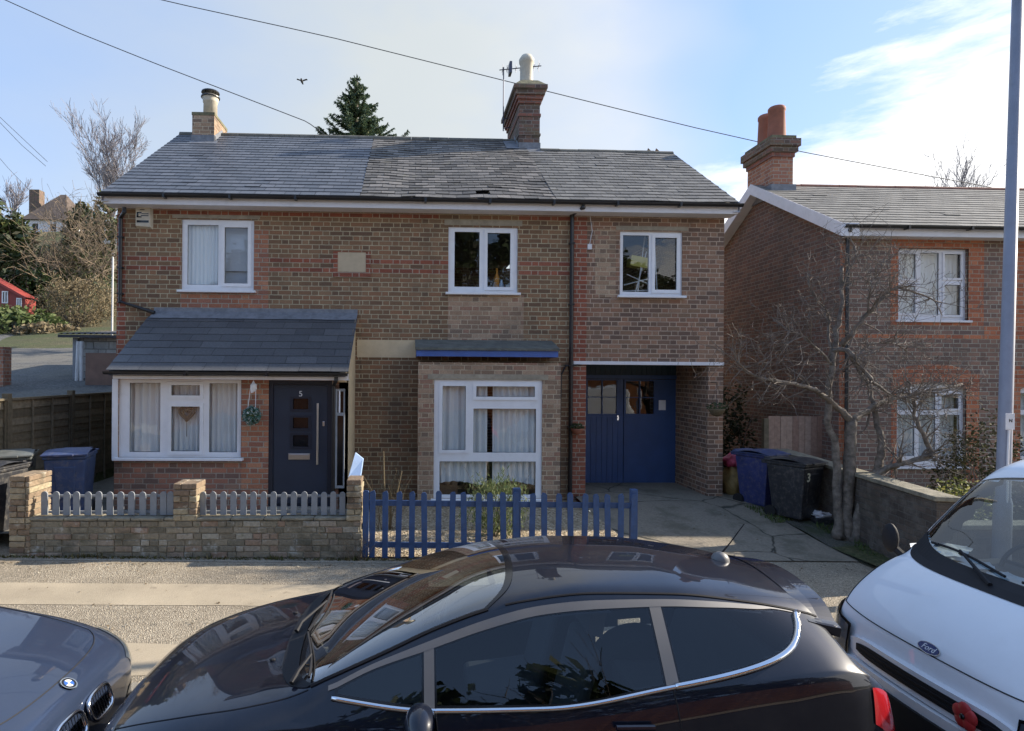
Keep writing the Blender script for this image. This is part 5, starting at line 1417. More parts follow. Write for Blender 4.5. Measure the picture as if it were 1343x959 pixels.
# ================================================================== LAMP POST
ly = 7.0
la, lb_ = at(1317, 600, ly), at(1334.5, 0, ly); ld_ = (lb_ - la).normalized()
lbase = la - ld_ * ((la.z - zg(la.x)) / ld_.z); ltop = lbase + ld_ * 7.2
lamp = thing('street_lamp', 'tall grey steel street lamp post on the pavement behind the white van', 'street lamp', (lbase.x, ly, zg(lbase.x)))
M['lamp_grey'] = plain('grey_lamp_post', (0.26, 0.27, 0.32), .5, var=.12, scale=2, dirt=.2, rvar=.1)
mb = MB(); q1 = lbase + ld_ * 1.1
mb.tube([lbase, q1, q1 + ld_ * .02, q1 + ld_ * .08, ltop], [.09, .09, .085, .072, .052], 20); mb.build('post', M['lamp_grey'], lamp, smooth=True)
mb = MB(); mb.tube([ltop, ltop + Vector((-.15, -.5, .18)), ltop + Vector((-.2, -1.1, .2))], .03, 10); mb.build('arm', M['lamp_grey'], lamp)
mb = MB(); mb.blob(ltop + Vector((-.22, -1.4, .18)), (.13, .34, .08), 12); mb.build('lantern', M['lamp_grey'], lamp, smooth=True)
s_ = at(1324.5, 553, ly - .09)
mb = MB(); mb.box(s_.x - .055, s_.x + .055, ly - .095, ly - .088, s_.z - .095, s_.z + .095); sg = mb.build('number_plate', M['trim_white'], lamp, bevel=.002)
text_obj('lettering', 'N', .055, Matrix.Translation(Vector((s_.x + .005, ly - .0965, s_.z + .01)) - origin(sg)) @ Matrix.Rotation(R(90), 4, 'X'), M['frit'], sg, .0008, bold=.001)
mb = MB(); e = at(1322, 592, ly - .08); mb.tube([s_ + Vector((.0, 0.01, -.09)), Vector((e.x, ly - .08, e.z)), Vector((e.x, ly - .07, .9))], .012, 6); mb.build('conduit', M['trim_white'], lamp)

# ================================================================== WHEELIE BINS
def bin_mesh(name, label, loc, rz, body, lid, group, number=None, lidrot=0):
    t = thing(name, label, 'wheelie bin', loc, rz, group)
    mb = MB()
    def fr(z0, z1, a, b, m=0):
        k = len(mb.v)
        mb.v += [(-a[0], a[1], z0), (a[0], a[1], z0), (a[0], a[2], z0), (-a[0], a[2], z0), (-b[0], b[1], z1), (b[0], b[1], z1), (b[0], b[2], z1), (-b[0], b[2], z1)]
        for q in ((0, 3, 2, 1), (4, 5, 6, 7), (0, 1, 5, 4), (1, 2, 6, 5), (2, 3, 7, 6), (3, 0, 4, 7)): mb.f.append(tuple(k + i for i in q)); mb.m.append(m)
    fr(.04, .90, (.225, -.26, .22), (.275, -.35, .30)); fr(.901, .955, (.29, -.365, .31), (.295, -.37, .315))
    fr(.30, .80, (.12, -.297, -.2), (.15, -.352, -.2))
    mb.build('body', body, t, world=False, bevel=.018)
    mb = MB(); k = len(mb.v)
    n = 6
    for j in range(n + 1):
        v = j / n; y = -.395 + .74 * v; zt = .975 + .055 * math.sin(PI * min(1, v * 1.1)) + .01
        for i in range(n + 1):
            u = -1 + 2 * i / n
            mb.v.append((u * (.305 - .01 * v), y, zt - .018 * abs(u) ** 3))
    for j in range(n):
        for i in range(n):
            a = k + j * (n + 1) + i; mb.f.append((a, a + 1, a + n + 2, a + n + 1)); mb.m.append(0)
    mb.box(-.305, .305, -.40, .345, .957, .982); mb.box(-.13, .13, -.425, -.395, .955, .985)
    mb.box(-.2, .2, .28, .40, .955, 1.0)
    mb.build('lid', lid, t, world=False, bevel=.006)
    mb = MB(); mb.tube([(-.24, .40, .94), (.24, .40, .94)], .016, 8); mb.box(-.25, -.2, .3, .41, .90, .955); mb.box(.2, .25, .3, .41, .90, .955); mb.build('handle', body, t, world=False)
    for s in (-1, 1):
        mb = MB(); mb.lathe([(0, s * .225), (.10, s * .225), (.10, s * .275), (0, s * .275)], (0, .24, .10), 18, axis='x'); mb.build('wheel', M['black_rubber'], t, world=False)
    if number:
        text_obj('painted_number', number, .20, Matrix.Translation((-.155, -.347, .74)) @ Matrix.Rotation(R(90 + 4), 4, 'X'), M['paint_num'], t, .002, bold=.004)
    return t
M['paint_num'] = plain('pale_painted_number', (0.6, 0.58, 0.42), .7)
def plastic(n, c): return plain(n, c, .5, var=.25, scale=5, dirt=.5, dirtcol=(.2, .18, .15), rvar=.08)
M['bin_blue'] = plastic('blue_bin_plastic', (0.03, 0.06, 0.15)); M['bin_black'] = plastic('black_bin_plastic', (0.022, 0.023, 0.027)); M['bin_grey'] = plastic('grey_bin_plastic', (0.10, 0.11, 0.105)); M['bin_indigo'] = plastic('dark_blue_bin_plastic', (0.03, 0.04, 0.14)); M['bin_lid'] = plastic('navy_bin_lid', (0.035, 0.055, 0.14))
g_ = 'wheelie bins left of the porch'
c = at(96, 600, 9.55); bin_mesh('wheelie_bin', 'blue wheelie bin with its lid shut, left of the porch', (c.x, 9.5, .29), R(14), M['bin_blue'], M['bin_lid'], g_)
c = at(27, 600, 9.5); bin_mesh('wheelie_bin', 'grey-lidded wheelie bin beside the blue one, in front of the panel fence', (c.x, 9.3, .29), R(24), M['bin_grey'], M['bin_grey'], g_)
c = at(-10, 640, 8.7); bin_mesh('wheelie_bin', 'black wheelie bin cut by the left edge of the photo, left of the end pier', (c.x, 8.75, .20), R(-6), M['bin_black'], M['bin_black'], g_)
c = at(996, 640, 10.9); bin_mesh('wheelie_bin', 'dark blue wheelie bin on the driveway edge behind the black bin', (c.x + .03, 10.95, .13), R(24), M['bin_indigo'], M['bin_lid'], 'wheelie bins by the driveway')
c = at(1042, 650, 10.1); bin_mesh('wheelie_bin', 'black wheelie bin painted with the number 3, beside the bare tree', (c.x - .02, 10.1, .10), R(26), M['bin_black'], M['bin_black'], 'wheelie bins by the driveway', '3')
# sack of rubbish against the house corner
mb = MB(); c = at(960, 630, 11.65)
mb.blob((c.x + .02, 11.65, .42), (.19, .2, .38), 14, 0, .5); mb.blob((c.x + .02, 11.62, .86), (.22, .19, .13), 14, 1, .6)
M['sack_y'] = plain('yellow_brown_sack', (0.30, 0.20, 0.07), .6, var=.35, scale=9, bmp=.01); M['sack_r'] = plain('pink_plastic_bag', (0.42, 0.05, 0.10), .45, var=.3, scale=9, bmp=.01)
o = mb.build('rubbish_sack', [M['sack_y'], M['sack_r']], smooth=True); props(o, 'yellow-brown sack with pink plastic on top, against the garage corner', 'rubbish sack')
mb = MB(); c = at(1080, 675, 9.9); mb.blob((c.x, 9.9, .2), (.20, .12, .04), 12, 0, .8); mb.blob((c.x - .1, 9.88, .23), (.08, .08, .05), 10, 0, .8)
props(mb.build('plastic_bag', M['trim_white'], smooth=True), 'crumpled white plastic bag lying between the black bin and the tree', 'plastic bag')
mb = MB(); mb.box(c.x - .22, c.x + .22, 9.75, 10.1, .05, .17); props(mb.build('crate', M['bin_black'], bevel=.02), 'low black crate under the white plastic bag', 'crate')

# ================================================================== WALL AND FENCES ON THE RIGHT
A_, B_ = Vector((at(1010, 590, 12.3).x, 12.3)), Vector((6.48, 7.3))
dv = B_ - A_; ang = math.atan2(dv.y, dv.x); Lw = dv.length
rw = thing('garden_wall', 'dark rough brick garden wall running back beside the driveway, behind the bare tree', 'garden wall', (A_.x, A_.y, 0), ang)
M['brick_rough'] = brick_mat('rough_dark_brick', [(0.105, 0.085, 0.07), (0.08, 0.065, 0.055), (0.13, 0.10, 0.08), (0.10, 0.08, 0.065)], (0.16, 0.14, 0.12), stain=.6, lichen=((0.24, 0.22, 0.19), .35), bmp=.015, joint=.016)
mb = MB(); mb.box(0, Lw, 0, .23, -.1, .97); mb.box(Lw - .23, Lw, 0.0, .001, -.1, .5); mb.build('wall_face', M['brick_rough'], rw, world=False)
mb = MB()
x = 0
while x < Lw + .02:
    l = .46; mb.box(x, min(x + l - .01, Lw + .03), -.04, .27, .972 + random.uniform(0, .006), 1.03); x += l
mb.build('coping', M['coping'], rw, world=False, bevel=.01)
r2 = thing('garden_wall', 'low brick front wall of the neighbouring house, behind the white van', 'garden wall', (6.75, 7.3, 0))
mb = MB(); mb.box(6.75, 16, 7.3, 7.52, -.25, .62); mb.build('wall_face', M['brick_rough'], r2)
mb = MB(); mb.box(6.72, 16, 7.27, 7.55, .622, .68); mb.build('coping', M['coping'], r2, bevel=.01)
fp = thing('fence_panel', 'weathered pinkish close-board fence panel between the brick houses', 'fence', (7.2, 12.1, 0))
fx0, fx1 = at(1008, 560, 12.1).x, at(1088, 560, 12.1).x; fz = at(1045, 546, 12.1).z
mb = MB(); n = 10
for i in range(n):
    a = fx0 + (fx1 - fx0) * i / n; mb.box(a, a + (fx1 - fx0) / n - .006, 12.1 + .006 * (i % 2), 12.12 + .006 * (i % 2), .0, fz + random.uniform(-.006, .006))
mb.build('boards', M['wood_red'], fp)
mb = MB(); mb.box(fx0 - .1, fx0 - .005, 12.08, 12.18, 0, fz - .05); mb.build('post', M['wood_fence'], fp); mb = MB(); mb.box(fx1 + .005, fx1 + .1, 12.08, 12.18, 0, fz - .02); mb.build('post', M['wood_fence'], fp)
# shrubs between the houses and behind the wall
def shrub(name, label, c, r, n, size, mat, seed, stems=True, cat='shrub', extra=None, group=None, **kw):
    t = thing(name, label, cat, (c[0], c[1], c[2] - r[2]), group=group)
    mb = MB(); leafcloud(mb, c, r, n, size, seed, **kw); mb.build('foliage', mat, t)
    if stems:
        rr = random.Random(seed); mb = MB()
        for k in range(7):
            twigs(mb, (c[0] + rr.uniform(-.2, .2) * r[0], c[1] + rr.uniform(-.2, .2) * r[1], c[2] - r[2]), (rr.gauss(0, .4), rr.gauss(0, .4), 1), r[2] * 1.5, r[0] * .03, 1, rr, .5, 3, .1)
        mb.build('stems', M['bark'], t)
    return t
shrub('shrub', 'dark overgrown shrub filling the gap between the two brick buildings', (7.0, 14.0, 1.0), (.95, .8, 1.6), 5200, .05, M['leaf_dark'], 41, zmin=0)
cs = at(1262, 600, 8.7)
shrub('shrub', 'dark evergreen shrub behind the rough wall, left of the street lamp', (cs.x + .48, 8.9, .95), (.72, .55, .92), 5200, .028, M['leaf_dark'], 43, zmin=0.1)
cs2 = at(1245, 640, 8.0)
shrub('shrub', 'bright yellow-green variegated shrub spilling over the wall beside the white van', (cs2.x + .12, 7.95, .8), (.5, .3, .34), 1300, .026, M['leaf_gold'], 44, zmin=0.1)
cl = at(650, 685, 9.0)
shrub('rosemary_bush', 'upright green rosemary bush behind the blue picket fence', (cl.x, 9.0, .55), (.48, .38, .5), 3600, .035, M['leaf_lav'], 45, zmin=.1, aspect=.18, up=1.6)
# dry stems
mb = MB(); rr = random.Random(9)
for (p0, p1) in (((504, 645), (503, 592)), ((521, 645), (527, 618)), ((512, 645), (519, 622))):
    a, b = at(*p0, 9.3), at(*p1, 9.3); mb.tube([Vector((a.x, 9.3, .1)), a, b], [.02, .018, .012], 6)
for k in range(14):
    a = at(510 + rr.uniform(-14, 18), 640, 9.3); twigs(mb, (a.x, 9.3, .1), (rr.gauss(0, .35), rr.gauss(0, .3), 1), .75, .006, 1, rr, .4, 3)
props(mb.build('dead_stems', M['leaf_dry']), 'dry bare stems standing in the gravel beside the right-hand pier', 'dead plant')
mb = MB(); rr = random.Random(19)
for k in range(26):
    a = at(455 + rr.uniform(-8, 30), 722, WY - .05); twigs(mb, (a.x, WY - .03, .0), (rr.gauss(-.2, .5), rr.gauss(-.15, .1), 1), rr.uniform(.15, .42), .004, 1, rr, .5, 3, 0, minr=.002)
props(mb.build('dead_stems', M['twig_brown']), 'thin dry twigs straggling over the wall end by the blue fence', 'dead plant')

# hanging decorations
hb_ = at(331, 545, PY - .12)
t = thing('hanging_topiary_ball', 'green and white topiary ball hanging beside the navy front door', 'decoration', (hb_.x, PY - .16, hb_.z - .16))
mb = MB(); leafcloud(mb, (hb_.x, PY - .17, hb_.z), (.145, .145, .15), 1500, .018, 3, hollow=.8, lump=.08)
M['leaf_ball'] = island_mat('topiary_leaves', [(0, (0.03, .12, .10)), (.5, (.08, .22, .18)), (.8, (.35, .42, .38)), (1, (.7, .72, .7))], .6, .3)
mb.build('leaves', M['leaf_ball'], t); mb = MB(); mb.blob((hb_.x, PY - .17, hb_.z), .118, 14); mb.build('core', M['leaf_ever'], t, smooth=True)
mb = MB(); tp = at(333, 505, PY - .12)
for s in (-1, 1): mb.tube([(hb_.x + s * .06, PY - .17, hb_.z + .12), (tp.x + s * .04, PY - .15, tp.z)], .005, 4)
mb.blob((tp.x, PY - .14, tp.z - .03), (.05, .03, .08), 8, 0, .8); mb.build('ribbon', M['upvc'], t)
def basket(label, px_, py_, Y, r, mat, leaf, seed, cat='hanging basket', name='hanging_basket'):
    c = at(px_, py_, Y)
    t = thing(name, label, cat, (c.x, Y, c.z - r))
    mb = MB(); prof = [(0.01, c.z - r), (r * .6, c.z - r * .8), (r * .95, c.z - r * .2), (r, c.z), (r * .9, c.z), (.01, c.z - .03)]
    mb.lathe(prof, (c.x, Y, 0), 16); mb.build('bowl', mat, t, smooth=True)
    mb = MB(); leafcloud(mb, (c.x, Y, c.z + r * .3), (r * 1.2, r * 1.1, r * .55), 260, .02, seed); mb.build('plants', leaf, t)
    return t, c
t, c = basket('small hanging basket on the right corner of the garage recess', 940, 536, Y0 - .22, .15, M['leaf_dry'], M['leaf_ever'], 61)
mb = MB(); tp = at(941, 503, Y0 - .1)
for a in (0, 2.1, 4.2): mb.tube([(c.x + .14 * math.cos(a), Y0 - .22 + .14 * math.sin(a), c.z), (c.x, Y0 - .22, tp.z)], .003, 4)
mb.tube([(c.x, Y0 - .23, tp.z + .01), (c.x, Y0, tp.z + .02)], .008, 5); mb.build('bracket', M['black_pvc'], t)
t, c = basket('terracotta wall pot with trailing plant on the red brick pier left of the garage', 757, 562, Y0 - .14, .12, M['pot_red'], M['leaf_ever'], 62, 'wall pot', 'wall_pot')
mb = MB(); mb.box(c.x - .12, c.x + .12, Y0 - .03, Y0, c.z - .03, c.z); mb.build('bracket', M['black_pvc'], t)

# ------------------------------------------------------------------ things seen through the windows
hc = at(245, 542, PY + .08)
mb = MB(); n = 22; outer = []
for i in range(n):
    a = 2 * PI * i / n; outer.append(Vector((hc.x + .0075 * 16 * math.sin(a) ** 3, PY + .08, hc.z + .0075 * (13 * math.cos(a) - 5 * math.cos(2 * a) - 2 * math.cos(3 * a) - math.cos(4 * a)))))
mb.tube(outer + [outer[0]], .022, 6)
for r_ in (.6,): mb.tube([Vector((hc.x, PY + .08, hc.z)) + (p - Vector((hc.x, PY + .08, hc.z))) * r_ for p in outer + [outer[0]]], .018, 6)
mb.tube([(hc.x, PY + .08, hc.z + .1), (hc.x, PY + .08, hc.z + .32)], .003, 4)
mb.tube([(hc.x, PY + .08, hc.z - .1), (hc.x, PY + .08, hc.z - .38)], .006, 4)
props(mb.build('heart_wreath', M['twig_brown'], smooth=True), 'brown twig heart hanging in the middle of the porch window', 'decoration')
def bottle(label, px_, py0, py1, Y, r, mat):
    a = at(px_, py0, Y); b = at(px_, py1, Y); h = b.z - a.z
    mb = MB(); mb.lathe([(0, a.z), (r, a.z), (r, a.z + .55 * h), (r * .4, a.z + .75 * h), (r * .4, b.z), (0, b.z)], (a.x, Y, 0), 14)
    return props(mb.build('bottle', mat, smooth=True), label, 'bottle', 'items on the upper window sill')
M['orange'] = plain('orange_plastic', (0.55, 0.22, 0.02), .4); M['clearblue'] = plain('pale_plastic', (0.45, 0.55, 0.65), .3)
M['yellowbox'] = plain('yellow_card', (0.55, 0.50, 0.12), .6)
bottle('tall orange bottle standing inside the middle upper window', 651.5, 381, 352, Y0 + .25, .055, M['orange'])
bottle('pale bottle standing right of the orange one inside the middle upper window', 657.5, 381, 367, Y0 + .22, .05, M['clearblue'])
mb = MB(); c = at(670, 380, Y0 + .28); mb.blob((c.x, Y0 + .28, c.z + .03), (.12, .08, .09), 12, 0, .6); props(mb.build('cloth_bundle', M['curtain'], smooth=True), 'crumpled pale cloth inside the middle upper window, at its right corner', 'cloth', )
c = at(838, 345, Y0 + .5); mb = MB(); mb.obox((c.x, Y0 + .5, c.z), (.2, 0, -.035), (0, .12, 0), (.015, 0, .10)); props(mb.build('cardboard_box', M['yellowbox']), 'yellow box on the drying rack inside the right upper window', 'box')
mb = MB()
for (p0, p1) in (((846, 308), (836, 386)), ((858, 312), (862, 386)), ((818, 374), (850, 366)), ((815, 382), (850, 381)), ((848, 330), (832, 388)), ((822, 360), (858, 376))):
    mb.tube([at(*p0, Y0 + .4), at(*p1, Y0 + .4)], .011, 5)
props(mb.build('drying_rack', M['upvc']), 'white wire drying rack inside the right upper window', 'drying rack')
for (x0, x1, y0, y1, lab) in ((575, 600, 618, 648, 'brown wooden chair back inside the bay window, lower left'), (655, 690, 622, 648, 'brown leather sofa arm inside the bay window, lower right')):
    a, b = at(x0, y1, BYF + .45), at(x1, y0, BYF + .45)
    mb = MB(); mb.box(a.x, b.x, BYF + .40, BYF + .8, a.z - .5, b.z - .05); mb.tube([(a.x + .03, BYF + .42, b.z - .05), (b.x - .03, BYF + .42, b.z - .05)], .05, 10)
    M.setdefault('leather', plain('brown_leather', (0.22, 0.12, 0.06), .5)); props(mb.build('armchair', M['leather'], bevel=.03), lab, 'armchair')

# ================================================================== LEFT SIDE: FENCE, SHED, HILL
sf = thing('panel_fence', 'weathered overlap panel fence running back along the left house', 'fence', (-6.32, 9.0, .25))
fx = -6.32
ztop = lambda y: at(*( (0, 0)), 1).z if False else 2.12
ys_ = [7.9, 9.75, 11.55, 13.4]
for a, b in zip(ys_, ys_[1:]):
    mb = MB()
    nb = 13
    for k in range(nb):
        z = .32 + (ztop(a) - .1 - .32) * k / nb; hgt = (ztop(a) - .1 - .32) / nb
        w1, w2 = random.uniform(-.006, .006), random.uniform(-.006, .006)
        mb.v += [(fx + .012, a + .05, z + w1), (fx + .012, b - .05, z + w2), (fx - .006, b - .05, z + hgt * 1.25 + w2), (fx - .006, a + .05, z + hgt * 1.25 + w1)]
        n = len(mb.v); mb.f.append((n - 4, n - 3, n - 2, n - 1)); mb.m.append(0)
    mb.box(fx - .03, fx - .02, a + .05, b - .05, .3, ztop(a) - .1)
    pn_ = mb.build('fence_panel', M['wood_fence'], sf)
    mb = MB(); mb.box(fx - .05, fx + .05, a + .04, b - .04, ztop(a) - .09, ztop(a) - .055)
    for k in range(4):
        y = a + .07 + (b - a - .14) * k / 3; mb.box(fx + .014, fx + .035, y - .02, y + .02, .3, ztop(a) - .1)
    mb.build('batten', M['wood_fence'], pn_)
for y in ys_:
    mb = MB(); mb.box(fx - .045, fx + .055, y - .05, y + .05, .1, ztop(y) + (.02 if y > 9 else 0)); mb.build('post', M['wood_fence'], sf, bevel=.005)

# road climbing the hill behind
def hz(x, y): return hill(x, y) + .03
M['old_tarmac'] = speckle_mat('old_tarmac', (0.13, 0.125, 0.115), (0.07, 0.07, 0.065), (0.2, 0.195, 0.18), 30, patches=((.35, .45, .6, .5, (0.19, 0.175, 0.14)), (1.2, .5, .7, .4, (0.07, 0.07, 0.07))))
grid_sheet('side_road', frange(-34, -6.66, 24), frange(13.2, 31, 24), hz, M['old_tarmac'])
sh = thing('garden_shed', 'old pale concrete shed with dark corrugated roof behind the panel fence', 'shed', (at(115, 480, 16.5).x, 16.5, hill(-9, 16.5)))
sx0, sx1 = at(104, 470, 16.5).x, at(165, 470, 16.5).x; sz0 = hill(-9, 16.5) - .1; szt = at(115, 440, 16.5).z
mb = MB(); mb.box(sx0, sx1, 16.5, 19.5, sz0, szt); M['pale_block'] = brick_mat('pale_blocks', [(0.42, 0.42, 0.40), (0.36, 0.36, 0.35), (0.46, 0.45, 0.42)], (0.25, 0.24, 0.22), course=.2, period=.6, joint=.02, lichen=((.12, .12, .08), .3)); mb.build('wall', M['pale_block'], sh)
mb = MB(); n = 60; rx0, rx1 = at(78, 435, 16.3).x, sx1 + .2; rz = at(115, 438, 16.3).z
for i in range(n):
    a = rx0 + (rx1 - rx0) * i / n; b = rx0 + (rx1 - rx0) * (i + 1) / n; f = lambda q: .018 * math.sin(q * 2 * PI / .15)
    mb.quad((a, 16.2, rz + f(a)), (b, 16.2, rz + f(b)), (b, 19.7, rz + .3 + f(b)), (a, 19.7, rz + .3 + f(a)))
mb.box(rx0, rx1, 16.22, 16.3, rz - .10, rz - .03); M['corrug'] = plain('corrugated_sheet', (0.045, 0.045, 0.05), .7, var=.3, dirt=.4); mb.build('roof', M['corrug'], sh)
mb = MB(); a = at(98, 440, 16.4); b = at(112, 510, 16.4); mb.box(a.x - .05, a.x + .07, 16.4, 16.5, sz0 - .2, rz - .1); mb.build('corner_post', M['wood_grey'], sh)
mb = MB()
for (p0, p1) in (((103, 448), (100, 515)), ((107, 448), (107, 512))): mb.tube([at(*p0, 16.1), at(*p1, 16.0)], .05, 8)
mb.build('pale_pipe', M['sill_stone'], sh)
bp = at(132, 485, 15.3); mb = MB(); q0, q1 = at(112, 485, 15.3).x, at(158, 485, 15.3).x
mb.box(q0, q1, 15.3, 15.36, 1.6, at(130, 463, 15.3).z); M['rust_panel'] = plain('faded_brown_panel', (0.20, 0.125, 0.095), .85, var=.2, dirt=.3); props(mb.build('weathered_board', M['rust_panel']), 'faded brown upright board behind the panel fence, before the pale shed', 'board')
mb = MB(); a, b = at(147, 430, 20), at(148, 338, 20); mb.tube([Vector((a.x, 20, hill(-9.8, 20) - .2)), b], .028, 10); mb.blob(b, .032, 8); props(mb.build('white_pole', M['sill_stone']), 'slim white pole standing between the house corner and the dry scrub', 'pole')
# brick post far left
mb = MB(); c = at(-3, 470, 15); mb.box(c.x - .2, c.x + .13, 15, 15.3, 1.7, at(0, 455, 15).z); props(mb.build('brick_post', M['brick_orange']), 'orange brick gate post at the left edge, above the panel fence', 'gate post')

# red shed on the hill
RY = 36
rz0 = at(15, 409, RY).z; rxa, rxb = at(-40, 400, RY).x, at(33, 400, RY).x
rs = thing('red_shed', 'small bright red hut with white-framed windows on the hill at far left', 'hut', ((rxa + rxb) / 2, RY, rz0))
mb = MB(); M['redpaint'] = plain('red_painted_wood', (0.27, 0.045, 0.035), .6, var=.12)
za, zb2 = at(33, 390, RY).z, at(0, 371, RY).z; zc = zb2 + (zb2 - za) * (at(0, 371, RY).x - rxa) / (rxb - at(0, 371, RY).x)
mb.poly([(rxa, RY, rz0 - .5), (rxb, RY, rz0 - .5), (rxb, RY, za), (rxa, RY, zc)]); mb.quad((rxb, RY, rz0 - .5), (rxb, RY + 1.0, rz0 - .5), (rxb, RY + 1.0, za), (rxb, RY, za)); mb.poly([(rxa, RY + 1.0, rz0 - .5), (rxa, RY + 1.0, zc), (rxb, RY + 1.0, za), (rxb, RY + 1.0, rz0 - .5)]); mb.quad((rxa, RY, rz0 - .5), (rxa, RY, zc), (rxa, RY + 1.0, zc), (rxa, RY + 1.0, rz0 - .5))
mb.build('wall', M['redpaint'], rs)
mb = MB(); mb.quad((rxa, RY - .2, zc + .03), (rxb + .15, RY - .2, za - .02), (rxb + .15, RY + 1.1, za - .02), (rxa, RY + 1.1, zc + .03)); mb.quad((rxa, RY - .2, zc - .12), (rxb + .15, RY - .2, za - .17), (rxb + .15, RY - .2, za - .02), (rxa, RY - .2, zc + .03)); mb.build('roof', M['redpaint'], rs)
for (x0, x1, y0, y1) in ((3, 11, 382, 398), (22, 29, 391, 408), (-16, -8, 376, 394)):
    r_ = px_rect(x0, x1, y0, y1, RY); mb = MB(); mb.panel(*r_, RY - .05, RY - .01, [(r_[0] + .06, (r_[0] + r_[1]) / 2 - .03, r_[2] + .06, r_[3] - .06), ((r_[0] + r_[1]) / 2 + .03, r_[1] - .06, r_[2] + .06, r_[3] - .06)])
    w = mb.build('window', M['upvc'], rs); mb = MB(); mb.quad((r_[0], RY - .015, r_[2]), (r_[1], RY - .015, r_[2]), (r_[1], RY - .015, r_[3]), (r_[0], RY - .015, r_[3])); mb.build('pane', M['frit'], w)

def hillpt(px_, py_, Y): 
    c = at(px_, py_, Y); return c
def hill_shrub(name, label, x0, x1, y0, y1, Y, n, size, mat, seed, cat='bush', **kw):
    a, b = at(x0, y1, Y), at(x1, y0, Y)
    c = ((a.x + b.x) / 2, Y, (a.z + b.z) / 2); r = ((b.x - a.x) / 2, (b.x - a.x) / 2.4, (b.z - a.z) / 2)
    return shrub(name, label, c, r, n, size, mat, seed, cat=cat, **kw)
hill_shrub('hedge', 'low green hedge on the bank in front of the red hut', -60, 84, 404, 448, 33, 5200, .14, M['leaf_hedge'], 71, 'hedge', lump=.2)
hill_shrub('hedge', 'pale straw-coloured grassy bank bush at the top of the side road, left of the shed', 20, 110, 424, 452, 31.5, 2200, .12, M['leaf_dry'], 72, 'hedge', lump=.2)
hill_shrub('ivy_tree', 'tall dark ivy-covered evergreen above the red hut at the left edge', -50, 44, 272, 420, 41, 9000, .22, M['leaf_ivy'], 73, 'tree', lump=.35, hollow=.5)
hill_shrub('bush', 'dark green bush right of the red hut', 30, 70, 355, 420, 38, 2600, .16, M['leaf_ever'], 74)
hill_shrub('ivy_tree', 'brown-green ivy-grown tree beside the brick house on the hill', 84, 128, 268, 350, 46, 4200, .17, M['leaf_ivy'], 75, 'tree')
hill_shrub('ivy_tree', 'slender ivy-clad tree against the left corner of the brick house', 118, 156, 255, 345, 44, 2200, .15, M['leaf_ivy'], 76, 'tree')
hill_shrub('bush', 'broad pale brown dry bush left of the white pole', 50, 156, 362, 432, 36, 7000, .10, M['leaf_dry'], 77, lump=.25, aspect=.25, up=.8)
hill_shrub('bush', 'mixed green and brown scrub below the house on the hill', 20, 156, 322, 388, 42, 5200, .15, M['leaf_ivy'], 78)
def brush(label, x0, x1, y0, y1, Y, n, L_, r_, seed, mat):
    rr = random.Random(seed); mb = MB()
    for k in range(n):
        p = at(rr.uniform(x0, x1), rr.uniform((y0 + y1) / 2, y1), Y + rr.uniform(-1.5, 1.5))
        twigs(mb, p, (rr.gauss(0, .9), rr.gauss(0, .5), rr.uniform(.1, 1)), L_ * rr.uniform(.5, 1.1), r_, 2, rr, .55, 3, .05, 4, 3, .35, r_ * .45)
    return props(mb.build('bare_scrub', mat), label, 'scrub')
brush('tangle of bare arching branches between the ivy trees on the hill', 50, 150, 312, 372, 39, 70, 2.6, .03, 3, M['twig_brown'])
brush('greenish bare twigs rising beside the house corner on the hill', 90, 156, 260, 330, 40, 45, 2.6, .025, 4, M['twig_brown'])
def bare_tree(label, px_, pbase, Y, ptop, spreadpx, seed, n=9, mat=None, r=.16, lv=4, kids=4, name='bare_tree'):
    rr = random.Random(seed)
    top = at(px_, ptop, Y); bx_ = top.x; zb = hill(bx_, Y) - .2 if pbase is None else at(px_, pbase, Y).z
    t = thing(name, label, 'tree', (bx_, Y, zb)); H = top.z - zb
    mb = MB(); fork = zb + H * (.38 if pbase is None else .1)
    mb.tube([(bx_, Y, zb), (bx_ + .1, Y, (zb + fork) / 2), (bx_, Y, fork)], [r * 1.5, r * 1.15, r], 8); mb.build('trunk', mat or M['twig_far'], t)
    mb = MB(); W = spreadpx * Y / 800
    for k in range(n):
        a = -1 + 2 * (k + .5) / n; 
        d = Vector((a * W * .75, rr.uniform(-.5, .5) * W * .7, (top.z - fork) * (1 - .25 * a * a)))
        twigs(mb, (bx_, Y, fork - .3), d, d.length * .62, r * .55, lv, rr, .36, kids, .10, 5, 3, .16, Y * .00032)
    mb.build('crown', mat or M['twig_far'], t)
    return t
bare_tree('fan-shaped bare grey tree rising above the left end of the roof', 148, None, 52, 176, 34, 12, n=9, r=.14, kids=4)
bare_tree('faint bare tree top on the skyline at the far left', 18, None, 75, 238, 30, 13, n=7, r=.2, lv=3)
bare_tree('bare tree top showing over the right-hand roof ridge', 1252, 330, 42, 206, 40, 14, n=8, r=.12, lv=3)
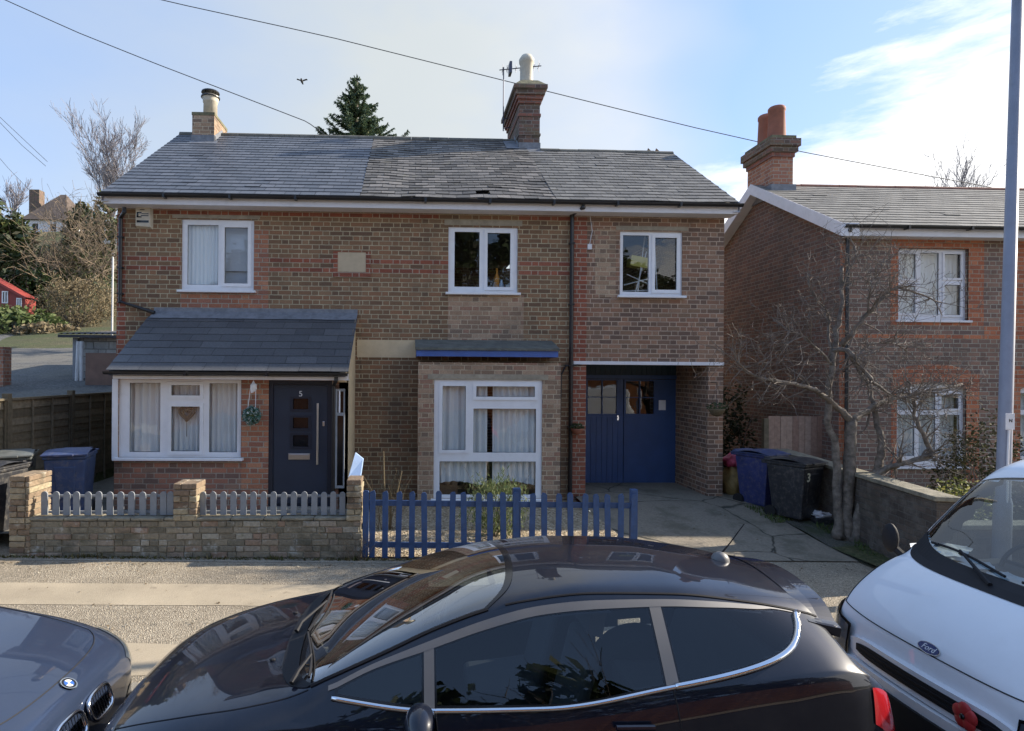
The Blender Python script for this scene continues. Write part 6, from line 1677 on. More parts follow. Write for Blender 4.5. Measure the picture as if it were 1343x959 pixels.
# house on the hill
hy = 66
h0 = at(38, 300, hy); hh = thing('hill_house', 'distant red brick house with dark hipped roof and white band on the hill', 'house', (at(68, 300, hy).x, hy, hill(-35, hy)))
xa, xb = at(34, 300, hy).x, at(86, 300, hy).x; ze = at(60, 289, hy).z; zr3 = at(50, 255, hy + 3.5).z; zb3 = hill(-36, hy) - 1
mb = MB(); mb.box(xa, xb, hy, hy + 7, zb3, ze - 1.6); mb.build('wall', M['brick_orange'], hh); mb = MB(); mb.box(xa - .02, xb + .02, hy - .02, hy + 7.02, ze - 1.6, ze); mb.build('white_band', M['trim_white'], hh)
M['brown_tile'] = plain('brown_roof_tile', (0.10, 0.075, 0.06), .9, var=.25, scale=2)
mb = MB(); e = .4; A4 = [(xa - e, hy - e, ze), (xb + e, hy - e, ze), (xb + e, hy + 7 + e, ze), (xa - e, hy + 7 + e, ze)]; r1, r2_ = (xa + 1.6, hy + 3.5, zr3), (xb - 1.9, hy + 3.5, zr3)
mb.quad(A4[0], A4[1], r2_, r1); mb.tri(A4[1], A4[2], r2_); mb.quad(A4[2], A4[3], r1, r2_); mb.tri(A4[3], A4[0], r1); mb.poly(A4[::-1]); rf = mb.build('roof', M['brown_tile'], hh)
mb = MB(); c = at(47, 262, hy + 3.4); mb.box(c.x - .5, c.x + .6, hy + 3, hy + 4, c.z - 3, at(47, 250, hy + 3.4).z); mb.build('chimney', M['brick_dark'], rf)
for (u0, u1) in ((.15, .35), (.6, .8)):
    x0, x1 = xa + (xb - xa) * u0, xa + (xb - xa) * u1; mb = MB(); mb.panel(x0, x1, ze - 1.3, ze - .25, hy - .08, hy - .03, [(x0 + .12, x1 - .12, ze - 1.18, ze - .37)]); w = mb.build('window', M['trim_white'], hh); mb = MB(); mb.quad((x0, hy - .04, ze - 1.3), (x1, hy - .04, ze - 1.3), (x1, hy - .04, ze - .25), (x0, hy - .04, ze - .25)); mb.build('pane', M['frit'], w)
ph = at(135, 312, 58); hh = thing('hill_house', 'pale rendered house with dark roof half hidden by ivy, left of the brick corner', 'house', (ph.x, 58, hill(-29, 58)))
xa, xb = at(124, 300, 58).x, at(160, 300, 58).x; ze = at(135, 296, 58).z; mb = MB(); mb.box(xa, xb, 58, 63, hill(-29, 58) - 1, ze); mb.build('wall', M['sill_stone'], hh)
mb = MB(); zr4 = at(135, 277, 58).z; a4 = [(xa - .3, 57.7, ze), (xb, 57.7, ze), (xb, 60.5, zr4), (xa + 1.2, 60.5, zr4)]; mb.poly(a4); mb.tri((xa - .3, 57.7, ze), (xa + 1.2, 60.5, zr4), (xa - .3, 63.3, ze)); mb.quad((xa - .3, 63.3, ze), (xa + 1.2, 60.5, zr4), (xb, 60.5, zr4), (xb, 63.3, ze)); mb.build('roof', M['brown_tile'], hh)

# conifer behind the ridge
cy = 25.0; ct = at(468, 97, cy); cb = .2
con = thing('conifer', 'dark green conifer rising behind the roof ridge left of the chimney', 'tree', (ct.x, cy, cb))
mb = MB(); mb.tube([(ct.x, cy, cb), (ct.x, cy, ct.z - .4), ct], [.28, .05, .01], 8); mb.build('trunk', M['bark'], con)
mb = MB(); rr = random.Random(31); br = MB()
z = ct.z - .12
while z > 3:
    dpt = ct.z - z
    vis = z > 10.4
    L_ = min(3.4, .12 + dpt * .62) * rr.uniform(.5, 1.15)
    for k in range(rr.randint(3, 5) if vis else 2):
        a = rr.uniform(0, 2 * PI); Lk = L_ * rr.uniform(.7, 1.08); d = Vector((math.cos(a), math.sin(a), 0))
        rise = rr.uniform(.12, .5)
        P_ = [Vector((ct.x, cy, z)) + d * (Lk * t) + Vector((0, 0, Lk * (rise * t * t - .12 * t))) for t in (0, .25, .5, .75, 1)]
        br.tube(P_, [.025, .018, .012, .008, .004], 4, cap=False)
        nn = int(Lk * (135 if vis else 14)) + 6
        for j in range(nn):
            t = rr.uniform(.08, 1) ; p = Vector((ct.x, cy, z)) + d * (Lk * t) + Vector((0, 0, Lk * (rise * t * t - .12 * t)))
            sd_ = Vector((-d.y, d.x, 0)) * rr.choice((-1, 1))
            fl = (.42 * (1 - t * .65)) * min(1, Lk) * rr.uniform(.3, 1)
            q = p + (d * .6 + sd_ * rr.uniform(.2, 1)).normalized() * fl + Vector((0, 0, rr.uniform(-.12, .06)))
            w = Vector((rr.gauss(0, 1), rr.gauss(0, 1), rr.gauss(0, 1))).normalized() * (.03 if vis else .08)
            mb.tri(p - w, p + w, q); 
            m2 = (p + q) / 2; mb.tri(m2 - w.cross(d), q + w * .5, m2 + w)
    z -= rr.uniform(.05, .10) if vis else .3
br.build('branches', M['bark'], con); mb.build('needles', M['leaf_con'], con)

# ================================================================== OVERHEAD CABLES AND A BIRD
M['cable'] = plain('black_cable', (0.03, 0.03, 0.035), .7)
def cable(label, pts, Y, r=.011, Y2=None):
    n = 24; P_ = []
    for i in range(n + 1):
        t = i / n; k = t * (len(pts) - 1); j = min(int(k), len(pts) - 2); f = k - j
        # quadratic through the points
        x = pts[j][0] + (pts[j + 1][0] - pts[j][0]) * f; y = pts[j][1] + (pts[j + 1][1] - pts[j][1]) * f
        P_.append(at(x, y, Y + ((Y2 or Y) - Y) * t))
    mb = MB(); mb.tube(P_, r, 5)
    return props(mb.build('overhead_cable', M['cable']), label, 'cable', 'overhead cables')
cable('overhead cable reaching down to the left roof ridge below the conifer top', [(-60, -30), (100, 42), (200, 82), (320, 128), (403, 160), (430, 180)], 16.5, .012)
cable('long overhead cable crossing the sky behind the corbelled chimney', [(150, -18), (210, 0), (430, 48), (690, 113), (900, 165), (1060, 201), (1240, 235), (1300, 246)], 19, .013)
cable('upper of the paired thin cables at the far left edge', [(-20, 135), (30, 182), (62, 212)], 30, .011)
cable('lower of the paired thin cables at the far left edge', [(-20, 140), (28, 190), (60, 218)], 30, .011)
cable('thin cable falling to the chimney of the hill house', [(-20, 185), (12, 222), (41, 252)], 50, .018, 66)
bd = at(396, 107, 22)
mb = MB(); mb.blob(bd, (.05, .12, .045), 8); 
for s in (-1, 1): mb.quad(bd + Vector((0, -.05, .02)), bd + Vector((s * .17, -.03, .09)), bd + Vector((s * .2, .05, .08)), bd + Vector((0, .05, .02)))
mb.blob(bd + Vector((.0, -.13, .02)), .035, 6); mb.quad(bd + Vector((-.02, .1, 0)), bd + Vector((.02, .1, 0)), bd + Vector((.035, .2, -.01)), bd + Vector((-.035, .2, -.01)))
props(mb.build('bird', M['cable'], smooth=True), 'small dark bird flying in the sky between the conifer and the left chimney', 'bird')

# ================================================================== ACROSS THE STREET (seen in the car's glass and paint)
of = thing('board_fence', 'tall brown board fence across the street, reflected in the dark car windows', 'fence', (0, -6.2, 0))
mb = MB(); x = -14
while x < 14:
    mb.box(x, x + .145, -6.2, -6.18, .0, 3.3 + random.uniform(-.005, .005)); x += .15
mb.build('boards', M['wood_brown'], of)
for i in range(8):
    mb = MB(); x = -14 + i * 4; mb.box(x, x + .1, -6.31, -6.21, 0, 3.2); mb.build('post', M['wood_brown'], of)
for i, (x, y, h, r) in enumerate(((-7.5, -9.5, 5.0, 3.4), (-2, -10.5, 5.4, 3.6), (4, -10, 5.6, 3.8), (10, -10, 5.0, 3.8), (16, -11, 4.2, 3.4), (-14, -11, 3.4, 3.2))):
    lab = ['thick', 'broad', 'tall', 'rounded', 'far right', 'far left'][i] + ' evergreen behind the brown board fence across the street'
    t = thing('evergreen_tree', lab, 'tree', (x, y, 0)); mb = MB(); leafcloud(mb, (x, y, h), (r, 1.8, h * .95), 6000, .28, 90 + i, hollow=.6, lump=.3); mb.build('crown', M['leaf_ever'], t)
    mb = MB(); mb.tube([(x, y, -.1), (x, y, h)], [.2, .1], 8); mb.build('trunk', M['bark'], t)
for i, (x, y) in enumerate(((1.5, -8.2), (7.5, -8.6), (-5, -8.4))):
    rr = random.Random(200 + i); t = thing('bare_tree', ['bare tree opposite the bay window across the street', 'bare tree opposite the garage across the street', 'bare tree opposite the porch across the street'][i], 'tree', (x, y, 0))
    mb = MB(); mb.tube([(x, y, -.1), (x, y, 2.4)], [.14, .1], 8); mb.build('trunk', M['bark_light'], t); mb = MB()
    for k in range(7): twigs(mb, (x, y, 2.3), (rr.gauss(0, .5), rr.gauss(0, .4), 1), 3.4, .07, 3, rr, .4, 4, .1, 5, 3, .2, .012)
    mb.build('crown', M['bark_light'], t)

# ------------------------------------------------------------------ litter on the pavement
rnd = random.Random(88); mb = MB()
for i in range(1100):
    x = rnd.uniform(-6.5, 6.0); y = rnd.choice((rnd.uniform(4.95, 8.1), 8.1 - abs(rnd.gauss(0, .35)), rnd.uniform(8.3, 11) if x > 3.3 else 7.9))
    z = (dz_(x, y) + .016) if y > WY and x > 3.3 else zg(x) + .009
    s_ = rnd.uniform(.006, .022); a = rnd.uniform(0, 6.28); u = Vector((math.cos(a), math.sin(a), rnd.uniform(-.3, .3))) * s_; v = Vector((-math.sin(a), math.cos(a), rnd.uniform(-.2, .4))) * s_ * .6
    c = Vector((x, y, z + .003)); mb.quad(c - u, c - v, c + u, c + v)
M['litter'] = island_mat('fallen_leaves', [(0, (0.10, 0.07, .04)), (.5, (.20, .14, .08)), (.8, (.07, .06, .045)), (1, (.42, .38, .3))], .9, .2)
props(mb.build('fallen_leaves', M['litter']), 'scattered dead leaves and grit on the pavement and driveway', 'fallen leaves', kind='stuff')

# ================================================================== VEHICLES
def curve(pts):
    """smooth monotone curve through (x, value) pairs"""
    xs_ = [p[0] for p in pts]; ys_ = [p[1] for p in pts]; n = len(xs_)
    d = [(ys_[i + 1] - ys_[i]) / (xs_[i + 1] - xs_[i]) for i in range(n - 1)]
    m = [d[0]] + [0 if d[i - 1] * d[i] <= 0 else 2 * d[i - 1] * d[i] / (d[i - 1] + d[i]) for i in range(1, n - 1)] + [d[-1]]
    def f(x):
        if x <= xs_[0]: return ys_[0]
        if x >= xs_[-1]: return ys_[-1]
        lo, hi = 0, n - 1
        while hi - lo > 1:
            k = (lo + hi) // 2
            if xs_[k] <= x: lo = k
            else: hi = k
        h = xs_[hi] - xs_[lo]; t = (x - xs_[lo]) / h
        return (ys_[lo] * (1 + 2 * t) * (1 - t) ** 2 + h * m[lo] * t * (1 - t) ** 2 + ys_[hi] * t * t * (3 - 2 * t) + h * m[hi] * t * t * (t - 1))
    return f

class Shell:
    """car skin: half cross-sections lofted along x; s runs 0 (sill) .. 7 (centre line)"""
    def __init__(s, x0, x1, W, zbelt, wr, zr, zc, zsill=.20, crease=.18, tuck=.045, belly=.52, s6=(.62, .72)):
        s.x0, s.x1, s.W, s.zb, s.wr, s.zr, s.zc = x0, x1, W, zbelt, wr, zr, zc
        s.zsill = zsill if callable(zsill) else (lambda x: zsill)
        s.tuck, s.belly, s.s6 = tuck, belly, s6
    def ctrl(s, x):
        W, zb, wr, zr, zc, z0 = s.W(x), s.zb(x), s.wr(x), s.zr(x), s.zc(x), s.zsill(x)
        zm = z0 + (zb - z0) * .45
        return [(W - .09, z0), (W - .025, z0 + (zb - z0) * .12), (W, zm), (W + .002, z0 + (zb - z0) * .76), (W - s.tuck, zb), (wr, zr), (wr * s.s6[1], zr + (zc - zr) * s.s6[0]), (0, zc)]
    def P(s, x, t, side=-1):
        c = s.ctrl(x); i = min(6, max(0, int(t))); f = t - i
        p1, p2 = c[i], c[i + 1]
        p0 = c[i - 1] if i > 0 else p1
        p3 = c[i + 2] if i < 6 else (-c[6][0], c[6][1])
        # damp the tangents where the shape has a crease (belt line and roof rail)
        k1 = .55 if i in (4, 5) else 1.0
        k2 = .55 if i + 1 in (4, 5) else 1.0
        out = []
        for a in (0, 1):
            m1 = (p2[a] - p0[a]) * .5 * k1; m2 = (p3[a] - p1[a]) * .5 * k2
            L1 = abs(p2[a] - p1[a]) * 1.6
            m1 = max(-L1 - .02, min(L1 + .02, m1)); m2 = max(-L1 - .02, min(L1 + .02, m2))
            out.append((2 * f ** 3 - 3 * f * f + 1) * p1[a] + (f ** 3 - 2 * f * f + f) * m1 + (-2 * f ** 3 + 3 * f * f) * p2[a] + (f ** 3 - f * f) * m2)
        return Vector((x, side * out[0], out[1]))
    def N(s, x, t, side=-1):
        e = .01
        a = s.P(min(x + e, s.x1), t, side) - s.P(max(x - e, s.x0), t, side)
        b = s.P(x, min(7, t + e), side) - s.P(x, max(0, t - e), side)
        n = a.cross(b) if side < 0 else b.cross(a)
        if n.length < 1e-9: return Vector((0, 0, 1))
        n.normalize()
        c = Vector((x, 0, .5)); p = s.P(x, t, side)
        if n.dot(p - c) < 0: n = -n
        return n
    def off(s, x, t, side, d): return s.P(x, t, side) + s.N(x, t, side) * d
    def s_at_z(s, x, z, a=4.0, b=5.0):
        for _ in range(18):
            m = (a + b) / 2
            if s.P(x, m).z < z: a = m
            else: b = m
        return (a + b) / 2
    def body(s, name, mat, parent, holes, nx=170, seg=(3, 4, 6, 4, 12, 6, 10), arches=(), xs_extra=()):
        xs_ = []
        for i in range(nx + 1):
            u = i / nx
            xs_.append(s.x0 + (s.x1 - s.x0) * (u + .5 * .16 * -math.sin(2 * PI * u) / 1.0))
        xs_ = sorted(set(xs_) | set(xs_extra))
        ts = []
        for i, k in enumerate(seg): ts += [i + j / k for j in range(k)]
        ts.append(7.0)
        mb = MB(); nt_ = len(ts)
        row = 2 * nt_ - 1
        for x in xs_:
            for t in ts: mb.v.append(tuple(s.P(x, t, -1)))
            for t in reversed(ts[:-1]): mb.v.append(tuple(s.P(x, t, 1)))
        for i in range(len(xs_) - 1):
            xm = (xs_[i] + xs_[i + 1]) / 2
            for j in range(row - 1):
                side = -1 if j < nt_ - 1 else 1
                jj = j if side < 0 else row - 2 - j
                tm = (ts[jj] + ts[jj + 1]) / 2
                if any(h(xm, tm, side) for h in holes): continue
                if arches and tm < 4:
                    p = s.P(xm, tm)
                    if any((p.x - a[0]) ** 2 + (p.z - a[1]) ** 2 < a[2] ** 2 for a in arches): continue
                a = i * row + j
                mb.f.append((a, a + row, a + row + 1, a + 1)); mb.m.append(0)
        mb.f.append(tuple(range(row))); mb.m.append(0)
        k = (len(xs_) - 1) * row
        mb.f.append(tuple(reversed(range(k, k + row)))); mb.m.append(0)
        return mb.build(name, mat, parent, world=False, smooth=True, weld=True)
    def patch(s, name, mats, parent, x0, x1, lo, hi, side, d=.004, nx=30, ns=8, border=0.0, split=True, thick=0):
        """sheet following the skin between lo(x) and hi(x) in s; the outer rows can be a border of material 1"""
        mb = MB()
        X = [x0 + (x1 - x0) * i / nx for i in range(nx + 1)]
        if border: X = sorted(set(X[1:-1]) | {x0, x1, x0 + border, x1 - border})
        pts = []
        for x in X:
            a, b = lo(x), hi(x)
            hgt = max(1e-4, (s.P(x, b, side) - s.P(x, a, side)).length)
            f = min(.5, border / hgt) if border else 0
            V = [0, f] + [f + (1 - 2 * f) * (k / ns) for k in range(1, ns)] + [1 - f, 1] if border else [k / ns for k in range(ns + 1)]
            pts.append([s.off(x, a + (b - a) * v, side, d) for v in V])
        m = len(pts[0])
        for r in pts: mb.v += [tuple(p) for p in r]
        for i in range(len(X) - 1):
            for j in range(m - 1):
                a = i * m + j
                edge = border and (j == 0 or j == m - 2 or X[i] < x0 + border * .9 or X[i + 1] > x1 - border * .9)
                mb.f.append((a, a + m, a + m + 1, a + 1) if side < 0 else (a, a + 1, a + m + 1, a + m)); mb.m.append(1 if edge else 0)
        return mb.build(name, mats, parent, world=False, smooth=True)

def wheel(parent, x, y, z, r, side, M_rim, w=.20, spokes=7):
    s = side
    mb = MB(); yo = y
    mb.lathe([(r * .66, yo - s * 0), (r * .92, yo), (r, yo - s * .03), (r, yo - s * (w - .03)), (r * .92, yo - s * w), (r * .6, yo - s * w)], (x, 0, z), 30, axis='y')
    t = mb.build('wheel', M['black_rubber'], parent, world=False, smooth=True)
    mb = MB(); mb.lathe([(r * .68, yo - s * .005), (r * .66, yo - s * .02), (r * .62, yo - s * .06), (r * .6, yo - s * .12)], (x, 0, z), 30, axis='y')
    mb.lathe([(0, yo - s * .015), (r * .16, yo - s * .02), (r * .17, yo - s * .05)], (x, 0, z), 20, axis='y')
    for k in range(spokes):
        a = 2 * PI * k / spokes; d = Vector((math.cos(a), 0, math.sin(a))); q = Vector((-math.sin(a), 0, math.cos(a)))
        c = Vector((x, yo - s * .035, z)) + d * r * .4
        mb.obox(c, d * r * .27, q * r * .05, Vector((0, .014, 0)))
    mb.build('rim', M_rim, t, world=False)
    mb = MB(); mb.lathe([(0, yo - s * .10), (r * .5, yo - s * .10)], (x, 0, z), 24, axis='y'); mb.build('brake_disc', M['lamp_grey'], t, world=False)
def arch_liner(parent, x, z, r, yo, side, mat):
    mb = MB(); n = 20; pr = []
    for k in range(n + 1):
        a = -0.35 + (PI + .7) * k / n; pr.append((x + r * math.cos(a), z + r * math.sin(a)))
    for (a, b) in zip(pr, pr[1:]): mb.quad((a[0], yo, a[1]), (b[0], yo, b[1]), (b[0], yo - side * .3, b[1]), (a[0], yo - side * .3, a[1]))
    mb.poly([(p[0], yo - side * .3, p[1]) for p in pr]); mb.build('wheel_arch', mat, parent, world=False)
def seat(parent, x, y, z, face, mat, w=.46, h=.62):
    """face: -1 looks towards -x"""
    mb = MB(); f = face
    mb.obox((x, y, z), (.25, 0, -.03 * f), (0, w / 2, 0), (0, 0, .07))
    mb.build('seat', mat, parent, world=False, bevel=.04, seg=3)
    b = MB(); a = -f
    b.obox((x + a * .27, y, z + h * .5), (a * .035, 0, h * .0), (0, w / 2 - .01, 0), (a * .08, 0, h * .5))
    bo = b.build('backrest', mat, parent, world=False, bevel=.035, seg=3)
    b = MB(); b.obox((x + a * .38, y, z + h + .13), (a * .04, 0, -.01), (0, .125, 0), (a * .015, 0, .085)); b.tube([(x + a * .36, y - .05, z + h - .05), (x + a * .38, y - .05, z + h + .1)], .008, 6); b.tube([(x + a * .36, y + .05, z + h - .05), (x + a * .38, y + .05, z + h + .1)], .008, 6)
    b.build('headrest', mat, bo, world=False, bevel=.03, seg=3)
M['seat_cloth'] = plain('dark_seat_cloth', (0.10, 0.10, 0.105), .85)
M['dash'] = plain('dark_dashboard', (0.022, 0.022, 0.024), .6)
M['rim'] = plain('alloy_wheel', (0.45, 0.46, 0.48), .3, metal=.9)
M['car_black'] = paint_mat('black_blue_car_paint', (0.006, 0.008, 0.016), .12, .32, 1.0, dust=.04)
M['trim_grey'] = plain('satin_grey_trim', (0.15, 0.145, 0.14), .5, metal=.1)
M['plastic_black'] = plain('textured_black_plastic', (0.016, 0.016, 0.018), .7, spec=.3)
M['lens_red'] = plain('red_lamp_lens', (0.50, 0.015, 0.02), .12, coat=1)
M['lens_clear'] = glass_mat('clear_lamp_lens', (.85, .88, .9), .45)
M['lamp_bowl'] = plain('lamp_reflector', (0.07, 0.085, 0.11), .35, metal=.2, var=.4, scale=22)

# ------------------------------------------------------------------ dark hatchback
HX, HY = 0.40, 3.70                                 # middle of the car on the road
hz0 = zg(HX) - .055
hatch = thing('parked_car', 'glossy blue-black three-door hatchback parked in the foreground, bonnet pointing left', 'car', (HX + .07, HY, hz0))
dz = .055; X_ = lambda x: x - HX
def cv(pts, dzz=dz): return curve([(X_(a), b + dzz) for a, b in pts])
def cw(pts): return curve([(X_(a), b) for a, b in pts])
W = cw([(-1.72, .40), (-1.69, .58), (-1.62, .68), (-1.45, .79), (-1.15, .855), (-.7, .885), (0, .89), (1.2, .89), (1.75, .888), (2.05, .865), (2.25, .81), (2.36, .74), (2.42, .62)])
zc = cv([(-1.72, .46), (-1.71, .58), (-1.67, .66), (-1.55, .735), (-1.35, .805), (-1.1, .87), (-.85, .925), (-.66, .97), (-.45, 1.075), (-.2, 1.19), (.05, 1.285), (.28, 1.36), (.5, 1.405), (.9, 1.435), (1.3, 1.43), (1.7, 1.39), (2.0, 1.34), (2.12, 1.31), (2.17, 1.19), (2.26, 1.0), (2.38, .82), (2.42, .55)])
zr = cv([(-1.72, .44), (-1.71, .55), (-1.67, .62), (-1.55, .70), (-1.35, .775), (-1.1, .84), (-.85, .89), (-.66, .93), (-.45, 1.01), (-.2, 1.10), (.05, 1.195), (.28, 1.265), (.5, 1.315), (.9, 1.352), (1.3, 1.345), (1.7, 1.30), (2.0, 1.24), (2.12, 1.20), (2.17, 1.10), (2.26, .93), (2.38, .76), (2.42, .50)])
zb = cv([(-1.72, .42), (-1.71, .50), (-1.67, .57), (-1.55, .65), (-1.35, .73), (-1.1, .79), (-.85, .83), (-.5, .845), (-.1, .85), (.4, .875), (.9, .935), (1.3, 1.00), (1.7, 1.06), (1.95, 1.08), (2.15, 1.05), (2.27, .97), (2.33, .86), (2.39, .68), (2.42, .46)])
wr = cw([(-1.72, .30), (-1.69, .44), (-1.62, .53), (-1.45, .62), (-1.15, .70), (-.85, .735), (-.55, .725), (-.2, .675), (.1, .625), (.4, .585), (.8, .565), (1.3, .56), (1.7, .545), (2.0, .52), (2.22, .50), (2.3, .53), (2.42, .45)])
zs = cv([(-1.72, .34), (-1.6, .24), (-1.3, .2), (2.2, .2), (2.35, .26), (2.42, .36)], 0)
SH = Shell(X_(-1.72), X_(2.42), W, zb, wr, zr, zc, zs)
# side windows, by height above the road
def sp_(x, z): return SH.s_at_z(x, z + dz, 4.0, 5.0)
lo_w = curve([(X_(-.45), .955), (X_(.02), .915), (X_(.57), .925), (X_(1.2), 1.02), (X_(1.6), 1.095), (X_(1.80), 1.15), (X_(1.93), 1.215), (X_(1.98), 1.262)])
hi_w = curve([(X_(-.45), .975), (X_(-.25), 1.055), (X_(.02), 1.135), (X_(.3), 1.215), (X_(.6), 1.28), (X_(.9), 1.305), (X_(1.25), 1.312), (X_(1.55), 1.298), (X_(1.8), 1.276), (X_(1.98), 1.266)])
wins = [(X_(-.43), X_(.005)), (X_(.045), X_(1.165)), (X_(1.215), X_(1.965))]
lo_s = lambda x: sp_(x, lo_w(x)); hi_s = lambda x: min(4.97, sp_(x, hi_w(x)))
def side_hole(x, t, side):
    if not (4 <= t < 5): return False
    for (a, b) in wins:
        if a + .012 < x < b - .012:
            z = SH.P(x, t).z - dz
            return lo_w(x) + .010 < z < hi_w(x) - .010
    return False
# windscreen: base curve bows forward, top curve bows back
QW = 1.83
def ws_base(q): return X_(-.69) + .14 * q * q
def ws_top(q): return X_(.53) - .20 * q * q
def ws_hole(x, t, side):
    if t < 7 - QW * .975: return False
    q = (7 - t) / QW
    return ws_base(q) + .02 < x < ws_top(q) - .015
def rw_base(q): return X_(2.31) - .03 * q * q
def rw_top(q): return X_(2.245) - .02 * q * q
SH.body('body', M['car_black'], hatch, [side_hole, ws_hole], nx=260, seg=(3, 4, 6, 5, 22, 8, 12), arches=[(X_(-1.02), .32, .37), (X_(1.62), .32, .37)])
def screen(shell, parent, name, base, top, QW, mats, na=18, nq=30, d=.004, border=.03):
    mb = MB(); As = [0, .035] + [.035 + .93 * k / na for k in range(1, na)] + [.965, 1]
    Qs = [-1, -.965] + [-.965 + 1.93 * k / nq for k in range(1, nq)] + [.965, 1]
    for a in As:
        for q in Qs:
            x = base(q) + (top(q) - base(q)) * a; t = 7 - abs(q) * QW
            mb.v.append(tuple(shell.off(x, t, -1 if q < 0 else 1, d)))
    m = len(Qs)
    for i in range(len(As) - 1):
        for j in range(m - 1):
            k = i * m + j; e = i == 0 or i == len(As) - 2 or j == 0 or j == m - 2
            mb.f.append((k, k + 1, k + m + 1, k + m)); mb.m.append(1 if e else 0)
    return mb.build(name, mats, parent, world=False, smooth=True)
screen(SH, hatch, 'windscreen', ws_base, ws_top, QW, [M['glass_screen'], M['frit']])
for side in (-1, 1):
    for i, (a, b) in enumerate(wins):
        SH.patch('side_window', [M['glass_car'], M['frit']], hatch, a, b, lo_s, hi_s, side, .003, 34, 8, border=.016)
    # satin frame over the glass and bright strip under it
    mb = MB()
    xs_ = frange(X_(-.44), X_(1.98), 60)
    SH.patch('window_frame', M['trim_grey'], hatch, X_(-.46), X_(1.99), lambda x: hi_s(x) - .01, lambda x: min(5.0, hi_s(x) + .10), side, .007, 60, 3)
    mb = MB(); P_ = [SH.off(x, lo_s(x) - .02, side, .006) for x in frange(X_(-.44), X_(1.985), 60)]
    mb.tube(P_, .013, 6); mb.tube([SH.off(x, lo_s(x) - .02, side, .009) for x in frange(X_(1.2), X_(1.985), 30)], .017, 6)
    mb.build('bright_strip', M['chrome'], hatch, world=False, smooth=True)
    for (a, b, m_) in ((X_(.0), X_(.05), 'trim_grey'), (X_(1.16), X_(1.22), 'trim_grey')):
        SH.patch('pillar', M[m_], hatch, a, b, lambda x: lo_s(x) - .01, lambda x: hi_s(x) + .01, side, .006, 2, 8)
    # roof seam
    mb = MB(); mb.tube([SH.off(x, 5.13, side, .001) for x in frange(X_(.42), X_(2.15), 40)], .007, 5); mb.build('roof_seam', M['plastic_black'], hatch, world=False)
    mb = MB(); mb.tube([SH.off(ws_base(1) + (ws_top(1) - ws_base(1)) * a, 7 - QW - .02, side, .003) for a in frange(0, 1, 24)], .010, 5); mb.build('screen_seal', M['plastic_black'], hatch, world=False)
    # bonnet and door shut lines
    mb = MB(); mb.tube([SH.off(x, 5.02 + .0 * x, side, .0005) for x in frange(X_(-1.55), X_(-.56), 30)], .0035, 4)
    mb.tube([SH.off(X_(-.30) + .03 * math.sin(t), t, side, .0005) for t in frange(1.0, 4.0, 20)], .0035, 4); mb.tube([SH.off(X_(1.19) + .02 * (4 - t), t, side, .0005) for t in frange(1.0, 4.1, 20)], .0035, 4)
    mb.build('shut_line', M['plastic_black'], hatch, world=False)
    # door mirror
    mc = Vector((X_(-.02), side * .98, .93 + dz))
    mb = MB(); mb.blob(mc, (.075, .125, .085), 14); mi = mb.build('door_mirror', M['car_black'], hatch, world=False, smooth=True, weld=True)
    mb = MB(); mb.tube([mc + Vector((0, -side * .05, -.03)), (X_(.0), side * .84, .91 + dz)], .025, 8); mb.build('mirror_arm', M['plastic_black'], mi, world=False)
    mb = MB(); mb.lathe([(0, 0), (1, 0)], (0, 0, 0), 16, axis='x'); mb.v = [(mc.x + .077 - .01 * abs(v[2]), mc.y + v[1] * .10, mc.z + v[2] * .062) for v in mb.v]; mb.build('mirror_glass', M['chrome'], mi, world=False)
    # lamps
    SH.patch('tail_lamp', M['lens_red'], hatch, X_(2.17), X_(2.405), lambda x: 2.75 + 1.2 * (X_(2.4) - x), lambda x: 3.95 - 1.2 * (X_(2.4) - x), side, .006, 14, 8)
    SH.patch('headlight', [M['frit']], hatch, X_(-1.70), X_(-1.30), lambda x: 3.2, lambda x: 4.6 - .4 * (x - X_(-1.7)), side, .004, 14, 8)
    SH.patch('headlight_lens', [M['lens_clear']], hatch, X_(-1.69), X_(-1.31), lambda x: 3.25, lambda x: 4.55 - .4 * (x - X_(-1.7)), side, .010, 14, 8)
    hd = MB(); c = SH.P(X_(.98), 3.55, side); hd.tube([c + Vector((-.09, side * .03, 0)), c + Vector((.09, side * .03, 0))], .014, 8); hd.build('door_handle', M['car_black'], hatch, world=False)
    for xw in (-1.02, 1.62):
        wheel(hatch, X_(xw), side * .86, .32, .315, side, M['rim']); arch_liner(hatch, X_(xw), .32, .375, side * .84, side, M['plastic_black'])
# under-body so that light does not leak through
mb = MB(); mb.box(X_(-1.55), X_(2.25), -.74, .74, .20, .24); mb.build('underbody', M['plastic_black'], hatch, world=False)
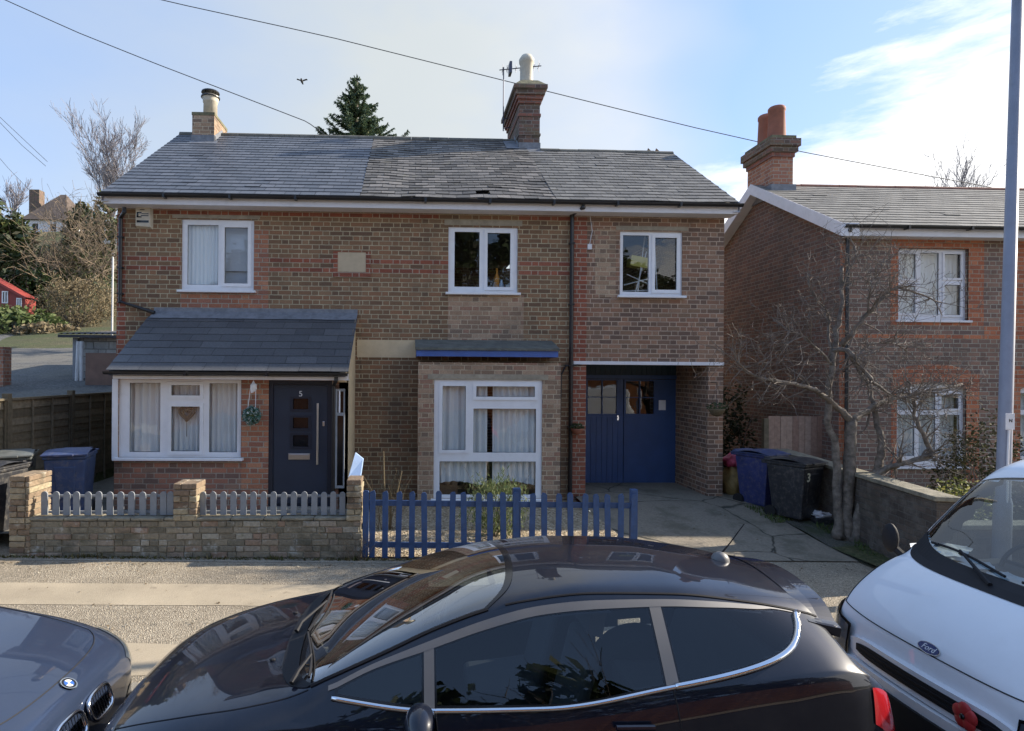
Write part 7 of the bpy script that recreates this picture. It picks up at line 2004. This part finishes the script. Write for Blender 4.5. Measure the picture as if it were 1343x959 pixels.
# rear screen and spoiler
screen(SH, hatch, 'rear_window', lambda q: X_(2.16), lambda q: X_(2.245), 1.6, [M['frit'], M['frit']], 6, 20, .004)
mb = MB()
yw = .56
def roof_z(x, y):
    lo, hi = 5.0, 7.0
    for _ in range(20):
        m_ = (lo + hi) / 2
        if abs(SH.P(x, m_).y) > y: lo = m_
        else: hi = m_
    return SH.P(x, lo).z
for _ in (0,):
    sp = []
    n = 60
    xa_ = X_(2.03)
    for i in range(n + 1):
        y = -yw + 2 * yw * i / n; c = (abs(y) / yw) ** 2
        z0_ = roof_z(xa_, min(abs(y), .50)) + .004 - (.03 * (abs(y) / yw) ** 6)
        sl_ = (roof_z(xa_ + .03, min(abs(y), .48)) - roof_z(xa_, min(abs(y), .48))) / .03
        xe = X_(2.235) - .03 * c
        sp.append([(xa_, y, z0_), ((xa_ + xe) / 2, y, z0_ + sl_ * (xe - xa_) * .5 + .006), (xe, y, z0_ + sl_ * (xe - xa_) * .9 + .012), (xe - .008, y, z0_ + sl_ * (xe - xa_) - .03), (X_(2.13), y * .97, z0_ - .075)])
    k = 0
    for r_ in sp: mb.v += r_
    for i in range(n):
        for j in range(5):
            a = i * 5; k2 = (j + 1) % 5; mb.f.append((a + j, a + 5 + j, a + 5 + k2, a + k2)); mb.m.append(0)
    mb.f.append((4, 3, 2, 1, 0)); mb.m.append(0); mb.f.append(tuple(n * 5 + j for j in range(5))); mb.m.append(0)
mb.build('spoiler', M['car_black'], hatch, world=False, smooth=False, weld=True)
# antenna
ap = SH.P(X_(1.84), 7)
mb = MB(); mb.lathe([(.055, -.01), (.052, .012), (.040, .032), (.022, .045), (0, .05)], ap, 20); an = mb.build('aerial_base', M['trim_grey'], hatch, world=False, smooth=True)
mb = MB(); mb.tube([ap + Vector((0, 0, .03)), ap + Vector((.06, 0, .10)), ap + Vector((.15, 0, .22))], [.006, .004, .003], 6); mb.build('aerial_rod', M['plastic_black'], an, world=False)
# cowl and wipers
SHc = lambda q, dx, d=.012: SH.off(ws_base(q) + dx, 7 - abs(q) * QW, -1 if q < 0 else 1, d)
mb = MB()
Q = frange(-1.0, 1.0, 40)
for i in range(40):
    q0, q1 = Q[i], Q[i + 1]
    w0, w1 = .085 * (1 - .75 * abs(q0) ** 3), .085 * (1 - .75 * abs(q1) ** 3)
    mb.quad(SHc(q0, -w0, .004), SHc(q1, -w1, .004), SHc(q1, .012, .010), SHc(q0, .012, .010))
mb.build('scuttle', M['plastic_black'], hatch, world=False, smooth=False)
for (qa, qb, nm) in ((.62, -.10, 0), (-.12, -.86, 1)):
    mb = MB(); P_ = [SHc(qa + (qb - qa) * k / 12, .03 + .05 * math.sin(PI * k / 12), .022) for k in range(13)]
    mb.tube(P_, .008, 5)
    piv = SHc(qb + .05, -.05, .02); mid = P_[6] + Vector((0, 0, .02))
    mb.tube([piv, piv + Vector((.02, .06, .03)), mid], [.014, .010, .007], 6)
    mb.build('wiper', M['plastic_black'], hatch, world=False)
# bonnet scoop-shaped grille slot and washer jets
for (a, q) in ((-.82, .35), (-.82, -.35)):
    p = SH.off(X_(a), 7 - q * 0 - abs(q) * QW * .9, -1 if q < 0 else 1, .004); mb = MB(); mb.blob(p, (.018, .014, .008), 8); mb.build('washer_jet', M['plastic_black'], hatch, world=False)
# interior
for y in (-.36, .36): seat(hatch, X_(.55), y, .50, -1, M['seat_cloth'])
mb = MB(); mb.box(X_(1.35), X_(1.75), -.6, .6, .42, .56); mb.obox((X_(1.84), 0, .80), (.05, 0, -.02), (0, .6, 0), (.08, 0, .26)); rs_ = mb.build('rear_bench', M['seat_cloth'], hatch, world=False, bevel=.03)
mb = MB(); mb.obox((X_(-.28), 0, .80), (.30, 0, .04), (0, .70, 0), (0, 0, .10)); mb.build('dashboard', M['dash'], hatch, world=False, bevel=.04)
mb = MB(); wc = Vector((X_(.12), .36, .88)); P_ = []
for k in range(25):
    a = 2 * PI * k / 24; P_.append(wc + Vector((-.06 * math.sin(a) * -1, .18 * math.cos(a), .17 * math.sin(a))))
mb.tube(P_, .014, 8, cap=False); mb.tube([wc + Vector((0, -.17, 0)), wc + Vector((0, .17, 0))], .014, 6); mb.tube([wc, wc + Vector((-.3, 0, -.1))], .03, 8); mb.build('steering_wheel', M['dash'], hatch, world=False, smooth=True)
mb = MB(); mb.obox((X_(.42), 0, 1.26 + dz), (.012, 0, 0), (0, .11, 0), (0, 0, .032)); mb.build('inner_mirror', M['dash'], hatch, world=False, bevel=.01)
M['headlining'] = plain('grey_headlining', (0.14, 0.14, 0.135), .9)
# parcel shelf
mb = MB(); mb.box(X_(1.86), X_(2.2), -.55, .55, .98, 1.0); mb.build('parcel_shelf', M['dash'], hatch, world=False)

# ------------------------------------------------------------------ silver-blue car on the left
BX, BYc = -4.10, 3.55
coupe = thing('parked_car', 'dark silver-blue car with twin grilles and a round badge, cut by the left edge', 'car', (BX, BYc, zg(BX) - .055), PI)
# local: nose at -x, which points to +x in the street after the half turn
W = curve([(-2.24, .50), (-2.21, .66), (-2.13, .76), (-1.95, .83), (-1.6, .875), (-1, .885), (1.2, .885), (1.9, .86), (2.15, .78), (2.22, .62)])
zc = curve([(-2.24, .40), (-2.235, .56), (-2.215, .66), (-2.16, .715), (-2.05, .755), (-1.8, .82), (-1.4, .895), (-1.05, .95), (-.85, .98), (-.5, 1.12), (-.1, 1.27), (.3, 1.36), (.8, 1.38), (1.2, 1.31), (1.6, 1.14), (1.8, 1.06), (2.1, 1.02), (2.18, .9), (2.22, .6)])
zr = curve([(-2.24, .38), (-2.235, .53), (-2.215, .625), (-2.16, .685), (-2.05, .73), (-1.8, .80), (-1.4, .875), (-1.05, .93), (-.85, .955), (-.5, 1.06), (-.1, 1.19), (.3, 1.275), (.8, 1.29), (1.2, 1.22), (1.6, 1.08), (1.8, 1.02), (2.1, .98), (2.18, .86), (2.22, .56)])
zb = curve([(-2.24, .36), (-2.235, .47), (-2.215, .56), (-2.16, .62), (-2.05, .67), (-1.8, .74), (-1.4, .81), (-1.05, .86), (-.5, .885), (.5, .90), (1.2, .94), (1.8, .95), (2.1, .92), (2.18, .8), (2.22, .5)])
wr = curve([(-2.24, .36), (-2.21, .50), (-2.13, .58), (-1.95, .64), (-1.5, .70), (-1.05, .73), (-.8, .72), (-.4, .64), (0, .58), (.6, .55), (1.2, .56), (1.7, .62), (2.1, .66), (2.22, .5)])
SB = Shell(-2.24, 2.22, W, zb, wr, zr, zc, curve([(-2.24, .30), (-2.1, .2), (2, .2), (2.22, .32)]))
M['car_silver'] = paint_mat('silver_blue_car_paint', (0.030, 0.045, 0.085), .2, .3, 1.0, metal=.4, dust=.03)
bw_base = lambda q: -.92 + .16 * q * q
bw_top = lambda q: .12 - .12 * q * q
def b_ws(x, t, side):
    q = (7 - t) / QW
    return q < .975 and bw_base(q) + .02 < x < bw_top(q) - .02
lo_b = lambda x: 4.14; hi_b = lambda x: 4.14 + .80 * min(1, max(0, (x + .72) / .55), max(0, (1.35 - x) / .5))
def b_side(x, t, side): return 4 <= t < 5 and ((-.55 < x < .38) or (.45 < x < 1.2)) and lo_b(x) + .06 < t < hi_b(x) - .06
SB.body('body', M['car_silver'], coupe, [b_ws, b_side], nx=200, seg=(3, 4, 6, 5, 14, 8, 12), arches=[(-1.42, .32, .37), (1.38, .32, .37)])
screen(SB, coupe, 'windscreen', bw_base, bw_top, QW, [M['glass_screen'], M['frit']])
screen(SB, coupe, 'rear_window', lambda q: 1.05, lambda q: 1.55, 1.5, [M['frit'], M['frit']], 8, 20)
for side in (-1, 1):
    SB.patch('side_window', [M['glass_car'], M['frit']], coupe, -.58, .41, lo_b, hi_b, side, .003, 24, 8, border=.02); SB.patch('side_window', [M['glass_car'], M['frit']], coupe, .43, 1.24, lo_b, hi_b, side, .003, 24, 8, border=.02)
    for xw in (-1.42, 1.38): wheel(coupe, xw, side * .86, .32, .315, side, M['rim'], spokes=5); arch_liner(coupe, xw, .32, .375, side * .84, side, M['plastic_black'])
    mc = Vector((-.42, side * .98, .94)); mb = MB(); mb.blob(mc, (.07, .12, .075), 12); mb.tube([mc, (-.4, side * .8, .9)], .025, 8); mb.build('door_mirror', M['car_silver'], coupe, world=False, smooth=True, weld=True)
    SB.patch('headlight', [M['lamp_bowl']], coupe, -2.205, -1.93, lambda x: 2.95, lambda x: 4.35 + .3 * (x + 2.2), side, .004, 14, 8)
    SB.patch('headlight_lens', [M['lens_clear']], coupe, -2.21, -1.92, lambda x: 2.9, lambda x: 4.4 + .3 * (x + 2.2), side, .012, 14, 8)
    SB.patch('tail_lamp', M['lens_red'], coupe, 1.95, 2.19, lambda x: 3.1, lambda x: 4.5, side, .005, 10, 6)
# bonnet shut line curves across the nose
mb = MB(); mb.tube([SB.off(-2.105 + .16 * abs(q) ** 2.2, 7 - abs(q) * 1.86, -1 if q < 0 else 1, .0006) for q in frange(-1, 1, 50)], .004, 4)
for side in (-1, 1):
    mb.tube([SB.off(x, 5.14 - .10 * sstep(-1.5, -1.9, x) if False else 5.14, side, .0006) for x in frange(-1.945, -.85, 30)], .004, 4)
mb.build('shut_line', M['plastic_black'], coupe, world=False)
for side in (-1, 1):   # crease on the bonnet
    pass
# badge
bp_ = SB.P(-2.155, 7); bn = SB.N(-2.155, 7)
fx_ = Vector((0, 1, 0)); fy_ = bn.cross(fx_).normalized()
def disc(mb, c, r, n, m, d0=0, a0=0, a1=2 * PI, r0=0):
    for k in range(n):
        a, b = a0 + (a1 - a0) * k / n, a0 + (a1 - a0) * (k + 1) / n
        p = lambda an, rr_: c + fx_ * (rr_ * math.cos(an)) + fy_ * (rr_ * math.sin(an)) + bn * d0
        if r0: mb.quad(p(a, r0), p(a, r), p(b, r), p(b, r0), m)
        else: mb.tri(c + bn * d0, p(a, r), p(b, r), m)
M['badge_blue'] = plain('badge_blue', (0.02, 0.10, 0.38), .25, coat=1)
mb = MB(); disc(mb, bp_, .046, 32, 0, .009, r0=.041); disc(mb, bp_, .041, 32, 1, .0085, r0=.028)
for k in range(4): disc(mb, bp_, .028, 8, 2 if k % 2 else 3, .009, k * PI / 2, (k + 1) * PI / 2)
disc(mb, bp_, .0475, 32, 0, .003)
mb.build('badge', [M['chrome'], M['frit'], M['badge_blue'], M['upvc']], coupe, world=False)
# twin grilles with upright slats
for side in (-1, 1):
    mb = MB(); yc_ = side * .155; hw, hh_ = .125, .07; n = 28; cz_ = .535
    fx0_ = lambda y, z: SB.P(-2.20, 7).x + .0
    def gp(a, k=1.0):
        y = yc_ + hw * k * math.copysign(abs(math.cos(a)) ** .6, math.cos(a)); z = cz_ + hh_ * k * math.copysign(abs(math.sin(a)) ** .6, math.sin(a))
        return Vector((-2.265 + (z - .53) * .35 + .10 * y * y, y, z))
    ring = [gp(2 * PI * k / n) for k in range(n)]
    mb.tube(ring + [ring[0]], .012, 8, cap=False); g = mb.build('grille', M['chrome'], coupe, world=False, smooth=True)
    mb = MB(); mb.poly([p + Vector((.03, 0, 0)) for p in ring]); mb.build('grille_back', M['frit'], g, world=False)
    mb = MB()
    for k in range(9):
        y = yc_ - hw + 2 * hw * (k + .5) / 9; hz_ = hh_ * (1 - ((y - yc_) / hw) ** 4) ** .5
        a_ = Vector((-2.272 + (-hz_ + .07) * .35 + .10 * y * y, y, cz_ - hz_)); b_ = Vector((-2.272 + (hz_ + .07) * .35 + .10 * y * y, y, cz_ + hz_))
        mb.obox((a_ + b_) / 2, (b_ - a_) / 2, Vector((.012, 0, 0)), Vector((0, .003, 0)))
    mb.build('slats', M['chrome'], g, world=False)
SB.patch('bumper_intake', M['frit'], coupe, -2.238, -2.15, lambda x: .8, lambda x: 2.0, -1, .004, 6, 6); SB.patch('bumper_intake', M['frit'], coupe, -2.238, -2.15, lambda x: .8, lambda x: 2.0, 1, .004, 6, 6)
mb = MB(); mb.box(-2.1, 2.05, -.74, .74, .2, .24); mb.build('underbody', M['plastic_black'], coupe, world=False)
for y in (-.36, .36): seat(coupe, .1, y, .48, -1, M['seat_cloth'])
mb = MB(); mb.obox((-.62, 0, .78), (.28, 0, .04), (0, .70, 0), (0, 0, .09)); mb.build('dashboard', M['dash'], coupe, world=False, bevel=.04)

# ------------------------------------------------------------------ white van on the right
VX, VYc = 3.08, 3.58
van = thing('parked_van', 'white panel van facing left at the right edge, with a red flower on its grille', 'van', (VX, VYc, zg(3.5) - .055))
W = curve([(0, .68), (.03, .755), (.10, .835), (.2, .89), (.35, .93), (.6, .96), (1.0, .975), (4.6, .975), (4.75, .95)])
zc = curve([(0, .50), (.01, .66), (.025, .80), (.05, .93), (.11, 1.02), (.22, 1.13), (.36, 1.235), (.50, 1.31), (.58, 1.345), (.8, 1.59), (1.05, 1.85), (1.25, 2.0), (1.45, 2.07), (1.7, 2.11), (2.2, 2.14), (4.5, 2.14), (4.7, 2.1), (4.75, 1.95)])
zr = curve([(0, .48), (.01, .63), (.025, .77), (.05, .89), (.11, .98), (.22, 1.08), (.36, 1.18), (.50, 1.255), (.58, 1.29), (.8, 1.52), (1.05, 1.78), (1.25, 1.93), (1.45, 2.0), (1.7, 2.04), (2.2, 2.07), (4.5, 2.07), (4.7, 2.04), (4.75, 1.85)])
zb = curve([(0, .46), (.01, .60), (.025, .72), (.05, .82), (.11, .88), (.22, .95), (.4, 1.02), (.7, 1.08), (1.2, 1.10), (4.7, 1.10), (4.75, 1.05)])
wr = curve([(0, .62), (.03, .70), (.10, .76), (.25, .80), (.5, .82), (.8, .80), (1.2, .76), (1.6, .75), (2.2, .77), (4.6, .78), (4.75, .74)])
SV = Shell(0, 4.75, W, zb, wr, zr, zc, .28, tuck=.02, s6=(.55, .70))
M['van_white'] = paint_mat('white_van_paint', (0.76, 0.78, 0.80), 0.0, .35, .7, dust=.08)
QV = 1.84
vb = lambda q: .565 + .16 * q * q
vt = lambda q: 1.16 - .06 * q * q
def v_ws(x, t, side):
    q = (7 - t) / QV
    return q < .975 and vb(q) + .02 < x < vt(q) - .02
v_lo = lambda x: 4.10; v_hi = lambda x: 4.10 + .80 * min(1, max(0, (x - .62) / .75))
def v_side(x, t, side): return .80 < x < 1.95 and 4 <= t < 5 and v_lo(x) + .05 < t < v_hi(x) - .05
SV.body('body', M['van_white'], van, [v_ws, v_side], nx=300, seg=(3, 4, 6, 5, 16, 8, 12), arches=[(.82, .34, .38), (3.7, .34, .38)], xs_extra=[.005, .015, .02, .035, .042, .06, .07, .085])
screen(SV, van, 'windscreen', vb, vt, QV, [M['glass_van'], M['frit']])
mb = MB(); Q = frange(-1.0, 1.0, 40)
for i in range(40):
    q0, q1 = Q[i], Q[i + 1]
    p = lambda q, dx, d: SV.off(vb(q) + dx, 7 - abs(q) * QV, -1 if q < 0 else 1, d)
    w0, w1 = .125 - .02 * q0 * q0, .125 - .02 * q1 * q1
    mb.quad(p(q0, -w0, .004), p(q1, -w1, .004), p(q1, -.06, .008), p(q0, -.06, .008)); mb.quad(p(q0, -.06, .008), p(q1, -.06, .008), p(q1, .015, .008), p(q0, .015, .008))
mb.build('scuttle', M['plastic_black'], van, world=False)
for (qa, qb) in ((.70, .05), (-.05, -.75)):
    mb = MB(); pv = lambda q, dx, d: SV.off(vb(q) + dx, 7 - abs(q) * QV, -1 if q < 0 else 1, d)
    P_ = [pv(qa + (qb - qa) * k / 12, .03 + .04 * math.sin(PI * k / 12), .02) for k in range(13)]; mb.tube(P_, .009, 5); mb.tube([pv(qb, -.07, .015), P_[6] + Vector((-.01, 0, .015))], [.014, .008], 6); mb.build('wiper', M['plastic_black'], van, world=False)
# bonnet shut line, grille, lamps, bumper
mb = MB(); mb.tube([SV.off(.048 + .05 * q * q, 7 - abs(q) * 2.0, -1 if q < 0 else 1, .001) for q in frange(-1, 1, 50)], .0045, 4)
for side in (-1, 1): mb.tube([SV.off(x, 5.0 + .02, side, .001) for x in frange(.10, .66, 20)], .0045, 4)
mb.build('shut_line', M['plastic_black'], van, world=False)
mb = MB()
def slot(y0, y1, z0, z1, x, bow, mat, name, th=.02, parent=van, inset=0, r=0.0):
    mb = MB(); n = 24; top, bot = [], []
    for k in range(n + 1):
        y = y0 + (y1 - y0) * k / n; e = abs((y - (y0 + y1) / 2) / ((y1 - y0) / 2)); xx = x + bow * y * y
        hgt = (z1 - z0) / 2 * (1 - e ** 8 * .5); zm = (z0 + z1) / 2
        top.append(Vector((xx, y, zm + hgt))); bot.append(Vector((xx, y, zm - hgt)))
    for k in range(n):
        mb.quad(bot[k + 1], bot[k], top[k], top[k + 1]); b = Vector((th, 0, 0))
        mb.quad(top[k], top[k] + b, top[k + 1] + b, top[k + 1]); mb.quad(bot[k] + b, bot[k], bot[k + 1], bot[k + 1] + b)
    mb.quad(bot[0] + Vector((th, 0, 0)), bot[0], top[0], top[0] + Vector((th, 0, 0))); mb.quad(bot[n], bot[n] + Vector((th, 0, 0)), top[n] + Vector((th, 0, 0)), top[n])
    return mb.build(name, mat, parent, world=False, smooth=False, weld=True)
slot(-.60, .60, .665, .815, -.028, .10, M['van_white'], 'grille_surround', .09)
g = slot(-.52, .52, .70, .785, -.034, .10, M['plastic_black'], 'grille', .02)
for z in (.725, .755): slot(-.51, .51, z - .004, z + .004, -.040, .10, M['plastic_black'], 'slats', .01, g)
slot(-.80, .80, .36, .60, -.075, .11, M['plastic_black'], 'bumper', .16); slot(-.80, .80, .60, .655, -.055, .11, M['van_white'], 'bumper_top', .12)
for side in (-1, 1):
    # wrap-round corner lamp
    def xf(y, z):
        lo, hi = 0.0, .5
        for _ in range(20):
            m_ = (lo + hi) / 2
            if W(m_) < y: lo = m_
            else: hi = m_
        return lo + max(0, z - .72) * .16
    ys_l = frange(.585, .90, 22); rows = 8
    def lampsheet(e, d):
        mb = MB()
        for j in range(rows + 1):
            for i, y in enumerate(ys_l):
                u = i / (len(ys_l) - 1); yy = .585 + e + (.315 - 2 * e) * u
                zt_, zb_l = .865 + .085 * u - e, .635 + .03 * u + e
                z = zb_l + (zt_ - zb_l) * j / rows
                mb.v.append((xf(yy, z) - d, side * (yy + d * .5), z))
        n_ = len(ys_l)
        for j in range(rows):
            for i in range(n_ - 1):
                q = j * n_ + i; mb.f.append((q, q + 1, q + n_ + 1, q + n_)); mb.m.append(1 if (i in (9, 10) and e) else 0)
        return mb
    hl = lampsheet(0, .012).build('headlight', M['frit'], van, world=False, smooth=True)
    lampsheet(.014, .017).build('reflector', [M['lamp_bowl'], M['frit']], hl, world=False, smooth=True)
    lampsheet(.004, .028).build('headlight_lens', M['lens_clear'], hl, world=False, smooth=True)
    SV.patch('side_window', [M['glass_car'], M['frit']], van, .76, 1.98, v_lo, v_hi, side, .003, 30, 8, border=.025)
    for xw in (.82, 3.7): wheel(van, xw, side * .95, .34, .33, side, M['rim'], spokes=6); arch_liner(van, xw, .34, .385, side * .93, side, M['plastic_black'])
    mc = Vector((.70, side * 1.10, 1.33)); mb = MB(); mb.blob(mc, (.045, .07, .115), 14); mi = mb.build('door_mirror', M['plastic_black'], van, world=False, smooth=True)
    mb = MB(); mb.tube([mc + Vector((0, 0, -.05)), (.80, side * .93, 1.12)], .03, 8); mb.build('mirror_arm', M['plastic_black'], mi, world=False)
    mb = MB(); mb.tube([(1.0, side * .985, .62), (4.5, side * .985, .62)], .022, 6); mb.build('side_rubbing_strip', M['plastic_black'], van, world=False)
    mb = MB(); mb.tube([SV.off(2.05, t, side, .001) for t in frange(.8, 4.95, 30)], .004, 4); mb.tube([SV.off(.78, t, side, .001) for t in frange(2.6, 4.1, 12)], .004, 4); mb.build('shut_line', M['plastic_black'], van, world=False)
mb = MB(); mb.box(.2, 4.6, -.85, .85, .24, .30); mb.build('underbody', M['plastic_black'], van, world=False)
mb = MB(); mb.box(2.1, 2.14, -.9, .9, .3, 1.98); mb.build('bulkhead', M['dash'], van, world=False)
# oval badge with lettering
c = SV.off(.062, 7, -1, .006); n_ = SV.N(.062, 7); ux = Vector((0, -1, 0)); uy = n_.cross(ux).normalized()
if uy.z < 0: uy = -uy
mb = MB(); n = 36
def oval(a, b, d, m):
    for k in range(n):
        t0_, t1_ = 2 * PI * k / n, 2 * PI * (k + 1) / n
        mb.tri(c + n_ * d, c + n_ * d + ux * (a * math.cos(t0_)) + uy * (b * math.sin(t0_)), c + n_ * d + ux * (a * math.cos(t1_)) + uy * (b * math.sin(t1_)), m)
oval(.078, .034, .004, 0); oval(.073, .030, .0052, 1)
M['oval_blue'] = plain('badge_navy', (0.01, 0.03, 0.14), .25, coat=1)
bd_ = mb.build('badge', [M['chrome'], M['oval_blue']], van, world=False)
rot = Matrix((ux, uy, n_)).transposed().to_4x4(); rot.translation = c + n_ * .0065
text_obj('lettering', 'Ford', .048, rot, M['upvc'], bd_, .0006, shear=.35)
# red paper flower on the grille
c = Vector((-.055, -.36, .75)); mb = MB()
for k in range(5):
    a = 2 * PI * k / 5 + .3; mb.blob(c + Vector((0, .035 * math.cos(a), .035 * math.sin(a))), (.016, .042, .042), 10)
M['red_flower'] = plain('red_plastic_flower', (0.42, 0.03, 0.03), .5); fl = mb.build('red_flower', M['red_flower'], van, world=False, smooth=True)
mb = MB(); mb.blob(c + Vector((-.016, 0, 0)), (.01, .016, .016), 8); mb.build('flower_centre', M['frit'], fl, world=False)
# dashboard, papers, seats, wheel
mb = MB(); mb.obox((.98, 0, 1.13), (.36, 0, .02), (0, .86, 0), (0, 0, .10)); mb.build('dashboard', M['dash'], van, world=False, bevel=.03)
for y in (-.5, .15, .55): seat(van, 1.65, y, .80, -1, M['seat_cloth'], .42, .6)
mb = MB(); wc = Vector((1.2, .48, 1.28)); P_ = [wc + Vector((.09 * math.sin(2 * PI * k / 24), .2 * math.cos(2 * PI * k / 24), .16 * math.sin(2 * PI * k / 24))) for k in range(25)]; mb.tube(P_, .015, 8, cap=False); mb.tube([P_[0], P_[12]], .014, 6); mb.build('steering_wheel', M['dash'], van, world=False, smooth=True)
rr = random.Random(77)
M['paper'] = plain('crumpled_paper', (0.7, 0.7, 0.68), .8, var=.1)
pp = thing('loose_papers', 'heap of crumpled white papers behind the windscreen of the white van', 'papers', (VX + .86, VYc + .5, van.location.z + 1.24))
for k in range(9):
    mb = MB(); x, y, z = rr.uniform(-.12, .10), rr.uniform(-.35, .32), rr.uniform(.012, .03); w, h = rr.uniform(.06, .12), rr.uniform(.08, .14); a = rr.uniform(0, 3); n = 5
    for i in range(n + 1):
        for j in range(n + 1):
            u, v = (i / n - .5) * 2 * w, (j / n - .5) * 2 * h
            mb.v.append((x + u * math.cos(a) - v * math.sin(a), y + u * math.sin(a) + v * math.cos(a), z + .05 * abs(noise.noise(Vector((u * 9, v * 9, k)))) + .03 * (k % 3)))
    for i in range(n):
        for j in range(n): q = i * (n + 1) + j; mb.f.append((q, q + 1, q + n + 2, q + n + 1)); mb.m.append(0)
    mb.build('sheet', M['paper'], pp, world=False)
